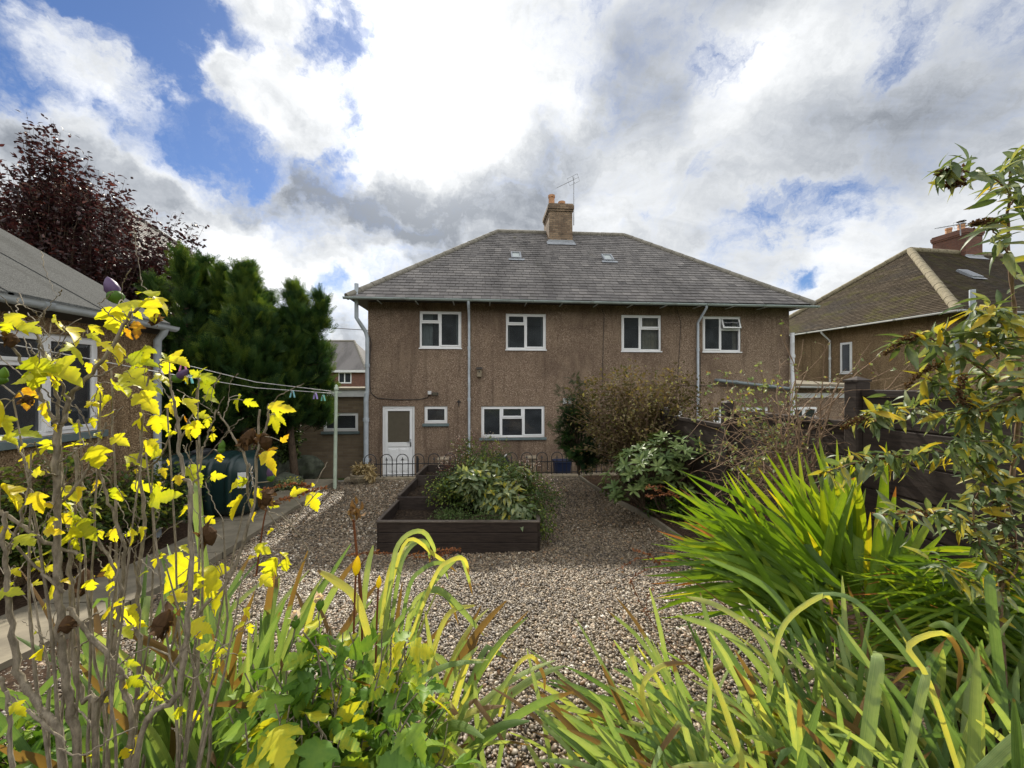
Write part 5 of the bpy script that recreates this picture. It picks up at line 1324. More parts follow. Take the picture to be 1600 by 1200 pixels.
# ------------------------------------------------------------------ conifers, purple tree and shrubs at the left
def conifer(label, px_, py_top, t, rad, zlow, n, lean=0.0, size=(.22, .46), tint=(.15, .75), topfuzz=.25):
    top = np.array(at(px_, py_top, t)); b = at(px_, 760, t); base = np.array([b.x, b.y, float(g(b.x, min(b.y, 9.9))) - .05]); base[0] -= lean
    t_ = thing('conifer_tree', label, 'tree', tuple(base), 0, 'conifers between the tank and the extension')
    mb = MB(); C = crv([base, (base + top) / 2 + nrs.normal(0, .08, 3), top - np.array([0, 0, .15])], 9); mb.tube(C, list(np.linspace(.10, .015, 9)), 8)
    P = []; D = []; U = []; T = []; S_ = []
    cones = [(top, base, rad, zlow, 1.0)]
    for k in range(9):      # side leaders, each a small pointed cone
        an = k * 6.283 / 9 + nrs.uniform(-.4, .4); rr_ = rad * nrs.uniform(.35, .85); h_ = (top[2] - base[2]) * nrs.uniform(.62, .99)
        tp = np.array([top[0] + math.cos(an) * rr_, top[1] + math.sin(an) * rr_, base[2] + h_]); cones.append((tp, tp * np.array([1, 1, 0]) + np.array([0, 0, base[2] + h_ * .2]) - np.array([math.cos(an), math.sin(an), 0]) * rr_ * .5, rad * nrs.uniform(.22, .42), max(.15, zlow - .15), .34))
    for tp, bs, rd, zl, share in cones:
        for _ in range(int(n * share / 3 / 20)):
            f = zl + (1 - zl) * nrs.rand() ** .85; o_ = bs + (tp - bs) * f
            R = rd * min(1.0, (1.02 - f) * 1.2 + .02) * nrs.uniform(.7, 1.12); an = nrs.uniform(0, 6.283)
            tip = o_ + np.array([math.cos(an) * R, math.sin(an) * R, R * nrs.uniform(.15, .7)])
            B_ = twig(o_, tip, .04, 6, .03); mb.tube(B_, list(np.linspace(.014, .004, 6)), 4, caps=False)
            ct = nrs.uniform(*tint); ax = norm(tip - o_)
            for k in range(20):
                s_ = nrs.uniform(.3, 1.0); p = B_[min(5, int(s_ * 5.99))] + nrs.normal(0, .05, 3)
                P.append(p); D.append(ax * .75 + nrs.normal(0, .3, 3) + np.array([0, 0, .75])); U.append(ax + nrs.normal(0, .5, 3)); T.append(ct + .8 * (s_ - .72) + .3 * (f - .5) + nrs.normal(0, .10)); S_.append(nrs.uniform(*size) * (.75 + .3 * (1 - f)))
        for k in range(24):      # leader shoots
            p = bs + (tp - bs) * (1 - nrs.rand() * .22); P.append(p + nrs.normal(0, .03, 3)); D.append(nrs.normal(0, .25, 3) + np.array([0, 0, 1])); U.append(nrs.normal(0, 1, 3)); T.append(nrs.uniform(.4, 1)); S_.append(nrs.uniform(.2, .42))
    local(mb, base).build('trunk', M['bark_brown'], t_, smooth=True)
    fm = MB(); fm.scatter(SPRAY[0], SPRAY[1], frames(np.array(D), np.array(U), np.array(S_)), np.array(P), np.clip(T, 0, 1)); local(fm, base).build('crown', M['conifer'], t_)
conifer('tall dense dark green conifer nearest the outbuilding', 318, 416, 9.0, 1.15, .12, 9000, tint=(.2, .8))
conifer('dark green conifer with bare lower trunk in the middle of the three', 385, 424, 8.6, 1.1, .42, 8000, tint=(.2, .8))
conifer('smaller loose conifer with thin top beside the brick extension', 462, 452, 9.4, 1.05, .35, 6000, tint=(.15, .7))
conifer('low dark conifer filling the gap behind the oil tank', 300, 520, 9.3, 1.2, .05, 5000, tint=(.05, .5))

c0 = at(115, 640, 9.2); b0 = np.array([c0.x, c0.y, float(g(c0.x, 9.0))])
T9 = 9.2
bush('purple_tree', 'tall purple leaved tree growing behind the grey felt roof', 'tree', b0,
     [(at(130, 400, T9), pr(150, 65, T9, 1.2), 120), (at(230, 400, T9), pr(75, 70, T9, .9), 60), (at(40, 370, T9), pr(90, 80, T9, 1.0), 70), (at(75, 300, T9), pr(62, 60, T9, .6), 60), (at(62, 225, T9), pr(26, 45, T9, .3), 24),
      (at(100, 255, T9), pr(22, 45, T9, .25), 14), (at(12, 290, T9), pr(28, 50, T9, .3), 16), (at(130, 290, T9), pr(26, 50, T9, .3), 18), (at(186, 300, T9), pr(14, 32, T9, .2), 9), (at(222, 335, T9), pr(15, 28, T9, .2), 8), (at(150, 330, T9), pr(40, 40, T9, .4), 20), (at(250, 430, T9), pr(48, 42, T9, .5), 50), (at(190, 440, T9), pr(70, 45, T9, .6), 70), (at(-60, 380, T9), pr(70, 70, T9, .8), 30)],
     M['bark_brown'], M['purple'], OVATE, (.075, .135), per=60, tint=(.1, .8), r0=.010, arch=.0, along=(.25, 1.0), up=.7, grow=1.18, parts=('trunk', 'crown'), spread=.16)

c = at(130, 800, 4.4)
b0 = np.array([-4.75, 4.3, float(g(-4.75, 4.3))])
bush('hedge', 'leafy yellow green hedge below the outbuilding window', 'hedge', b0,
     [((-4.72, y, float(g(-4.7, y)) + h_), (.50, .55, h_ * 1.15), 60) for y, h_ in ((2.2, .55), (2.9, .62), (3.6, .68), (4.3, .75), (5.0, .72), (5.7, .62), (6.3, .5))],
     M['bark_brown'], M['ivy'], OVATE, (.045, .08), per=34, tint=(.1, .85), r0=.008, up=.6, spread=.10, surf=.5)
c = at(450, 700, 9.6)
bush('evergreen_shrub', 'dark leafy evergreen shrub against the left of the brick extension', 'shrub', (c.x, c.y, .4),
     [(at(445, 700, 9.6), pr(28, 45, 9.6, .4), 60), (at(425, 660, 9.6), pr(30, 40, 9.6, .4), 40), (at(405, 730, 9.3), pr(25, 40, 9.3, .4), 40)], M['bark_brown'], M['rhodo'], OVATE, (.06, .11), per=30, tint=(.0, .7), r0=.01)
c = gnd(452, 768)
bush('trailing_shrub', 'low pale grey green trailing shrub beside the concrete path', 'shrub', tuple(c),
     [(c + Vector((0, 0, .12)), (.38, .3, .16), 60)], M['bark_pale'], M['budd'], SMALL, (.03, .06), per=30, tint=(.4, .65), r0=.005)

# ------------------------------------------------------------------ shrubs at the right of the gravel
c = gnd(1000, 778); c = Vector((c.x, c.y, float(g(c.x, c.y))))
TW = 7.4
bush('weigela_shrub', 'large twiggy shrub with faded brownish leaves in front of the house', 'shrub', tuple(at(1000, 775, TW)),
     [(at(1000, 650, TW), pr(92, 62, TW, .9), 130), (at(960, 640, TW), pr(60, 55, TW, .6), 60), (at(1060, 660, TW), pr(60, 55, TW, .6), 60), (at(1010, 610, TW), pr(80, 38, TW, .6), 60), (at(1000, 715, TW), pr(80, 45, TW, .6), 70)],
     M['bark_pale'], M['weigela'], OVATE, (.045, .08), per=30, tint=(.15, .78), r0=.009, arch=.10, along=(.3, 1.0), surf=.65, spread=.09, grow=1.42)
TD = 8.3
bush('dark_shrub', 'dark green feathery shrub against the house wall, left of the faded shrub', 'shrub', tuple(at(905, 742, TD)),
     [(at(905, 690, TD), pr(36, 55, TD, .45), 80), (at(895, 640, TD), pr(22, 45, TD, .3), 26), (at(920, 715, TD), pr(40, 28, TD, .4), 50)], M['bark_brown'], M['conifer'], SPRAY, (.10, .20), per=18, tint=(.05, .6), r0=.01, up=.9, grow=1.25)
TR = 6.2
bush('rhododendron', 'rhododendron with whorls of glossy pale green leaves by the fence', 'shrub', tuple(at(1040, 815, TR)),
     [(at(1065, 712, TR), pr(48, 26, TR, .5), 50), (at(1010, 738, TR), pr(45, 34, TR, .5), 46), (at(975, 765, TR), pr(30, 28, TR, .35), 20), (at(1085, 735, TR), pr(30, 30, TR, .4), 24), (at(1040, 770, TR), pr(50, 25, TR, .4), 30)],
     M['bark_brown'], M['rhodo'], ELLIP, (.11, .17), per=8, tint=(.2, .85), r0=.01, mode='whorl', surf=.75, up=1.0, grow=1.2)
c = gnd(1040, 812)
bush('ground_cover', 'low dark leafy ground cover on the bark under the rhododendron', 'ground cover', tuple(c),
     [(gnd(960, 775) + Vector((0, 0, .1)), (.4, .4, .12), 26), (gnd(1030, 800) + Vector((0, 0, .12)), (.5, .4, .16), 40), (gnd(1080, 815) + Vector((0, 0, .15)), (.4, .4, .2), 30)], M['bark_brown'], M['ivy'], OVATE, (.04, .08), per=18, tint=(.0, .5), r0=.005)

# bare twiggy shrub in front of the fence
def twiggy():
    base = np.array(at(1235, 850, 3.75)); t_ = thing('twiggy_shrub', 'bare twiggy shrub with few small leaves in front of the dark fence', 'shrub', tuple(base))
    mb = MB(); P = []; D = []; T = []; S_ = []
    fine = MB()
    tips = [(1108, 585), (1120, 560), (1135, 600), (1165, 590), (1185, 570), (1205, 620), (1150, 640), (1100, 640), (1085, 660), (1095, 700), (1110, 720), (1140, 700), (1175, 655), (1218, 560), (1222, 500), (1255, 530), (1288, 540), (1297, 535), (1360, 537), (1372, 557), (1330, 600), (1395, 575), (1430, 562), (1345, 560), (1310, 590), (1280, 600), (1248, 580), (1180, 720), (1150, 735), (1200, 690), (1240, 650), (1300, 640), (1120, 680), (1160, 610), (1190, 610), (1215, 590)]
    for i, (x, y) in enumerate(tips):
        tt = nrs.uniform(3.35, 4.3); tip = np.array(at(x, y, tt)); hub = base + np.array([nrs.normal(0, .12), nrs.normal(0, .1), nrs.uniform(.25, .75)])
        C = twig(hub, tip, nrs.uniform(-.02, .16), 9, .03); mb.tube([base] + list(C), [.012] + list(np.linspace(.009, .0022, 9)), 5, caps=False)
        bare = x > 1215
        for k in range(4 if bare else 8):
            j = nrs.randint(2, 9); d = norm(nrs.normal(0, 1, 3) + np.array([0, 0, .4])); L = nrs.uniform(.08, .3); c2 = twig(C[j], C[j] + d * L, .05, 5); mb.tube(c2, list(np.linspace(.004, .0012, 5)), 3, caps=False)
            for q in range(1 if bare else 5): P.append(c2[nrs.randint(1, 5)]); D.append(nrs.normal(0, 1, 3)); T.append(nrs.uniform(.2, .72)); S_.append(nrs.uniform(.022, .05))
        for q in range(3 if bare else 8): P.append(C[nrs.randint(5, 9)]); D.append(nrs.normal(0, 1, 3) + np.array([0, 0, .5])); T.append(nrs.uniform(.3, .72)); S_.append(nrs.uniform(.025, .05))
    for i in range(300):       # dense tangle of dead twigs
        a = np.array(at(nrs.uniform(1110, 1390), nrs.uniform(630, 780), nrs.uniform(3.4, 4.2))); d = nrs.normal(0, 1, 3) * np.array([1, .6, .55]); mb.tube(twig(a, a + norm(d) * nrs.uniform(.25, .6), .06, 5, .06), list(np.linspace(.0038, .0014, 5)), 3, caps=False)
    local(mb, base).build('stem', M['bark_pale'], t_, smooth=True)
    fm = MB(); fm.scatter(OVATE[0], OVATE[1], frames(np.array(D), nrs.normal(0, 1, (len(D), 3)), np.array(S_)), np.array(P), np.clip(T, 0, 1), along=OVATE[2], wear=(nrs.rand(len(P)) < .12) * 1.0); local(fm, base).build('foliage', M['budd'], t_)
twiggy()

# ------------------------------------------------------------------ plants in the raised bed
bush('flowering_shrub', 'grey green shrub with tiny pale dead flowers over the right of the raised bed', 'shrub', tuple(bedpt(1.2, 1.2, .35)),
     [(bedpt(1.25, 1.2, .72), (.58, .5, .38), 110), (bedpt(.78, .8, .58), (.34, .32, .28), 56), (bedpt(1.0, .6, .55), (.5, .3, .25), 50), (bedpt(1.95, 1.15, .62), (.45, .5, .42), 80), (bedpt(2.3, .7, .40), (.34, .45, .36), 80), (bedpt(2.25, .25, .25), (.22, .25, .24), 36), (bedpt(1.2, 1.9, .95), (.6, .5, .42), 60)],
     M['bark_brown'], M['ivy'], SMALL, (.028, .055), per=36, tint=(.1, .8), r0=.006, surf=.55, spread=.09, grow=1.2)
def fuzz(name, label, base, lobes, n, mat, size, tall=.1):
    t_ = thing(name, label, 'flowers', tuple(base)); mb = MB(); st = MB(); P = []
    for (c, r, k) in lobes:
        for _ in range(k):
            d = norm(nrs.normal(0, 1, 3)); d[2] = abs(d[2]); p = np.array(c) + d * np.array(r); q = p - d * .18 + nrs.normal(0, .03, 3); st.tube(twig(q, p, .05, 4), .0022, 3, caps=False)
            for _ in range(n): P.append(p + nrs.normal(0, .03, 3))
    P = np.array(P); mb.scatter(SMALL[0], SMALL[1], frames(nrs.normal(0, 1, P.shape), nrs.normal(0, 1, P.shape), nrs.uniform(*size, len(P)), 1.5), P, nrs.rand(len(P)))
    local(st, base).build('stem', M['rust'], t_); local(mb, base).build('flower', mat, t_)
fuzz('dead_flowers', 'sprays of tiny faded pinkish flowers above the raised bed shrub', bedpt(1.2, 1.3, .5),
     [(bedpt(.95, 1.2, .78), (.4, .4, .36), 46), (bedpt(1.15, 1.9, 1.0), (.5, .4, .42), 50), (bedpt(2.05, 1.0, .66), (.45, .5, .4), 50), (bedpt(2.3, .8, .45), (.3, .4, .3), 20)], 5, M['palefl'], (.010, .022))
bush('pale_leaved_plant', 'plant with drooping pale yellow green leaves in the middle of the raised bed', 'plant', tuple(bedpt(1.35, .7, .3)),
     [(bedpt(1.35, .7, .72), (.45, .35, .34), 80), (bedpt(1.65, .5, .56), (.36, .3, .30), 44), (bedpt(1.98, .2, .40), (.22, .2, .16), 14), (bedpt(1.9, .9, .8), (.3, .3, .2), 16)], M['bark_brown'], M['budd'], LANCE[1], (.09, .15), per=15, tint=(.36, .60), r0=.006, up=.6, wid=1.8, surf=.6)
bush('low_herb', 'low mound of fine dark green herb at the front of the raised bed', 'herb', tuple(bedpt(.95, .35, .29)),
     [(bedpt(.95, .35, .33), (.36, .22, .14), 90), (bedpt(1.5, .25, .33), (.45, .2, .1), 60)], M['bark_brown'], M['rhodo'], SMALL, (.018, .035), per=24, tint=(.1, .6), r0=.004)
bush('planter_plant', 'dry straw coloured plant spilling from the stone planter', 'plant', (pot.location.x, pot.location.y, pz_ + .22),
     [(Vector((pot.location.x + .05, pot.location.y, pz_ + .33)), (.24, .2, .14), 40), (Vector((pot.location.x + .25, pot.location.y - .1, pz_ + .2)), (.14, .14, .16), 30)], M['bark_pale'], M['straw'], LANCE[0], (.08, .15), per=8, tint=(.2, .9), r0=.003, arch=.35)

# ------------------------------------------------------------------ sword leaved clumps
def clump(name, label, cat, heroes, fills, mat, group, width, kind='iris', tips=.15, stalk=None):
    """heroes: traced blades ([(px,py,t)...], width px, tint, dry tip); fills: dicts of random blades"""
    mb = MB(); base = None
    for pts, wpx, ti, tp in heroes:
        wpx *= .82; P = [at(*q) for q in pts]; tm = np.mean([q[2] for q in pts]); blade(mb, P, wpx * tm / FPX, ti, tp, kind=kind, roll=nrs.uniform(-.5, .5), n=18)
        if base is None: base = P[0]
    for f in fills:
        for _ in range(f['n']):
            b = at(nrs.uniform(*f['bx']), f.get('by', 1200), nrs.uniform(*f['bt'])); z = float(g(b.x, b.y)); 
            if 'by' not in f: b = Vector((b.x, b.y, z))
            L = nrs.uniform(*f['len']); lean = nrs.normal(f['lean'][0], f['lean'][1]); dep = nrs.normal(f.get('dep', (0, .25))[0], f.get('dep', (0, .25))[1])
            d = np.array([lean, dep, 1.0]); d = norm(d); bend = nrs.uniform(*f['bend']); P = [np.array(b)]; p = np.array(b)
            kink = nrs.rand() < f.get('kink', .12); kk = nrs.randint(4, 7)
            for k in range(8):
                p = p + d * L / 8; P.append(p.copy()); d = d + np.array([np.sign(lean) * bend * .05, 0, -bend * .16 * (k + 1) / 4])
                if kink and k == kk: d = d + np.array([np.sign(lean) * .5, nrs.normal(0, .3), -1.6])
                d = norm(d)
            dry = nrs.rand() < f.get('dry', .25)
            blade(mb, P, width * nrs.uniform(.75, 1.15), nrs.uniform(*f.get('tint', (.1, .8))), nrs.uniform(.1, .35) if dry else (1.3 if nrs.rand() < f.get('dead', .04) else (nrs.uniform(0, .06) if nrs.rand() < .3 else 0.0)), kind=kind)
            if base is None: base = b
    o = local(mb, base).build(name, mat, smooth=True); o.location = base
    return tag(o, label, cat, group)
def H(s, t0, t1, w=9, ti=.5, tp=.06):
    n = len(s); return ([(x, y, t0 + (t1 - t0) * i / max(1, n - 1)) for i, (x, y) in enumerate(s)], w, ti, tp)
IG = 'iris clumps along the front border'
clump('iris_clump', 'iris clump with arching striped leaves in front of the raised bed', 'iris',
      [H(((650, 1230), (703, 1127), (680, 1054), (664, 955)), 1.5, 1.7, 11, .75, .0), H(((660, 1220), (686, 1141), (709, 1054), (747, 1010)), 1.5, 1.6, 11, .55, .0), H(((600, 1150), (630, 1002), (662, 932), (706, 879), (721, 872), (729, 894), (738, 929)), 1.6, 1.9, 9, .6, .12),
       H(((610, 1150), (657, 952), (680, 921), (715, 946), (756, 993)), 1.6, 1.8, 12, .45, .05), H(((570, 1100), (581, 996), (610, 908), (639, 856)), 1.6, 1.9, 13, .5), H(((590, 1080), (612, 899), (621, 854), (641, 833), (663, 832), (677, 854), (680, 866)), 1.6, 1.9, 9, .65, .1), H(((596, 1080), (620, 915), (632, 868), (652, 846), (668, 850), (672, 880)), 1.62, 1.9, 8, .5, .1), H(((585, 1060), (606, 900), (628, 862), (650, 850)), 1.6, 1.85, 8, .85, .0), H(((612, 1100), (636, 930), (660, 890), (690, 880), (700, 905)), 1.6, 1.85, 8, .4, .0), H(((620, 1100), (640, 960), (668, 925), (700, 935), (716, 975)), 1.58, 1.8, 8, .75, .2),
       H(((600, 960), (635, 846), (680, 868), (714, 894)), 1.65, 1.9, 7, .98, .2), H(((640, 1000), (680, 900), (702, 877), (725, 874), (733, 899)), 1.6, 1.8, 8, .95, .15), H(((580, 1010), (557, 937), (525, 908), (496, 891)), 1.5, 1.6, 14, 1.0, .1), H(((560, 1060), (566, 960), (574, 890), (583, 852)), 1.6, 1.8, 11, .6, .0), H(((600, 1100), (606, 950), (618, 880), (650, 840)), 1.6, 1.9, 12, .5), H(((660, 1150), (672, 1040), (700, 960), (745, 945)), 1.6, 1.8, 10, .8)],
      [dict(n=90, bx=(430, 700), bt=(1.45, 1.8), len=(.5, 1.0), lean=(.10, .26), bend=(.2, 1.1), tint=(.2, .95), kink=.25, dry=.4)], M['iris'], IG, .03)
clump('iris_clump', 'upright green iris clump behind the bare hibiscus stems at the left', 'iris',
      [H(((330, 1230), (325, 1050), (318, 900), (312, 760)), 1.6, 1.8, 15, .35, .0), H(((345, 1230), (335, 1000), (306, 790), (303, 745)), 1.6, 1.8, 14, .45), H(((240, 1230), (220, 1120), (180, 1060), (120, 1020)), 1.5, 1.5, 14, .35), H(((390, 1230), (420, 1080), (424, 960), (437, 900)), 1.6, 1.8, 14, .5), H(((400, 1200), (418, 1010), (430, 930), (432, 890)), 1.6, 1.8, 12, .4, .3)],
      [dict(n=120, bx=(120, 450), bt=(1.4, 1.85), len=(.55, 1.2), lean=(.0, .20), bend=(.1, .7), tint=(.1, .6), dry=.2)], M['iris'], IG, .032)
clump('iris_clump', 'sparse iris clump at the bottom middle over the pebbles', 'iris',
      [H(((875, 1240), (861, 1188), (847, 1112), (823, 1013)), 1.5, 1.7, 10, .6, .0), H(((780, 1120), (800, 1051), (829, 1025), (849, 1054), (851, 1080)), 1.6, 1.75, 7, .95, .45), H(((720, 1240), (735, 1197), (764, 1112), (806, 1040)), 1.5, 1.6, 12, .6, .0), H(((765, 1240), (747, 1141), (742, 1051)), 1.5, 1.6, 10, .6, .1), H(((905, 1240), (880, 1150), (845, 1115)), 1.5, 1.6, 9, .6), H(((770, 1250), (790, 1130), (800, 1080)), 1.5, 1.6, 9, .5, .1)],
      [dict(n=44, bx=(680, 940), bt=(1.2, 1.5), len=(.25, .5), lean=(-.05, .35), bend=(.1, 1.0), tint=(.2, .8), kink=.2, dry=.3)], M['iris'], IG, .026)
clump('iris_clump', 'leaning grey green iris clump at the bottom, right of the gravel', 'iris',
      [H(((1120, 1260), (1091, 1197), (1071, 1107), (1051, 1031)), 1.5, 1.6, 13, .5, .12), H(((1095, 1250), (1103, 1194), (1113, 1010)), 1.45, 1.5, 9, .6, .0), H(((1080, 1250), (1051, 1197), (1001, 1077)), 1.45, 1.6, 14, .55), H(((1010, 1240), (990, 1200), (925, 1130)), 1.4, 1.45, 18, .6), H(((1240, 1160), (1194, 1054), (1135, 990), (1057, 961)), 1.6, 1.8, 13, .6, .0), H(((1240, 1230), (1200, 1130), (1121, 1013), (1094, 926)), 1.6, 1.9, 12, .5), H(((1260, 1050), (1200, 996), (1121, 946), (1071, 932)), 1.7, 1.9, 11, .75), H(((1260, 1010), (1200, 958), (1153, 918)), 1.8, 1.9, 8, .5),
       H(((1060, 1250), (1010, 1110), (990, 1035), (985, 1010)), 1.5, 1.6, 11, .7, .0), H(((1040, 1180), (1003, 1085), (1030, 1042), (1080, 1035)), 1.5, 1.6, 9, .95, .3), H(((1100, 1200), (1050, 1080), (1000, 1000), (950, 955)), 1.5, 1.8, 9, .45, .1)],
      [dict(n=150, bx=(990, 1330), bt=(1.35, 1.95), len=(.4, .9), lean=(-.6, .32), bend=(.05, .65), tint=(.1, .8), dry=.18, dead=.03)], M['iris'], IG, .026)
clump('iris_clump', 'dense arching iris clump in the bottom right corner', 'iris',
      [H(((1530, 1250), (1510, 1197), (1447, 1067), (1387, 987), (1327, 933), (1267, 927)), 1.3, 1.7, 12, .35, .0), H(((1345, 1250), (1350, 1200), (1363, 1100), (1372, 1033), (1366, 1017)), 1.3, 1.5, 22, .55, .0), H(((1515, 1260), (1520, 1200), (1527, 1010)), 1.3, 1.35, 17, .6, .0), H(((1570, 1140), (1563, 1060), (1547, 917), (1555, 903)), 1.6, 1.7, 15, .3), H(((1200, 1100), (1207, 1040), (1220, 987), (1243, 957), (1283, 932), (1297, 937), (1300, 960)), 1.6, 1.7, 9, .8, .22),
       H(((1500, 1210), (1450, 1060), (1420, 1010), (1475, 990), (1500, 1030), (1495, 1080)), 1.35, 1.5, 10, .9, .4), H(((1410, 1230), (1440, 1090), (1452, 1040)), 1.3, 1.4, 14, .6), H(((1520, 1220), (1600, 1150), (1660, 1120)), 1.2, 1.25, 22, .6), H(((1480, 1200), (1400, 1080), (1330, 1010), (1310, 960)), 1.5, 1.7, 13, .3), H(((1340, 1150), (1260, 1010), (1200, 920), (1100, 870)), 1.7, 2.0, 12, .25), H(((1560, 1100), (1490, 985), (1450, 978)), 1.5, 1.7, 12, .35)],
      [dict(n=280, bx=(1200, 1780), bt=(1.25, 2.2), len=(.4, .9), lean=(-.3, .5), bend=(.05, .7), tint=(.05, .8), dry=.18, dead=.03, kink=.15)], M['iris'], IG, .027)
CG = 'crocosmia clumps by the fence'
def fan(tips, bx, by, bt, tt, w, ti, tp=.05, sag=.06):
    L = []
    for (x, y) in tips:
        b = (nrs.uniform(*bx), nrs.uniform(*by), nrs.uniform(*bt)); t2 = nrs.uniform(*tt)
        m_ = ((b[0] * .5 + x * .5) + nrs.normal(0, 8), (b[1] * .5 + y * .5) - abs(b[0] - x) * sag, (b[2] + t2) / 2)
        L.append(([b, m_, (x, y, t2)], w * nrs.uniform(.75, 1.2), min(1, max(0, ti + nrs.normal(0, .2))), 0.0 if nrs.rand() < .82 else nrs.uniform(.05, .25)))
    return L
z4 = lambda L: [(1000 + x / 4, 650 + y / 4) for x, y in L]
T1 = z4([(785, 285), (840, 260), (925, 300), (985, 245), (1080, 215), (1120, 190), (1230, 200), (1300, 245), (1330, 520), (1380, 330), (1435, 330), (800, 400), (940, 530), (1070, 740), (880, 330), (1020, 300), (1160, 300), (1200, 330), (1260, 300), (1320, 300), (1350, 400), (1100, 400), (1000, 420), (950, 400), (900, 480), (1140, 500), (1220, 560), (1290, 600), (850, 560)])
T1 = [(x, y - 14) for x, y in T1] + [(x + nrs.normal(0, 16), y + nrs.uniform(-10, 70)) for x, y in T1]
clump('crocosmia_clump', 'bright yellow green sword leaved clump standing upright before the fence', 'crocosmia', fan(T1, (1285, 1345), (900, 945), (2.3, 2.6), (2.35, 2.9), 15, .5, sag=.02), [], M['croc'], CG, .03, kind='lance')
T2 = z4([(620, 420), (515, 350), (155, 445), (245, 450), (375, 485), (455, 590), (505, 490), (200, 500), (135, 640), (180, 590), (240, 660), (100, 715), (110, 870), (260, 925), (0, 950), (60, 1050), (275, 1010), (100, 1120), (90, 1140), (130, 1180), (300, 560), (340, 620), (400, 700), (200, 760), (150, 820), (330, 760), (420, 860), (50, 900), (180, 980), (300, 860), (700, 560), (600, 640), (520, 720)])
T2 = T2 + [(x + nrs.normal(0, 20) + 15, y + nrs.normal(0, 22)) for x, y in T2 for _ in range(3)]
clump('crocosmia_clump', 'green sword leaved clump lying over to the left across the gravel edge', 'crocosmia', fan(T2, (1230, 1320), (900, 1010), (2.1, 2.5), (2.3, 2.8), 11, .30, sag=.10), [], M['croc'], CG, .03, kind='lance')
T3 = [(1367, 1400 / 2 + 30)] ; T3 = [(1480, 770), (1478, 830), (1445, 865), (1395, 855), (1420, 800), (1440, 815), (1385, 690), (1400, 760), (1360, 800), (1350, 870)]
clump('crocosmia_clump', 'small clump of broad pleated bright leaves under the buddleia', 'crocosmia', fan(T3, (1355, 1375), (925, 950), (2.1, 2.25), (2.1, 2.4), 17, .45, sag=.0), [], M['croc'], CG, .04, kind='lance')
T4 = [(nrs.uniform(1290, 1580), nrs.uniform(865, 1070)) for _ in range(560)]
clump('grass_clump', 'dark green grassy mass flopping to the left below the buddleia', 'grass', fan(T4, (1480, 1740), (900, 1130), (1.9, 2.3), (1.95, 2.4), 6.5, .30, sag=.12), [], M['croc'], None, .015, kind='lance')

# rusty seed stalks of the crocosmia and other dry flower heads
def stalk(name, label, cat, base, pts, head, mat, n, size, group=None, r=.0035):
    b = np.array(at(*base)); t_ = thing(name, label, cat, tuple(b), 0, group); st = MB(); hd = MB()
    C = crv([b] + [np.array(at(*q)) for q in pts], 14); st.tube(C, list(np.linspace(r, r * .5, 14)), 5)
    P = []; D = []
    for br in head:
        Q = crv([np.array(at(*q)) for q in br], 12); st.tube(Q, r * .5, 4)
        for k in range(n): s_ = nrs.rand(); p = Q[min(11, int(s_ * 12))]; P.append(p + nrs.normal(0, .003, 3)); D.append(norm(nrs.normal(0, 1, 3)) + np.array([0, 0, .3]))
    hd.scatter(SMALL[0], SMALL[1], frames(np.array(D), nrs.normal(0, 1, (len(D), 3)), nrs.uniform(*size, len(D)), 1.3), np.array(P), nrs.rand(len(P)))
    local(st, b).build('stalk', mat, t_, smooth=True); local(hd, b).build('seed_head', mat, t_)
SG = 'rusty seed stalks of the crocosmia'
stalk('seed_stalk', 'rusty branched seed stalk in front of the dark fence panels', 'seed stalk', (1200, 900, 2.5), [(1175, 850, 2.5), (1180, 800, 2.55)], [[(1178, 815, 2.5), (1200, 806, 2.5), (1225, 808, 2.5)], [(1180, 805, 2.5), (1190, 797, 2.5), (1198, 796, 2.5)], [(1180, 800, 2.5), (1178, 795, 2.5), (1180, 790, 2.5)]], M['rust'], 26, (.008, .016), SG)
stalk('seed_stalk', 'rusty seed stalk arching far left over the bark border', 'seed stalk', (1200, 930, 2.4), [(1120, 850, 2.6), (1060, 780, 2.8)], [[(1060, 778, 2.8), (1035, 760, 2.8), (1008, 764, 2.8)], [(1050, 770, 2.8), (1025, 775, 2.8), (1010, 775, 2.8)], [(1055, 775, 2.8), (1030, 768, 2.8), (1015, 760, 2.8)]], M['rust'], 40, (.010, .02), SG)
stalk('seed_stalk', 'thin rusty seed stalk reaching low over the pebbles at the left of the crocosmia', 'seed stalk', (1180, 990, 2.2), [(1100, 920, 2.3), (1030, 880, 2.4)], [[(1030, 880, 2.4), (1000, 872, 2.4), (965, 890, 2.4)], [(1040, 885, 2.4), (1010, 890, 2.4), (985, 905, 2.4)], [(1030, 880, 2.4), (1010, 865, 2.4), (990, 860, 2.4)]], M['rust'], 50, (.008, .018), SG)
stalk('seed_stalk', 'lowest rusty seed stalk on the pebbles beside the iris', 'seed stalk', (1100, 1060, 2.0), [(1040, 1000, 2.05), (1010, 960, 2.1)], [[(1010, 960, 2.1), (995, 930, 2.1), (985, 905, 2.1)], [(1015, 965, 2.1), (1010, 940, 2.1), (1020, 920, 2.1)]], M['rust'], 40, (.007, .016), SG)
DG = 'dry reddish flower spikes at the front left'
stalk('flower_spike', 'reddish brown dry flower spike in front of the raised bed board', 'flower spike', (600, 990, 1.8), [(610, 900, 1.85), (640, 868, 1.9)], [[(640, 868, 1.9), (680, 861, 1.9), (718, 858, 1.9)], [(650, 872, 1.9), (680, 868, 1.9), (705, 864, 1.9)]], M['rust'], 90, (.008, .015), DG)
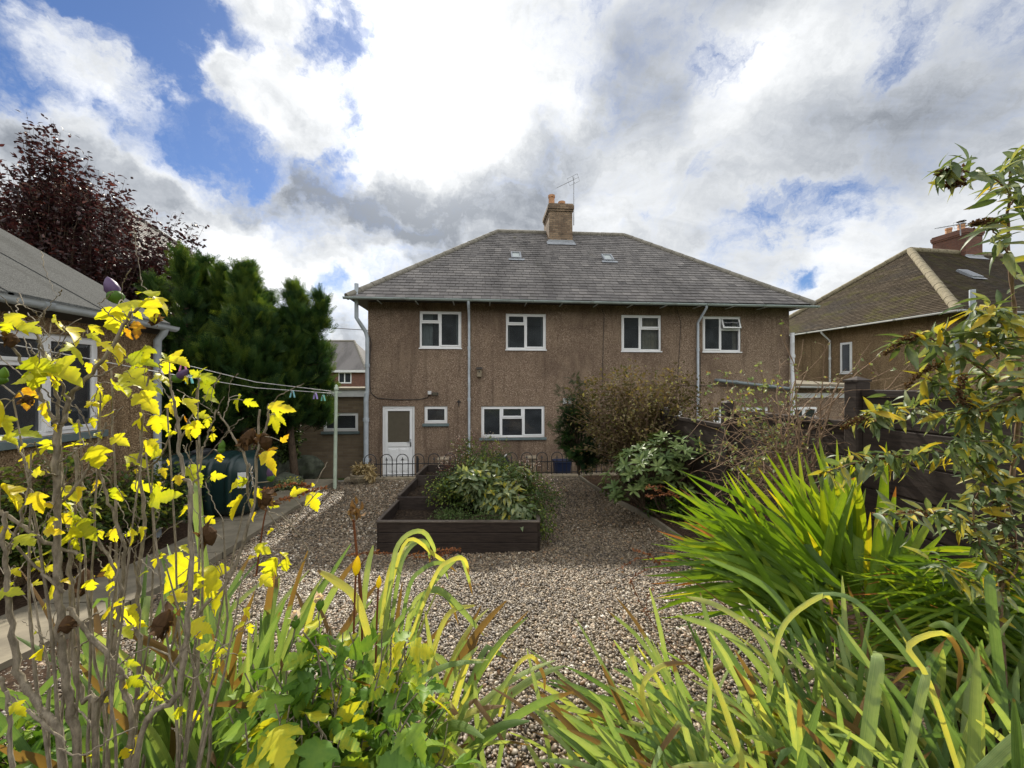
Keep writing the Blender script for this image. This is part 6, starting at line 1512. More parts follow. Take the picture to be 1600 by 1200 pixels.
stalk('flower_spike', 'reddish brown dry flower spike low by the corner of the raised bed', 'flower spike', (570, 1000, 1.8), [(560, 900, 1.9), (575, 866, 1.9)], [[(575, 866, 1.9), (600, 864, 1.9), (625, 866, 1.9)], [(545, 868, 1.9), (565, 865, 1.9), (590, 862, 1.9)]], M['rust'], 60, (.008, .015), DG)
stalk('flower_spike', 'reddish brown dry flower spike crossing the concrete path', 'flower spike', (400, 900, 1.5), [(415, 800, 1.5), (430, 785, 1.55)], [[(430, 785, 1.55), (470, 772, 1.6), (508, 762, 1.6)], [(400, 770, 1.5), (450, 757, 1.55), (485, 760, 1.6)]], M['rust'], 110, (.009, .017), DG)
# tall dead lily-like head above the iris
def pod(mb, c, d, L, R, mi=0, tint=.5, n=9):
    d = Vector(d).normalized(); q = Vector((0, 0, 1)).rotation_difference(d).to_matrix()
    mb.lathe([(R * .15, -L * .08), (R * .6, L * .1), (R, L * .38), (R * .8, L * .66), (R * .4, L * .88), (0.0005, L)], tuple(c), n, mi, tint, ax=q)
b = at(566, 900, 1.6)
dl = thing('dead_flower', 'brown shrivelled flower head on a tall stem left of the raised bed corner', 'flower', tuple(at(562, 1130, 1.55)))
b_ = np.array(dl.location); mb = MB(); mb.tube(crv([b_, at(566, 960, 1.58), at(556, 850, 1.6), at(552, 812, 1.6)], 10), [.005] * 10, 6); local(mb, b_).build('stem', M['rust'], dl, smooth=True)
mb = MB(); P = np.array([np.array(at(553, 800, 1.6)) + nrs.normal(0, .012, 3) for _ in range(16)]); mb.scatter(LANCE[1][0], LANCE[1][1], frames(nrs.normal(0, 1, P.shape) + np.array([.2, 0, .4]), nrs.normal(0, 1, P.shape), nrs.uniform(.025, .05, 16), 1.8), P, nrs.uniform(.3, 1, 16)); local(mb, b_).build('petal', M['dry'], dl)
for k, (x, y, L_, lab) in enumerate(((556, 884, .075, 'fat yellow green seed pod on a stem in front of the raised bed'), (591, 905, .05, 'smaller yellowish seed pod among the iris leaves'))):
    b = at(x - 4, y + 130, 1.5); sp_ = thing('seed_pod', lab, 'seed pod', tuple(b)); mb = MB(); mb.tube(crv([b, at(x - 2, y + 60, 1.5), at(x, y + 12, 1.5)], 6), .004, 6); local(mb, b).build('stem', M['rust'], sp_, smooth=True)
    mb = MB(); pod(mb, at(x, y + 14, 1.5), (.1, 0, 1), L_, L_ * .22, tint=.8); local(mb, b).build('pod', M['yellow'], sp_, smooth=True)

# ------------------------------------------------------------------ bare hibiscus with yellow leaves, front left
class Stems:
    def __init__(s): s.mb = MB(); s.pts = []
    def add(s, pxs, t0, t1, w0, w1, n=None):
        m_ = len(pxs); P = [at(x, y, t0 + (t1 - t0) * i / (m_ - 1)) for i, (x, y) in enumerate(pxs)]; n = n or max(7, m_ * 5)
        C = np.array(crv(P, n)); C[1:-1] += nrs.normal(0, .0013 if len(pxs) < 5 else .0020, (n - 2, 3)); tm = np.linspace(t0, t1, n)
        R = np.linspace(w0, w1, n) * tm / FPX / 2 * .64 * (1 + .13 * np.sin(np.arange(n) * 2.7) + nrs.uniform(-.08, .14, n)); s.mb.tube(C, list(R), 7)
        for i in range(n):
            d = C[i] - CAMV; zc_ = d[0] * SA + d[1] * CA; xc = d[0] * CA - d[1] * SA; s.pts.append((800 + FPX * xc / zc_, 600 - FPX * d[2] / zc_, zc_, *C[i], R[i]))
    def near(s, x, y):
        A = np.array(s.pts); d = (A[:, 0] - x) ** 2 + (A[:, 1] - y) ** 2; i = int(d.argmin()); return A[i], math.sqrt(d[i])
ST = Stems()
G0 = at(150, 1200, 1.0); hb = Vector((G0.x, G0.y, float(g(G0.x, G0.y))))
foot = lambda x, t: (x * .5 + 75, 600 + (CAMZ - hb.z) / t * FPX)
def S(pxs, t0, t1, w0, w1): ST.add(pxs, t0, t1, w0, w1)
f_ = 1980
S([(110, 1640), (97, 1190), (60, 1105), (32, 1060), (19, 987), (12, 900), (7, 860), (10, 800)], .95, .9, 17, 8)
S([(130, 1640), (120, 1200), (108, 1100), (98, 1020), (93, 950), (90, 875), (90, 775), (92, 665)], 1.0, .95, 17, 14)
S([(92, 670), (80, 650), (62, 615), (50, 590), (32, 560), (15, 538), (0, 520)], .95, .85, 9, 4)
S([(92, 668), (100, 655), (110, 622), (135, 592), (175, 545), (200, 495), (222, 475), (240, 460)], .95, 1.0, 11, 5)
S([(91, 660), (87, 605), (68, 560), (64, 530)], .95, .95, 7, 4)
S([(108, 625), (95, 600), (70, 562), (55, 520), (35, 500), (15, 490)], .95, .88, 6, 3)
S([(120, 608), (140, 590), (160, 585), (182, 572)], .95, .97, 5, 3)
S([(140, 1640), (150, 1140), (125, 1090), (115, 1000), (112, 925), (108, 875), (120, 775), (118, 700)], 1.1, 1.1, 13, 7)
S([(160, 1640), (205, 1175), (192, 1075), (185, 1045), (135, 985), (105, 950)], 1.05, 1.0, 14, 9)
S([(150, 1640), (150, 1165), (175, 1062), (185, 975), (190, 925), (195, 862), (180, 812), (162, 762), (150, 720)], 1.15, 1.1, 12, 5)
S([(170, 1640), (215, 1175), (275, 1087), (292, 987), (298, 900), (297, 775), (285, 737), (280, 687), (275, 640), (267, 605), (265, 580)], 1.0, 1.05, 15, 4)
S([(165, 1640), (205, 1150), (250, 1075), (287, 1012), (310, 960), (360, 900), (395, 800), (402, 720), (406, 640)], 1.05, 1.15, 12, 5)
S([(160, 1640), (215, 1090), (215, 975), (217, 900), (225, 812), (217, 737), (222, 675), (225, 625), (232, 590)], 1.2, 1.2, 11, 4)
S([(0, 797), (40, 825), (78, 850), (130, 870)], .95, 1.0, 8, 8)
S([(15, 865), (35, 800), (47, 750), (35, 715), (25, 690)], .95, .95, 6, 3)
S([(388, 775), (385, 720), (365, 685), (345, 652), (340, 645)], 1.15, 1.1, 6, 3)
S([(297, 775), (310, 740), (320, 700), (325, 680), (338, 640)], 1.05, 1.05, 5, 3)
S([(280, 690), (300, 650), (310, 610), (313, 585)], 1.05, 1.05, 5, 3)
S([(217, 740), (245, 720), (262, 690), (285, 650)], 1.2, 1.15, 5, 3)
S([(90, 790), (120, 760), (140, 730), (152, 690), (165, 660)], .97, 1.0, 7, 4)
S([(20, 1200), (15, 1130), (10, 1080)], .8, .8, 9, 8)
S([(0, 1058), (20, 1095), (60, 1125), (100, 1160)], .85, .9, 7, 6)
S([(90, 1170), (130, 1178), (180, 1150), (215, 1135)], .9, .95, 4, 3)
S([(100, 925), (60, 890), (25, 855), (0, 845)], .97, .9, 7, 4)
S([(185, 1040), (240, 1010), (300, 1060), (340, 1015), (365, 1000)], 1.0, 1.05, 4, 2.5)
S([(120, 780), (150, 840), (175, 880), (195, 930)], 1.1, 1.1, 6, 6)
S([(60, 700), (95, 760), (130, 800), (160, 860)], 1.0, 1.1, 4, 5)
S([(430, 905), (480, 870), (470, 840), (440, 800)], 1.3, 1.25, 3, 2)
S([(405, 700), (418, 660), (419, 634)], 1.15, 1.15, 7, 4)
S([(404, 760), (420, 800), (440, 830), (470, 800), (495, 770)], 1.2, 1.25, 3.5, 2)
for k in range(22):        # slim upright rods through the bush
    x0_ = nrs.uniform(60, 330); x1_ = x0_ * 1.15 - 20 + nrs.normal(0, 40); yt = nrs.uniform(560, 900); t0_ = nrs.uniform(.95, 1.35)
    S([(x0_ * .45 + 90, 1640), (x0_, 1200), ((x0_ + x1_) / 2 + nrs.normal(0, 14), (1200 + yt) / 2), (x1_, yt)], t0_, t0_ + nrs.normal(0, .05), nrs.uniform(7, 11), 3)
for _ in range(240):       # short spurs and side twigs
    a = ST.pts[nrs.randint(len(ST.pts))]
    if a[1] > 1230 or a[0] < -30: continue
    an = nrs.uniform(-2.6, -.5); L_ = nrs.uniform(15, 75); x2, y2 = a[0] + math.cos(an) * L_, a[1] + math.sin(an) * L_
    S([(a[0], a[1]), ((a[0] + x2) / 2 + nrs.normal(0, 5), (a[1] + y2) / 2 + nrs.normal(0, 4)), (x2, y2)], a[2], a[2] + nrs.normal(0, .05), min(5, a[6] * 700), 2.2)
z2 = lambda L: [(x1 / 4, 400 + y1 / 4, x2 / 4, 400 + y2 / 4, k) for x1, y1, x2, y2, k in L]
z3 = lambda L: [(x1 / 4, 650 + y1 / 4, x2 / 4, 650 + y2 / 4, k) for x1, y1, x2, y2, k in L]
z4b = lambda L: [(x1 / 4, 900 + y1 / 4, x2 / 4, 900 + y2 / 4, k) for x1, y1, x2, y2, k in L]
z6 = lambda L: [(400 + x1 / 4, 500 + y1 / 4, 400 + x2 / 4, 500 + y2 / 4, k) for x1, y1, x2, y2, k in L]
z7 = lambda L: [(400 + x1 / 3.43, 850 + y1 / 3.43, 400 + x2 / 3.43, 850 + y2 / 3.43, k) for x1, y1, x2, y2, k in L]
LV = z2([(970, 250, 850, 145, 0), (960, 250, 1085, 305, 0), (965, 270, 955, 430, 0), (740, 300, 915, 240, 0), (820, 310, 880, 400, 1), (715, 320, 745, 520, 0), (850, 410, 865, 525, 2), (805, 460, 770, 540, 2), (735, 540, 805, 665, 1), (55, 360, 160, 440, 0), (150, 430, 255, 475, 0), (60, 410, 10, 510, 0), (350, 370, 340, 475, 0), (390, 440, 535, 500, 1), (440, 545, 590, 640, 0), (560, 430, 650, 480, 0), (550, 490, 640, 530, 0), (620, 540, 700, 550, 0), (240, 610, 140, 720, 3), (250, 640, 200, 850, 3), (380, 665, 240, 700, 0), (310, 690, 520, 800, 0), (600, 650, 690, 700, 0), (760, 740, 980, 800, 0), (850, 660, 750, 720, 3), (800, 640, 980, 660, 3), (700, 800, 830, 870, 3), (720, 830, 800, 790, 3), (630, 830, 510, 870, 0), (700, 890, 540, 990, 0), (590, 910, 500, 915, 0), (290, 910, 370, 1010, 3), (180, 820, 180, 960, 2), (0, 900, 130, 1040, 0), (0, 1000, 100, 1100, 0), (80, 1100, 270, 1110, 3), (20, 1130, 120, 1180, 0), (870, 860, 1000, 1000, 1), (890, 1000, 790, 1060, 0), (960, 1000, 1000, 1130, 0), (1000, 1000, 1060, 1100, 0), (1100, 880, 1090, 960, 0), (1140, 900, 1240, 1000, 0), (1230, 830, 1180, 870, 0), (1260, 780, 1340, 860, 3), (1270, 880, 1365, 880, 3), (1250, 740, 1270, 680, 3), (1250, 740, 1365, 765, 3), (1250, 750, 1165, 710, 3), (1040, 650, 1020, 590, 3), (1040, 650, 1190, 680, 1), (1060, 650, 1120, 620, 0), (1060, 670, 1020, 760, 0), (1160, 750, 1190, 800, 1), (1150, 1000, 1150, 1060, 2), (1220, 1030, 1230, 1160, 0), (1190, 1050, 1130, 1110, 0), (1230, 1000, 1330, 1020, 0), (1100, 1100, 1030, 1120, 0), (1330, 1110, 1330, 1170, 1), (1330, 1100, 1330, 1060, 1), (930, 1150, 1000, 1200, 0)])
LV += z3([(540, 180, 390, 170, 1), (590, 190, 650, 340, 0), (210, 230, 140, 320, 1), (310, 150, 270, 260, 0), (600, 110, 640, 140, 0), (710, 130, 815, 190, 1), (600, 400, 620, 470, 1), (800, 250, 940, 310, 0), (920, 150, 940, 260, 0), (1000, 330, 1050, 380, 1), (1070, 290, 1000, 295, 1), (850, 330, 850, 370, 1), (830, 420, 950, 500, 0), (1010, 420, 960, 480, 1), (940, 520, 1110, 485, 3), (930, 540, 1000, 570, 0), (740, 450, 670, 560, 3), (750, 470, 740, 560, 0), (1170, 320, 1270, 450, 3), (1370, 240, 1380, 300, 1), (1320, 375, 1400, 380, 1), (1110, 370, 1120, 440, 1), (1150, 560, 1150, 640, 1), (1290, 630, 1350, 680, 1), (1520, 505, 1420, 660, 0), (1560, 520, 1600, 550, 0), (1600, 600, 1560, 650, 1), (0, 440, 160, 590, 1), (210, 480, 270, 600, 1), (290, 540, 330, 580, 1), (400, 440, 490, 520, 0), (500, 640, 370, 800, 0), (490, 650, 580, 760, 3), (440, 700, 400, 920, 0), (470, 770, 480, 860, 0), (0, 690, 70, 770, 1), (560, 570, 640, 560, 0), (600, 590, 670, 620, 3), (1150, 880, 1040, 1110, 0), (1000, 880, 940, 910, 0), (1000, 870, 1040, 865, 1), (1120, 820, 1200, 840, 0), (1270, 960, 1450, 1110, 0), (1210, 990, 1200, 1130, 0), (1210, 1010, 1300, 1010, 0), (1060, 1120, 1200, 1140, 0), (1320, 1100, 1360, 1150, 0), (1550, 890, 1600, 870, 1), (290, 945, 350, 960, 1), (220, 935, 250, 945, 1), (70, 960, 130, 980, 0), (380, 1030, 450, 1030, 1), (200, 1050, 270, 1040, 1), (360, 1090, 130, 1200, 0), (0, 1090, 90, 1090, 3)])
LV += z4b([(760, 190, 890, 380, 0), (780, 200, 930, 240, 0), (700, 180, 600, 240, 1), (770, 150, 710, 145, 1), (1200, 140, 1210, 230, 0), (1190, 300, 1330, 320, 0), (1210, 330, 1260, 400, 0), (1340, 430, 1200, 440, 0), (1350, 490, 1430, 450, 0), (1520, 210, 1590, 240, 0), (1530, 300, 1430, 340, 0), (1550, 300, 1560, 380, 0), (1100, 200, 1140, 210, 0), (990, 280, 940, 290, 1), (800, 650, 830, 720, 1), (770, 1080, 800, 1160, 1)])
LV += z6([(80, 530, 240, 550, 0), (90, 590, 180, 690, 0), (120, 590, 180, 630, 0), (160, 760, 210, 710, 2), (60, 830, 130, 790, 2), (30, 840, 160, 910, 1), (220, 1100, 330, 1050, 0), (330, 1090, 410, 1190, 0), (80, 1150, 150, 1170, 0), (360, 1040, 350, 1015, 0)])
LV += z7([(0, 10, 80, 50, 0), (130, 50, 200, 80, 0), (110, 70, 50, 200, 0), (160, 80, 160, 160, 0), (20, 180, 100, 230, 0)])
for _ in range(120):        # smaller leaves along the lower twigs
    a = ST.pts[nrs.randint(len(ST.pts))]
    if not (540 < a[1] < 1150 and -10 < a[0] < 460) or (a[1] > 900 and nrs.rand() < .5): continue
    an = nrs.uniform(0, 6.28); L0 = nrs.uniform(10, 26); L1 = nrs.uniform(14, 30); x0_, y0_ = a[0] + math.cos(an) * L0, a[1] + math.sin(an) * L0; an += nrs.normal(0, .7)
    LV.append((x0_, y0_, x0_ + math.cos(an) * L1, y0_ + abs(math.sin(an)) * L1, int(nrs.choice([0, 1, 3]))))
hib = thing('hibiscus_shrub', 'tall bare hibiscus with yellow autumn leaves in the left foreground', 'shrub', tuple(hb))
fol = [MB() for _ in LOBED]
for (x1, y1, x2, y2, k) in LV:
    a, dpx_ = ST.near(x1, y1); t_ = a[2] + nrs.normal(0, .03); p = np.array(at(x1, y1, t_)); L_ = math.hypot(x2 - x1, y2 - y1); tt = t_ + nrs.uniform(-.25, .25) * L_ * t_ / FPX
    q = np.array(at(x2, y2, tt)); sz = np.linalg.norm(q - p)
    if dpx_ < 70: ST.mb.tube(crv([a[3:6], (a[3:6] + p) / 2 + np.array([0, 0, .004]), p], 5), .0013, 4, tint=.9)
    vd = norm(p - CAMV); up = -vd * nrs.uniform(.25, 1.0) + np.array([0, 0, nrs.uniform(.3, 1.0)]) + nrs.normal(0, .35, 3)
    i = nrs.randint(len(LOBED)); ti = {0: nrs.uniform(.30, .66), 1: nrs.uniform(.5, .82), 2: 1.0, 3: nrs.uniform(.08, .34)}[k]; wr = nrs.uniform(.5, 1) if k == 2 else (nrs.uniform(.35, .55) if nrs.rand() < .2 else 0)
    fol[i].scatter(LOBED[i][0], LOBED[i][1], frames((q - p)[None], up[None], [sz * .92], nrs.uniform(.72, 1.0)), p[None], [ti], along=LOBED[i][2], wear=[wr])
F_ = MB()
for m_ in fol:
    for c_ in m_.c: F_.c.append((c_[0], c_[1] - c_[1].min() + F_.nv, *c_[2:])); F_.nv += len(c_[0])
def mk_bud(x, y, dx_, dy_, L_, purple):
    a, _ = ST.near(x, y); t_ = a[2]; p = at(x, y, t_); q = at(x + dx_, y + dy_, t_); d = (q - p).normalized(); s_ = L_ * t_ / FPX; m_ = MB()
    pod(m_, p, d, s_ * .55, s_ * .27, 0, .4, 12); pod(m_, p + d * s_ * .2, d, s_ * .85, s_ * .24, 1, .5, 12); ST.mb.tube([Vector(a[3:6]), p], .0018, 5)
    local(m_, hb).build('bud', [M['green'], PURP if purple else M['green']], hib, smooth=True)
PURP = leafmat('purple_bud', [(0, (.06, .03, .09)), (1, (.16, .10, .22))], trans=.2)
for q in ((184, 473, -12, -30, 42, 1), (272, 596, 14, -12, 28, 1), (345, 708, 2, -14, 20, 0), (424, 752, -2, -14, 22, 1), (2, 600, 4, -20, 26, 0)): mk_bud(*q)
for (x, y, s_) in ((322, 836, 26), (132, 908, 32), (263, 972, 32), (412, 690, 24), (394, 684, 24), (418, 778, 24), (105, 975, 22), (18, 532, 20), (380, 690, 18), (245, 500, 16), (40, 625, 14)):
    a, _ = ST.near(x, y); p = np.array(at(x, y, a[2])); k = s_ * a[2] / FPX; m_ = MB(); pod(m_, p + np.array([0, 0, k * .5]), (nrs.normal(0, .3), nrs.normal(0, .3), -1), k * 1.2, k * .42, 0, .25, 9)
    P = np.array([p + nrs.normal(0, k * .18, 3) for _ in range(14)]); m_.scatter(OVATE[0], OVATE[1], frames(nrs.normal(0, 1, P.shape) + np.array([0, 0, -.6]), nrs.normal(0, 1, P.shape), nrs.uniform(.4, .8, 14) * k), P, nrs.uniform(0, .6, 14)); ST.mb.tube([Vector(a[3:6]), Vector(p)], .0018, 5)
    local(m_, hb).build('seed_head', M['dry'], hib)
local(ST.mb, hb).build('stem', M['bark_grey'], hib, smooth=True)
local(F_, hb).build('foliage', M['yellow'], hib, smooth=True)

# ------------------------------------------------------------------ green leafy hibiscus in the front middle
gb = at(540, 1200, 1.35); gb = Vector((gb.x, gb.y, float(g(gb.x, gb.y))))
ghs = thing('hibiscus_shrub', 'low leafy green hibiscus with two pale pink buds at the bottom of the picture', 'shrub', tuple(gb))
sm2 = MB(); GL = [MB() for _ in LOBED]; topy = lambda x: float(np.interp(x, [350, 400, 450, 500, 560, 620, 670, 710], [1090, 1030, 985, 962, 985, 975, 1005, 1090]))
for k in range(84):
    x = nrs.uniform(350, 710); y = topy(x) + nrs.rand() ** 1.2 * 190; t_ = nrs.uniform(1.1, 1.5) - .1 * (y > 1100); tip = np.array(at(x, y, t_)); C = twig(np.array(gb) + nrs.normal(0, .05, 3), tip, .04, 9, .03); sm2.tube(C, list(np.linspace(.006, .002, 9)), 5, caps=False)
    for j in range(9):
        s_ = nrs.uniform(.5, 1.0); f = s_ * 8; i0 = min(7, int(f)); p = C[i0] + (C[i0 + 1] - C[i0]) * (f - i0); an = nrs.uniform(0, 6.28); d = np.array([math.cos(an), math.sin(an), nrs.uniform(-.7, .35)]); L_ = nrs.uniform(.05, .105) * (1.15 if y > 1080 else .9)
        pb = p + norm(d) * .02; sm2.tube([p, pb], .0014, 4, caps=False); i = nrs.randint(len(LOBED)); ti = nrs.uniform(.15, .8) if nrs.rand() < .86 else nrs.uniform(.9, 1.0)
        GL[i].scatter(LOBED[i][0], LOBED[i][1], frames(d[None], (np.array([0, 0, 1]) + nrs.normal(0, .45, 3))[None], [L_], nrs.uniform(.9, 1.25)), pb[None], [ti], along=LOBED[i][2], wear=[.5 if nrs.rand() < .08 else 0])
F2 = MB()
for m_ in GL:
    for c_ in m_.c: F2.c.append((c_[0], c_[1] - c_[1].min() + F2.nv, *c_[2:])); F2.nv += len(c_[0])
for (x, y) in ((499, 944), (461, 972)):
    p = np.array(at(x, y, 1.3)); m_ = MB(); pod(m_, p - np.array([0, 0, .02]), (.1, 0, 1), .045, .014, 0, .4, 10); P = np.array([p + np.array([0, 0, .008]) + nrs.normal(0, .003, 3) for _ in range(9)]); m_.scatter(OVATE[0], OVATE[1], frames(nrs.normal(0, .35, P.shape) + np.array([0, 0, 1]), nrs.normal(0, 1, P.shape), nrs.uniform(.024, .034, 9), 1.5), P, nrs.uniform(.5, 1, 9), mi=1)
    sm2.tube(crv([np.array(gb), np.array(at(x - 10, 1100, 1.3)), p - np.array([0, 0, .02])], 8), .003, 5, caps=False); local(m_, gb).build('bud', [M['green'], M['palefl']], ghs, smooth=True)
local(sm2, gb).build('stem', M['bark_grey'], ghs, smooth=True); local(F2, gb).build('foliage', M['green'], ghs, smooth=True)
bush('leafy_seedling', 'patch of small green leaves at the foot of the hibiscus in the bottom left corner', 'plant', tuple(at(60, 1260, 1.5)),
     [(at(40, 1190, 1.4), (.22, .2, .10), 24), (at(150, 1200, 1.4), (.2, .2, .08), 18), (at(20, 1150, 1.5), (.15, .2, .08), 10)], M['bark_brown'], M['green'], OVATE, (.04, .075), per=9, tint=(.1, .7), r0=.003)

# ------------------------------------------------------------------ buddleia hanging in from the right
BS = Stems(); bb0 = at(1570, 1000, 1.9); bb0 = Vector((bb0.x, bb0.y, float(g(bb0.x, bb0.y))))
zb_ = 600 + (CAMZ - bb0.z) / 1.9 * FPX
BR = [([(1575, zb_), (1562, 900), (1580, 760), (1592, 640), (1590, 520), (1576, 410), (1576, 320), (1582, 255), (1588, 235)], 1.9, 1.5, 11, 4),
      ([(1577, 300), (1550, 278), (1520, 272), (1490, 262), (1474, 272)], 1.52, 1.5, 4, 2.5), ([(1576, 400), (1560, 372), (1545, 350)], 1.55, 1.5, 4, 2.5),
      ([(1580, 320), (1600, 290), (1640, 270)], 1.52, 1.5, 4, 2.5), ([(1592, 640), (1560, 600), (1510, 560), (1470, 535), (1440, 528), (1412, 540)], 1.7, 1.6, 6, 2.5), ([(1588, 640), (1540, 630), (1490, 610), (1450, 590)], 1.75, 1.7, 5, 2.5),
      ([(1700, 570), (1640, 590), (1590, 615), (1545, 640), (1500, 645)], 1.4, 1.6, 14, 6), ([(1545, 700), (1500, 655), (1440, 640), (1390, 640), (1350, 655)], 1.75, 1.7, 6, 2.5), ([(1580, 760), (1530, 720), (1460, 705), (1400, 715), (1340, 722), (1292, 738)], 1.85, 1.75, 6, 2.5),
      ([(1565, 880), (1530, 830), (1480, 800), (1430, 803), (1372, 803)], 1.9, 1.75, 5, 2.5), ([(1562, 900), (1535, 860), (1520, 800), (1535, 740), (1530, 690)], 1.85, 1.8, 5, 3), ([(1575, 900), (1600, 850), (1640, 800)], 1.85, 1.8, 5, 3),
      ([(1588, 520), (1560, 500), (1540, 480), (1530, 500)], 1.6, 1.55, 4, 2), ([(1592, 600), (1620, 540), (1640, 480), (1630, 450)], 1.6, 1.5, 5, 2), ([(1560, 930), (1500, 900), (1470, 880)], 1.9, 1.8, 4, 2), ([(1600, 700), (1560, 690), (1500, 690)], 1.7, 1.6, 5, 3), ([(1560, 560), (1540, 530), (1550, 490)], 1.6, 1.55, 4, 2), ([(1565, 920), (1590, 880), (1580, 800), (1555, 760)], 1.8, 1.75, 5, 3)]
for pxs, t0, t1, w0, w1 in BR: BS.add(pxs, t0, t1, w0, w1)
bud = thing('buddleia', 'buddleia with long grey green and yellow leaves hanging in at the right edge', 'shrub', tuple(bb0))
P = []; D = []; U = []; T = []; Z = []; Wr = []
A = np.array(BS.pts)
for i in range(len(A)):
    x, y = A[i, 0], A[i, 1]
    if y > 980: continue
    d0 = norm(A[min(i + 1, len(A) - 1), 3:6] - A[max(i - 1, 0), 3:6])
    dens_ = 6 if 580 < y < 790 and x < 1570 else 4 if y > 620 else (3 if y > 470 else 2)
    if 350 < y < 500 and x > 1562: dens_ = 1
    for k in range(dens_):
        od = norm(np.cross(d0, nrs.normal(0, 1, 3))); dd = od + d0 * nrs.uniform(.1, .7) + np.array([0, 0, nrs.uniform(-.9, .15)])
        P.append(A[i, 3:6] + nrs.normal(0, .02, 3)); D.append(dd); U.append(np.array([0, 0, 1.0]) + nrs.normal(0, .5, 3)); Z.append(nrs.uniform(.06, .12) if y < 600 else nrs.uniform(.045, .105)); T.append(nrs.uniform(.05, .66) if nrs.rand() < (.97 if y < 440 else .78) else nrs.uniform(.7, 1.0)); Wr.append(.6 if nrs.rand() < .08 else 0)
fm = MB(); half = nrs.rand(len(P)) < .5; P, D, U, T, Z, Wr = map(np.array, (P, D, U, T, Z, Wr))
for j, sel in enumerate((half, ~half)): fm.scatter(LANCE[j][0], LANCE[j][1], frames(D[sel], U[sel], Z[sel], .95), P[sel], T[sel], along=LANCE[j][2], wear=Wr[sel])
PAN = [[(1496, 266), (1482, 270), (1466, 269)], [(1502, 285), (1490, 286), (1480, 290)], [(1560, 352), (1540, 346), (1518, 350)], [(1432, 527), (1410, 532), (1384, 552)], [(1465, 568), (1440, 582), (1416, 602)], [(1400, 714), (1350, 720), (1285, 742)], [(1450, 800), (1410, 803), (1364, 804)], [(1535, 740), (1528, 700), (1532, 660)], [(1350, 650), (1330, 660), (1316, 668)], [(1520, 640), (1500, 620), (1505, 590)], [(1590, 860), (1560, 810), (1555, 770)]]
for k, br in enumerate(PAN):
    m_ = MB(); tn = BS.near(*br[0])[0][2]; Q = crv([np.array(at(x, y, tn)) for x, y in br], 12); n = 260; s_ = nrs.rand(n); rr_ = (.022 * (1 - .75 * s_))[:, None] * nrs.rand(n, 1) ** .6; C = np.array([Q[min(11, int(v * 12))] for v in s_]) + norm(nrs.normal(0, 1, (n, 3))) * rr_ + nrs.normal(0, .003, (n, 3))
    m_.scatter(SMALL[0], SMALL[1], frames(nrs.normal(0, 1, (n, 3)), nrs.normal(0, 1, (n, 3)), nrs.uniform(.008, .016, n), 1.2), C, nrs.uniform(0, .5, n) + (.4 if k == 6 else 0)); BS.mb.tube([Vector(BS.near(*br[0])[0][3:6])] + [Vector(q) for q in Q], .0018, 4)
    local(m_, bb0).build('flower_panicle', M['dry'], bud)
local(BS.mb, bb0).build('stem', M['bark_pale'], bud, smooth=True); local(fm, bb0).build('foliage', M['budd'], bud, smooth=True)

# fallen leaves
m_ = MB(); P = []
for _ in range(260):
    x, y = nrs.uniform(-3.3, 3.2), nrs.uniform(1.6, 9.6); P.append((x, y, float(g(x, y)) + .03))
for _ in range(240):
    y = nrs.uniform(4.5, 9.6); x = edge_x(y) + nrs.uniform(0, .8); P.append((x, y, float(g(x, y)) + .05))
P = np.array(P); n = len(P); D = nrs.normal(0, 1, (n, 3)); D[:, 2] *= .2
m_.scatter(OVATE[0], OVATE[1], frames(D, np.array([0, 0, 1]) + nrs.normal(0, .3, (n, 3)), nrs.uniform(.02, .05, n)), P, nrs.rand(n)); tag(m_.build('fallen_leaves', M['dry']), kind='stuff')
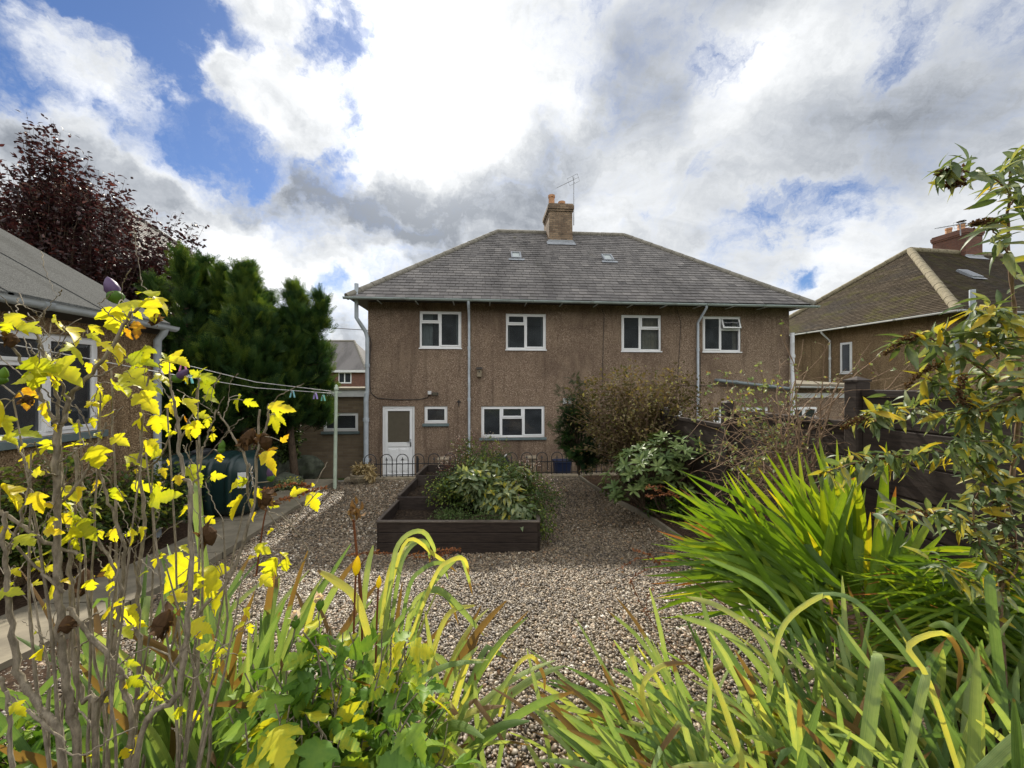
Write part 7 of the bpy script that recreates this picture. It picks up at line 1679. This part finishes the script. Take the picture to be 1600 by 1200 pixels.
# ------------------------------------------------------------------ loose pebbles over the gravel
def pebbles():
    m_, t = newmat('pebble'); 
    ti = t.n('ShaderNodeAttribute', attribute_name='tint', attribute_type='INSTANCER').outputs['Fac']
    co = objco(t)
    c = t.ramp(ti, [(0.0, (0.032, 0.021, 0.011)), (0.25, (0.105, 0.070, 0.036)), (0.48, (0.20, 0.140, 0.074)), (0.62, (0.16, 0.13, 0.09)), (0.78, (0.32, 0.24, 0.135)), (0.86, (0.28, 0.155, 0.07)), (0.93, (0.46, 0.375, 0.25)), (1.0, (0.75, 0.68, 0.54))])
    c = t.mix(t.m('MULTIPLY', t.noise(co, 3.0, 4.0), .5), c, (0.10, 0.08, 0.06, 1))
    c = t.vm('MULTIPLY', c, (1.08, 1.13, 1.26))
    p = t.n('ShaderNodeBsdfPrincipled', {'Base Color': c, 'Roughness': 0.5, 'Specular IOR Level': 0.5}); out(t, p.outputs[0])
    P = []
    def add(n, y0, y1, x0f, x1f, s0, s1):
        y = nrs.uniform(y0, y1, n); a = np.array([x0f(v) for v in y]); b = np.array([x1f(v) for v in y])
        x = a + (b - a) * nrs.rand(n); sc_ = nrs.uniform(s0, s1, n) * (.75 + 0.8 * (nrs.rand(n) ** 4))
        P.append(np.stack([x, y, sc_], 1))
    lft = lambda y: max(-3.42, -y * 1.12 - .3) if y > 3.0 else -y * 1.2 - .4
    rgt = lambda y: min(edge_x(y) - .02, y * .95 + .4)
    add(40000, .9, 3.0, lft, rgt, .007, .015)
    add(80000, 3.0, 6.0, lft, rgt, .0075, .0155)
    add(34000, 6.0, 9.86, lambda y: -3.6, rgt, .010, .019)
    P_ = np.concatenate(P)
    # keep the pebbles out of the raised bed
    inv = np.array(BEDM.inverted()); lx_ = P_[:, 0] * inv[0, 0] + P_[:, 1] * inv[0, 1] + inv[0, 3]; ly_ = P_[:, 0] * inv[1, 0] + P_[:, 1] * inv[1, 1] + inv[1, 3]
    P_ = P_[~((lx_ > -.03) & (lx_ < Wb + .03) & (ly_ > -.03) & (ly_ < 3.05))]
    n = len(P_); z = g(P_[:, 0], P_[:, 1]) + nrs.uniform(-.002, .016, n)
    me = bpy.data.meshes.new('pebbles'); me.vertices.add(n)
    me.vertices.foreach_set('co', np.stack([P_[:, 0], P_[:, 1], z], 1).astype(np.float32).reshape(-1))
    a = me.attributes.new('psize', 'FLOAT_VECTOR', 'POINT'); s_ = P_[:, 2:3] * np.stack([nrs.uniform(.9, 1.45, n), nrs.uniform(.7, 1.05, n), nrs.uniform(.42, .8, n)], 1); a.data.foreach_set('vector', s_.astype(np.float32).reshape(-1))
    a = me.attributes.new('prot', 'FLOAT_VECTOR', 'POINT'); r_ = np.stack([nrs.normal(0, .35, n), nrs.normal(0, .35, n), nrs.uniform(0, 6.28, n)], 1); a.data.foreach_set('vector', r_.astype(np.float32).reshape(-1))
    a = me.attributes.new('tint', 'FLOAT', 'POINT'); pt = .5 + .5 * np.sin(P_[:, 0] * 1.7 + np.sin(P_[:, 1] * 1.1) * 2) * np.sin(P_[:, 1] * 1.3 + P_[:, 0] * .6); a.data.foreach_set('value', np.clip(nrs.rand(n) - .22 * pt ** 2, 0, 1).astype(np.float32))
    me.update()
    o = bpy.data.objects.new('pebbles', me); COL.objects.link(o); tag(o, kind='stuff')
    ng = bpy.data.node_groups.new('pebbles', 'GeometryNodeTree')
    ng.interface.new_socket('Geometry', in_out='INPUT', socket_type='NodeSocketGeometry'); ng.interface.new_socket('Geometry', in_out='OUTPUT', socket_type='NodeSocketGeometry')
    N_, L = ng.nodes, ng.links
    gi, go = N_.new('NodeGroupInput'), N_.new('NodeGroupOutput')
    ico = N_.new('GeometryNodeMeshIcoSphere'); ico.inputs['Radius'].default_value = 1.0; ico.inputs['Subdivisions'].default_value = 2
    ss = N_.new('GeometryNodeSetShadeSmooth'); L.new(ico.outputs[0], ss.inputs[0])
    sm_ = N_.new('GeometryNodeSetMaterial'); sm_.inputs['Material'].default_value = m_; L.new(ss.outputs[0], sm_.inputs[0])
    m2p = N_.new('GeometryNodeMeshToPoints'); L.new(gi.outputs[0], m2p.inputs[0])
    iop = N_.new('GeometryNodeInstanceOnPoints'); L.new(m2p.outputs[0], iop.inputs['Points']); L.new(sm_.outputs[0], iop.inputs['Instance'])
    for nm, sk in (('prot', 'Rotation'), ('psize', 'Scale')):
        na = N_.new('GeometryNodeInputNamedAttribute'); na.data_type = 'FLOAT_VECTOR'; na.inputs['Name'].default_value = nm
        L.new(na.outputs['Attribute'], iop.inputs[sk])
    L.new(iop.outputs[0], go.inputs[0])
    md = o.modifiers.new('pebbles', 'NODES'); md.node_group = ng
    me.materials.append(m_)
pebbles()
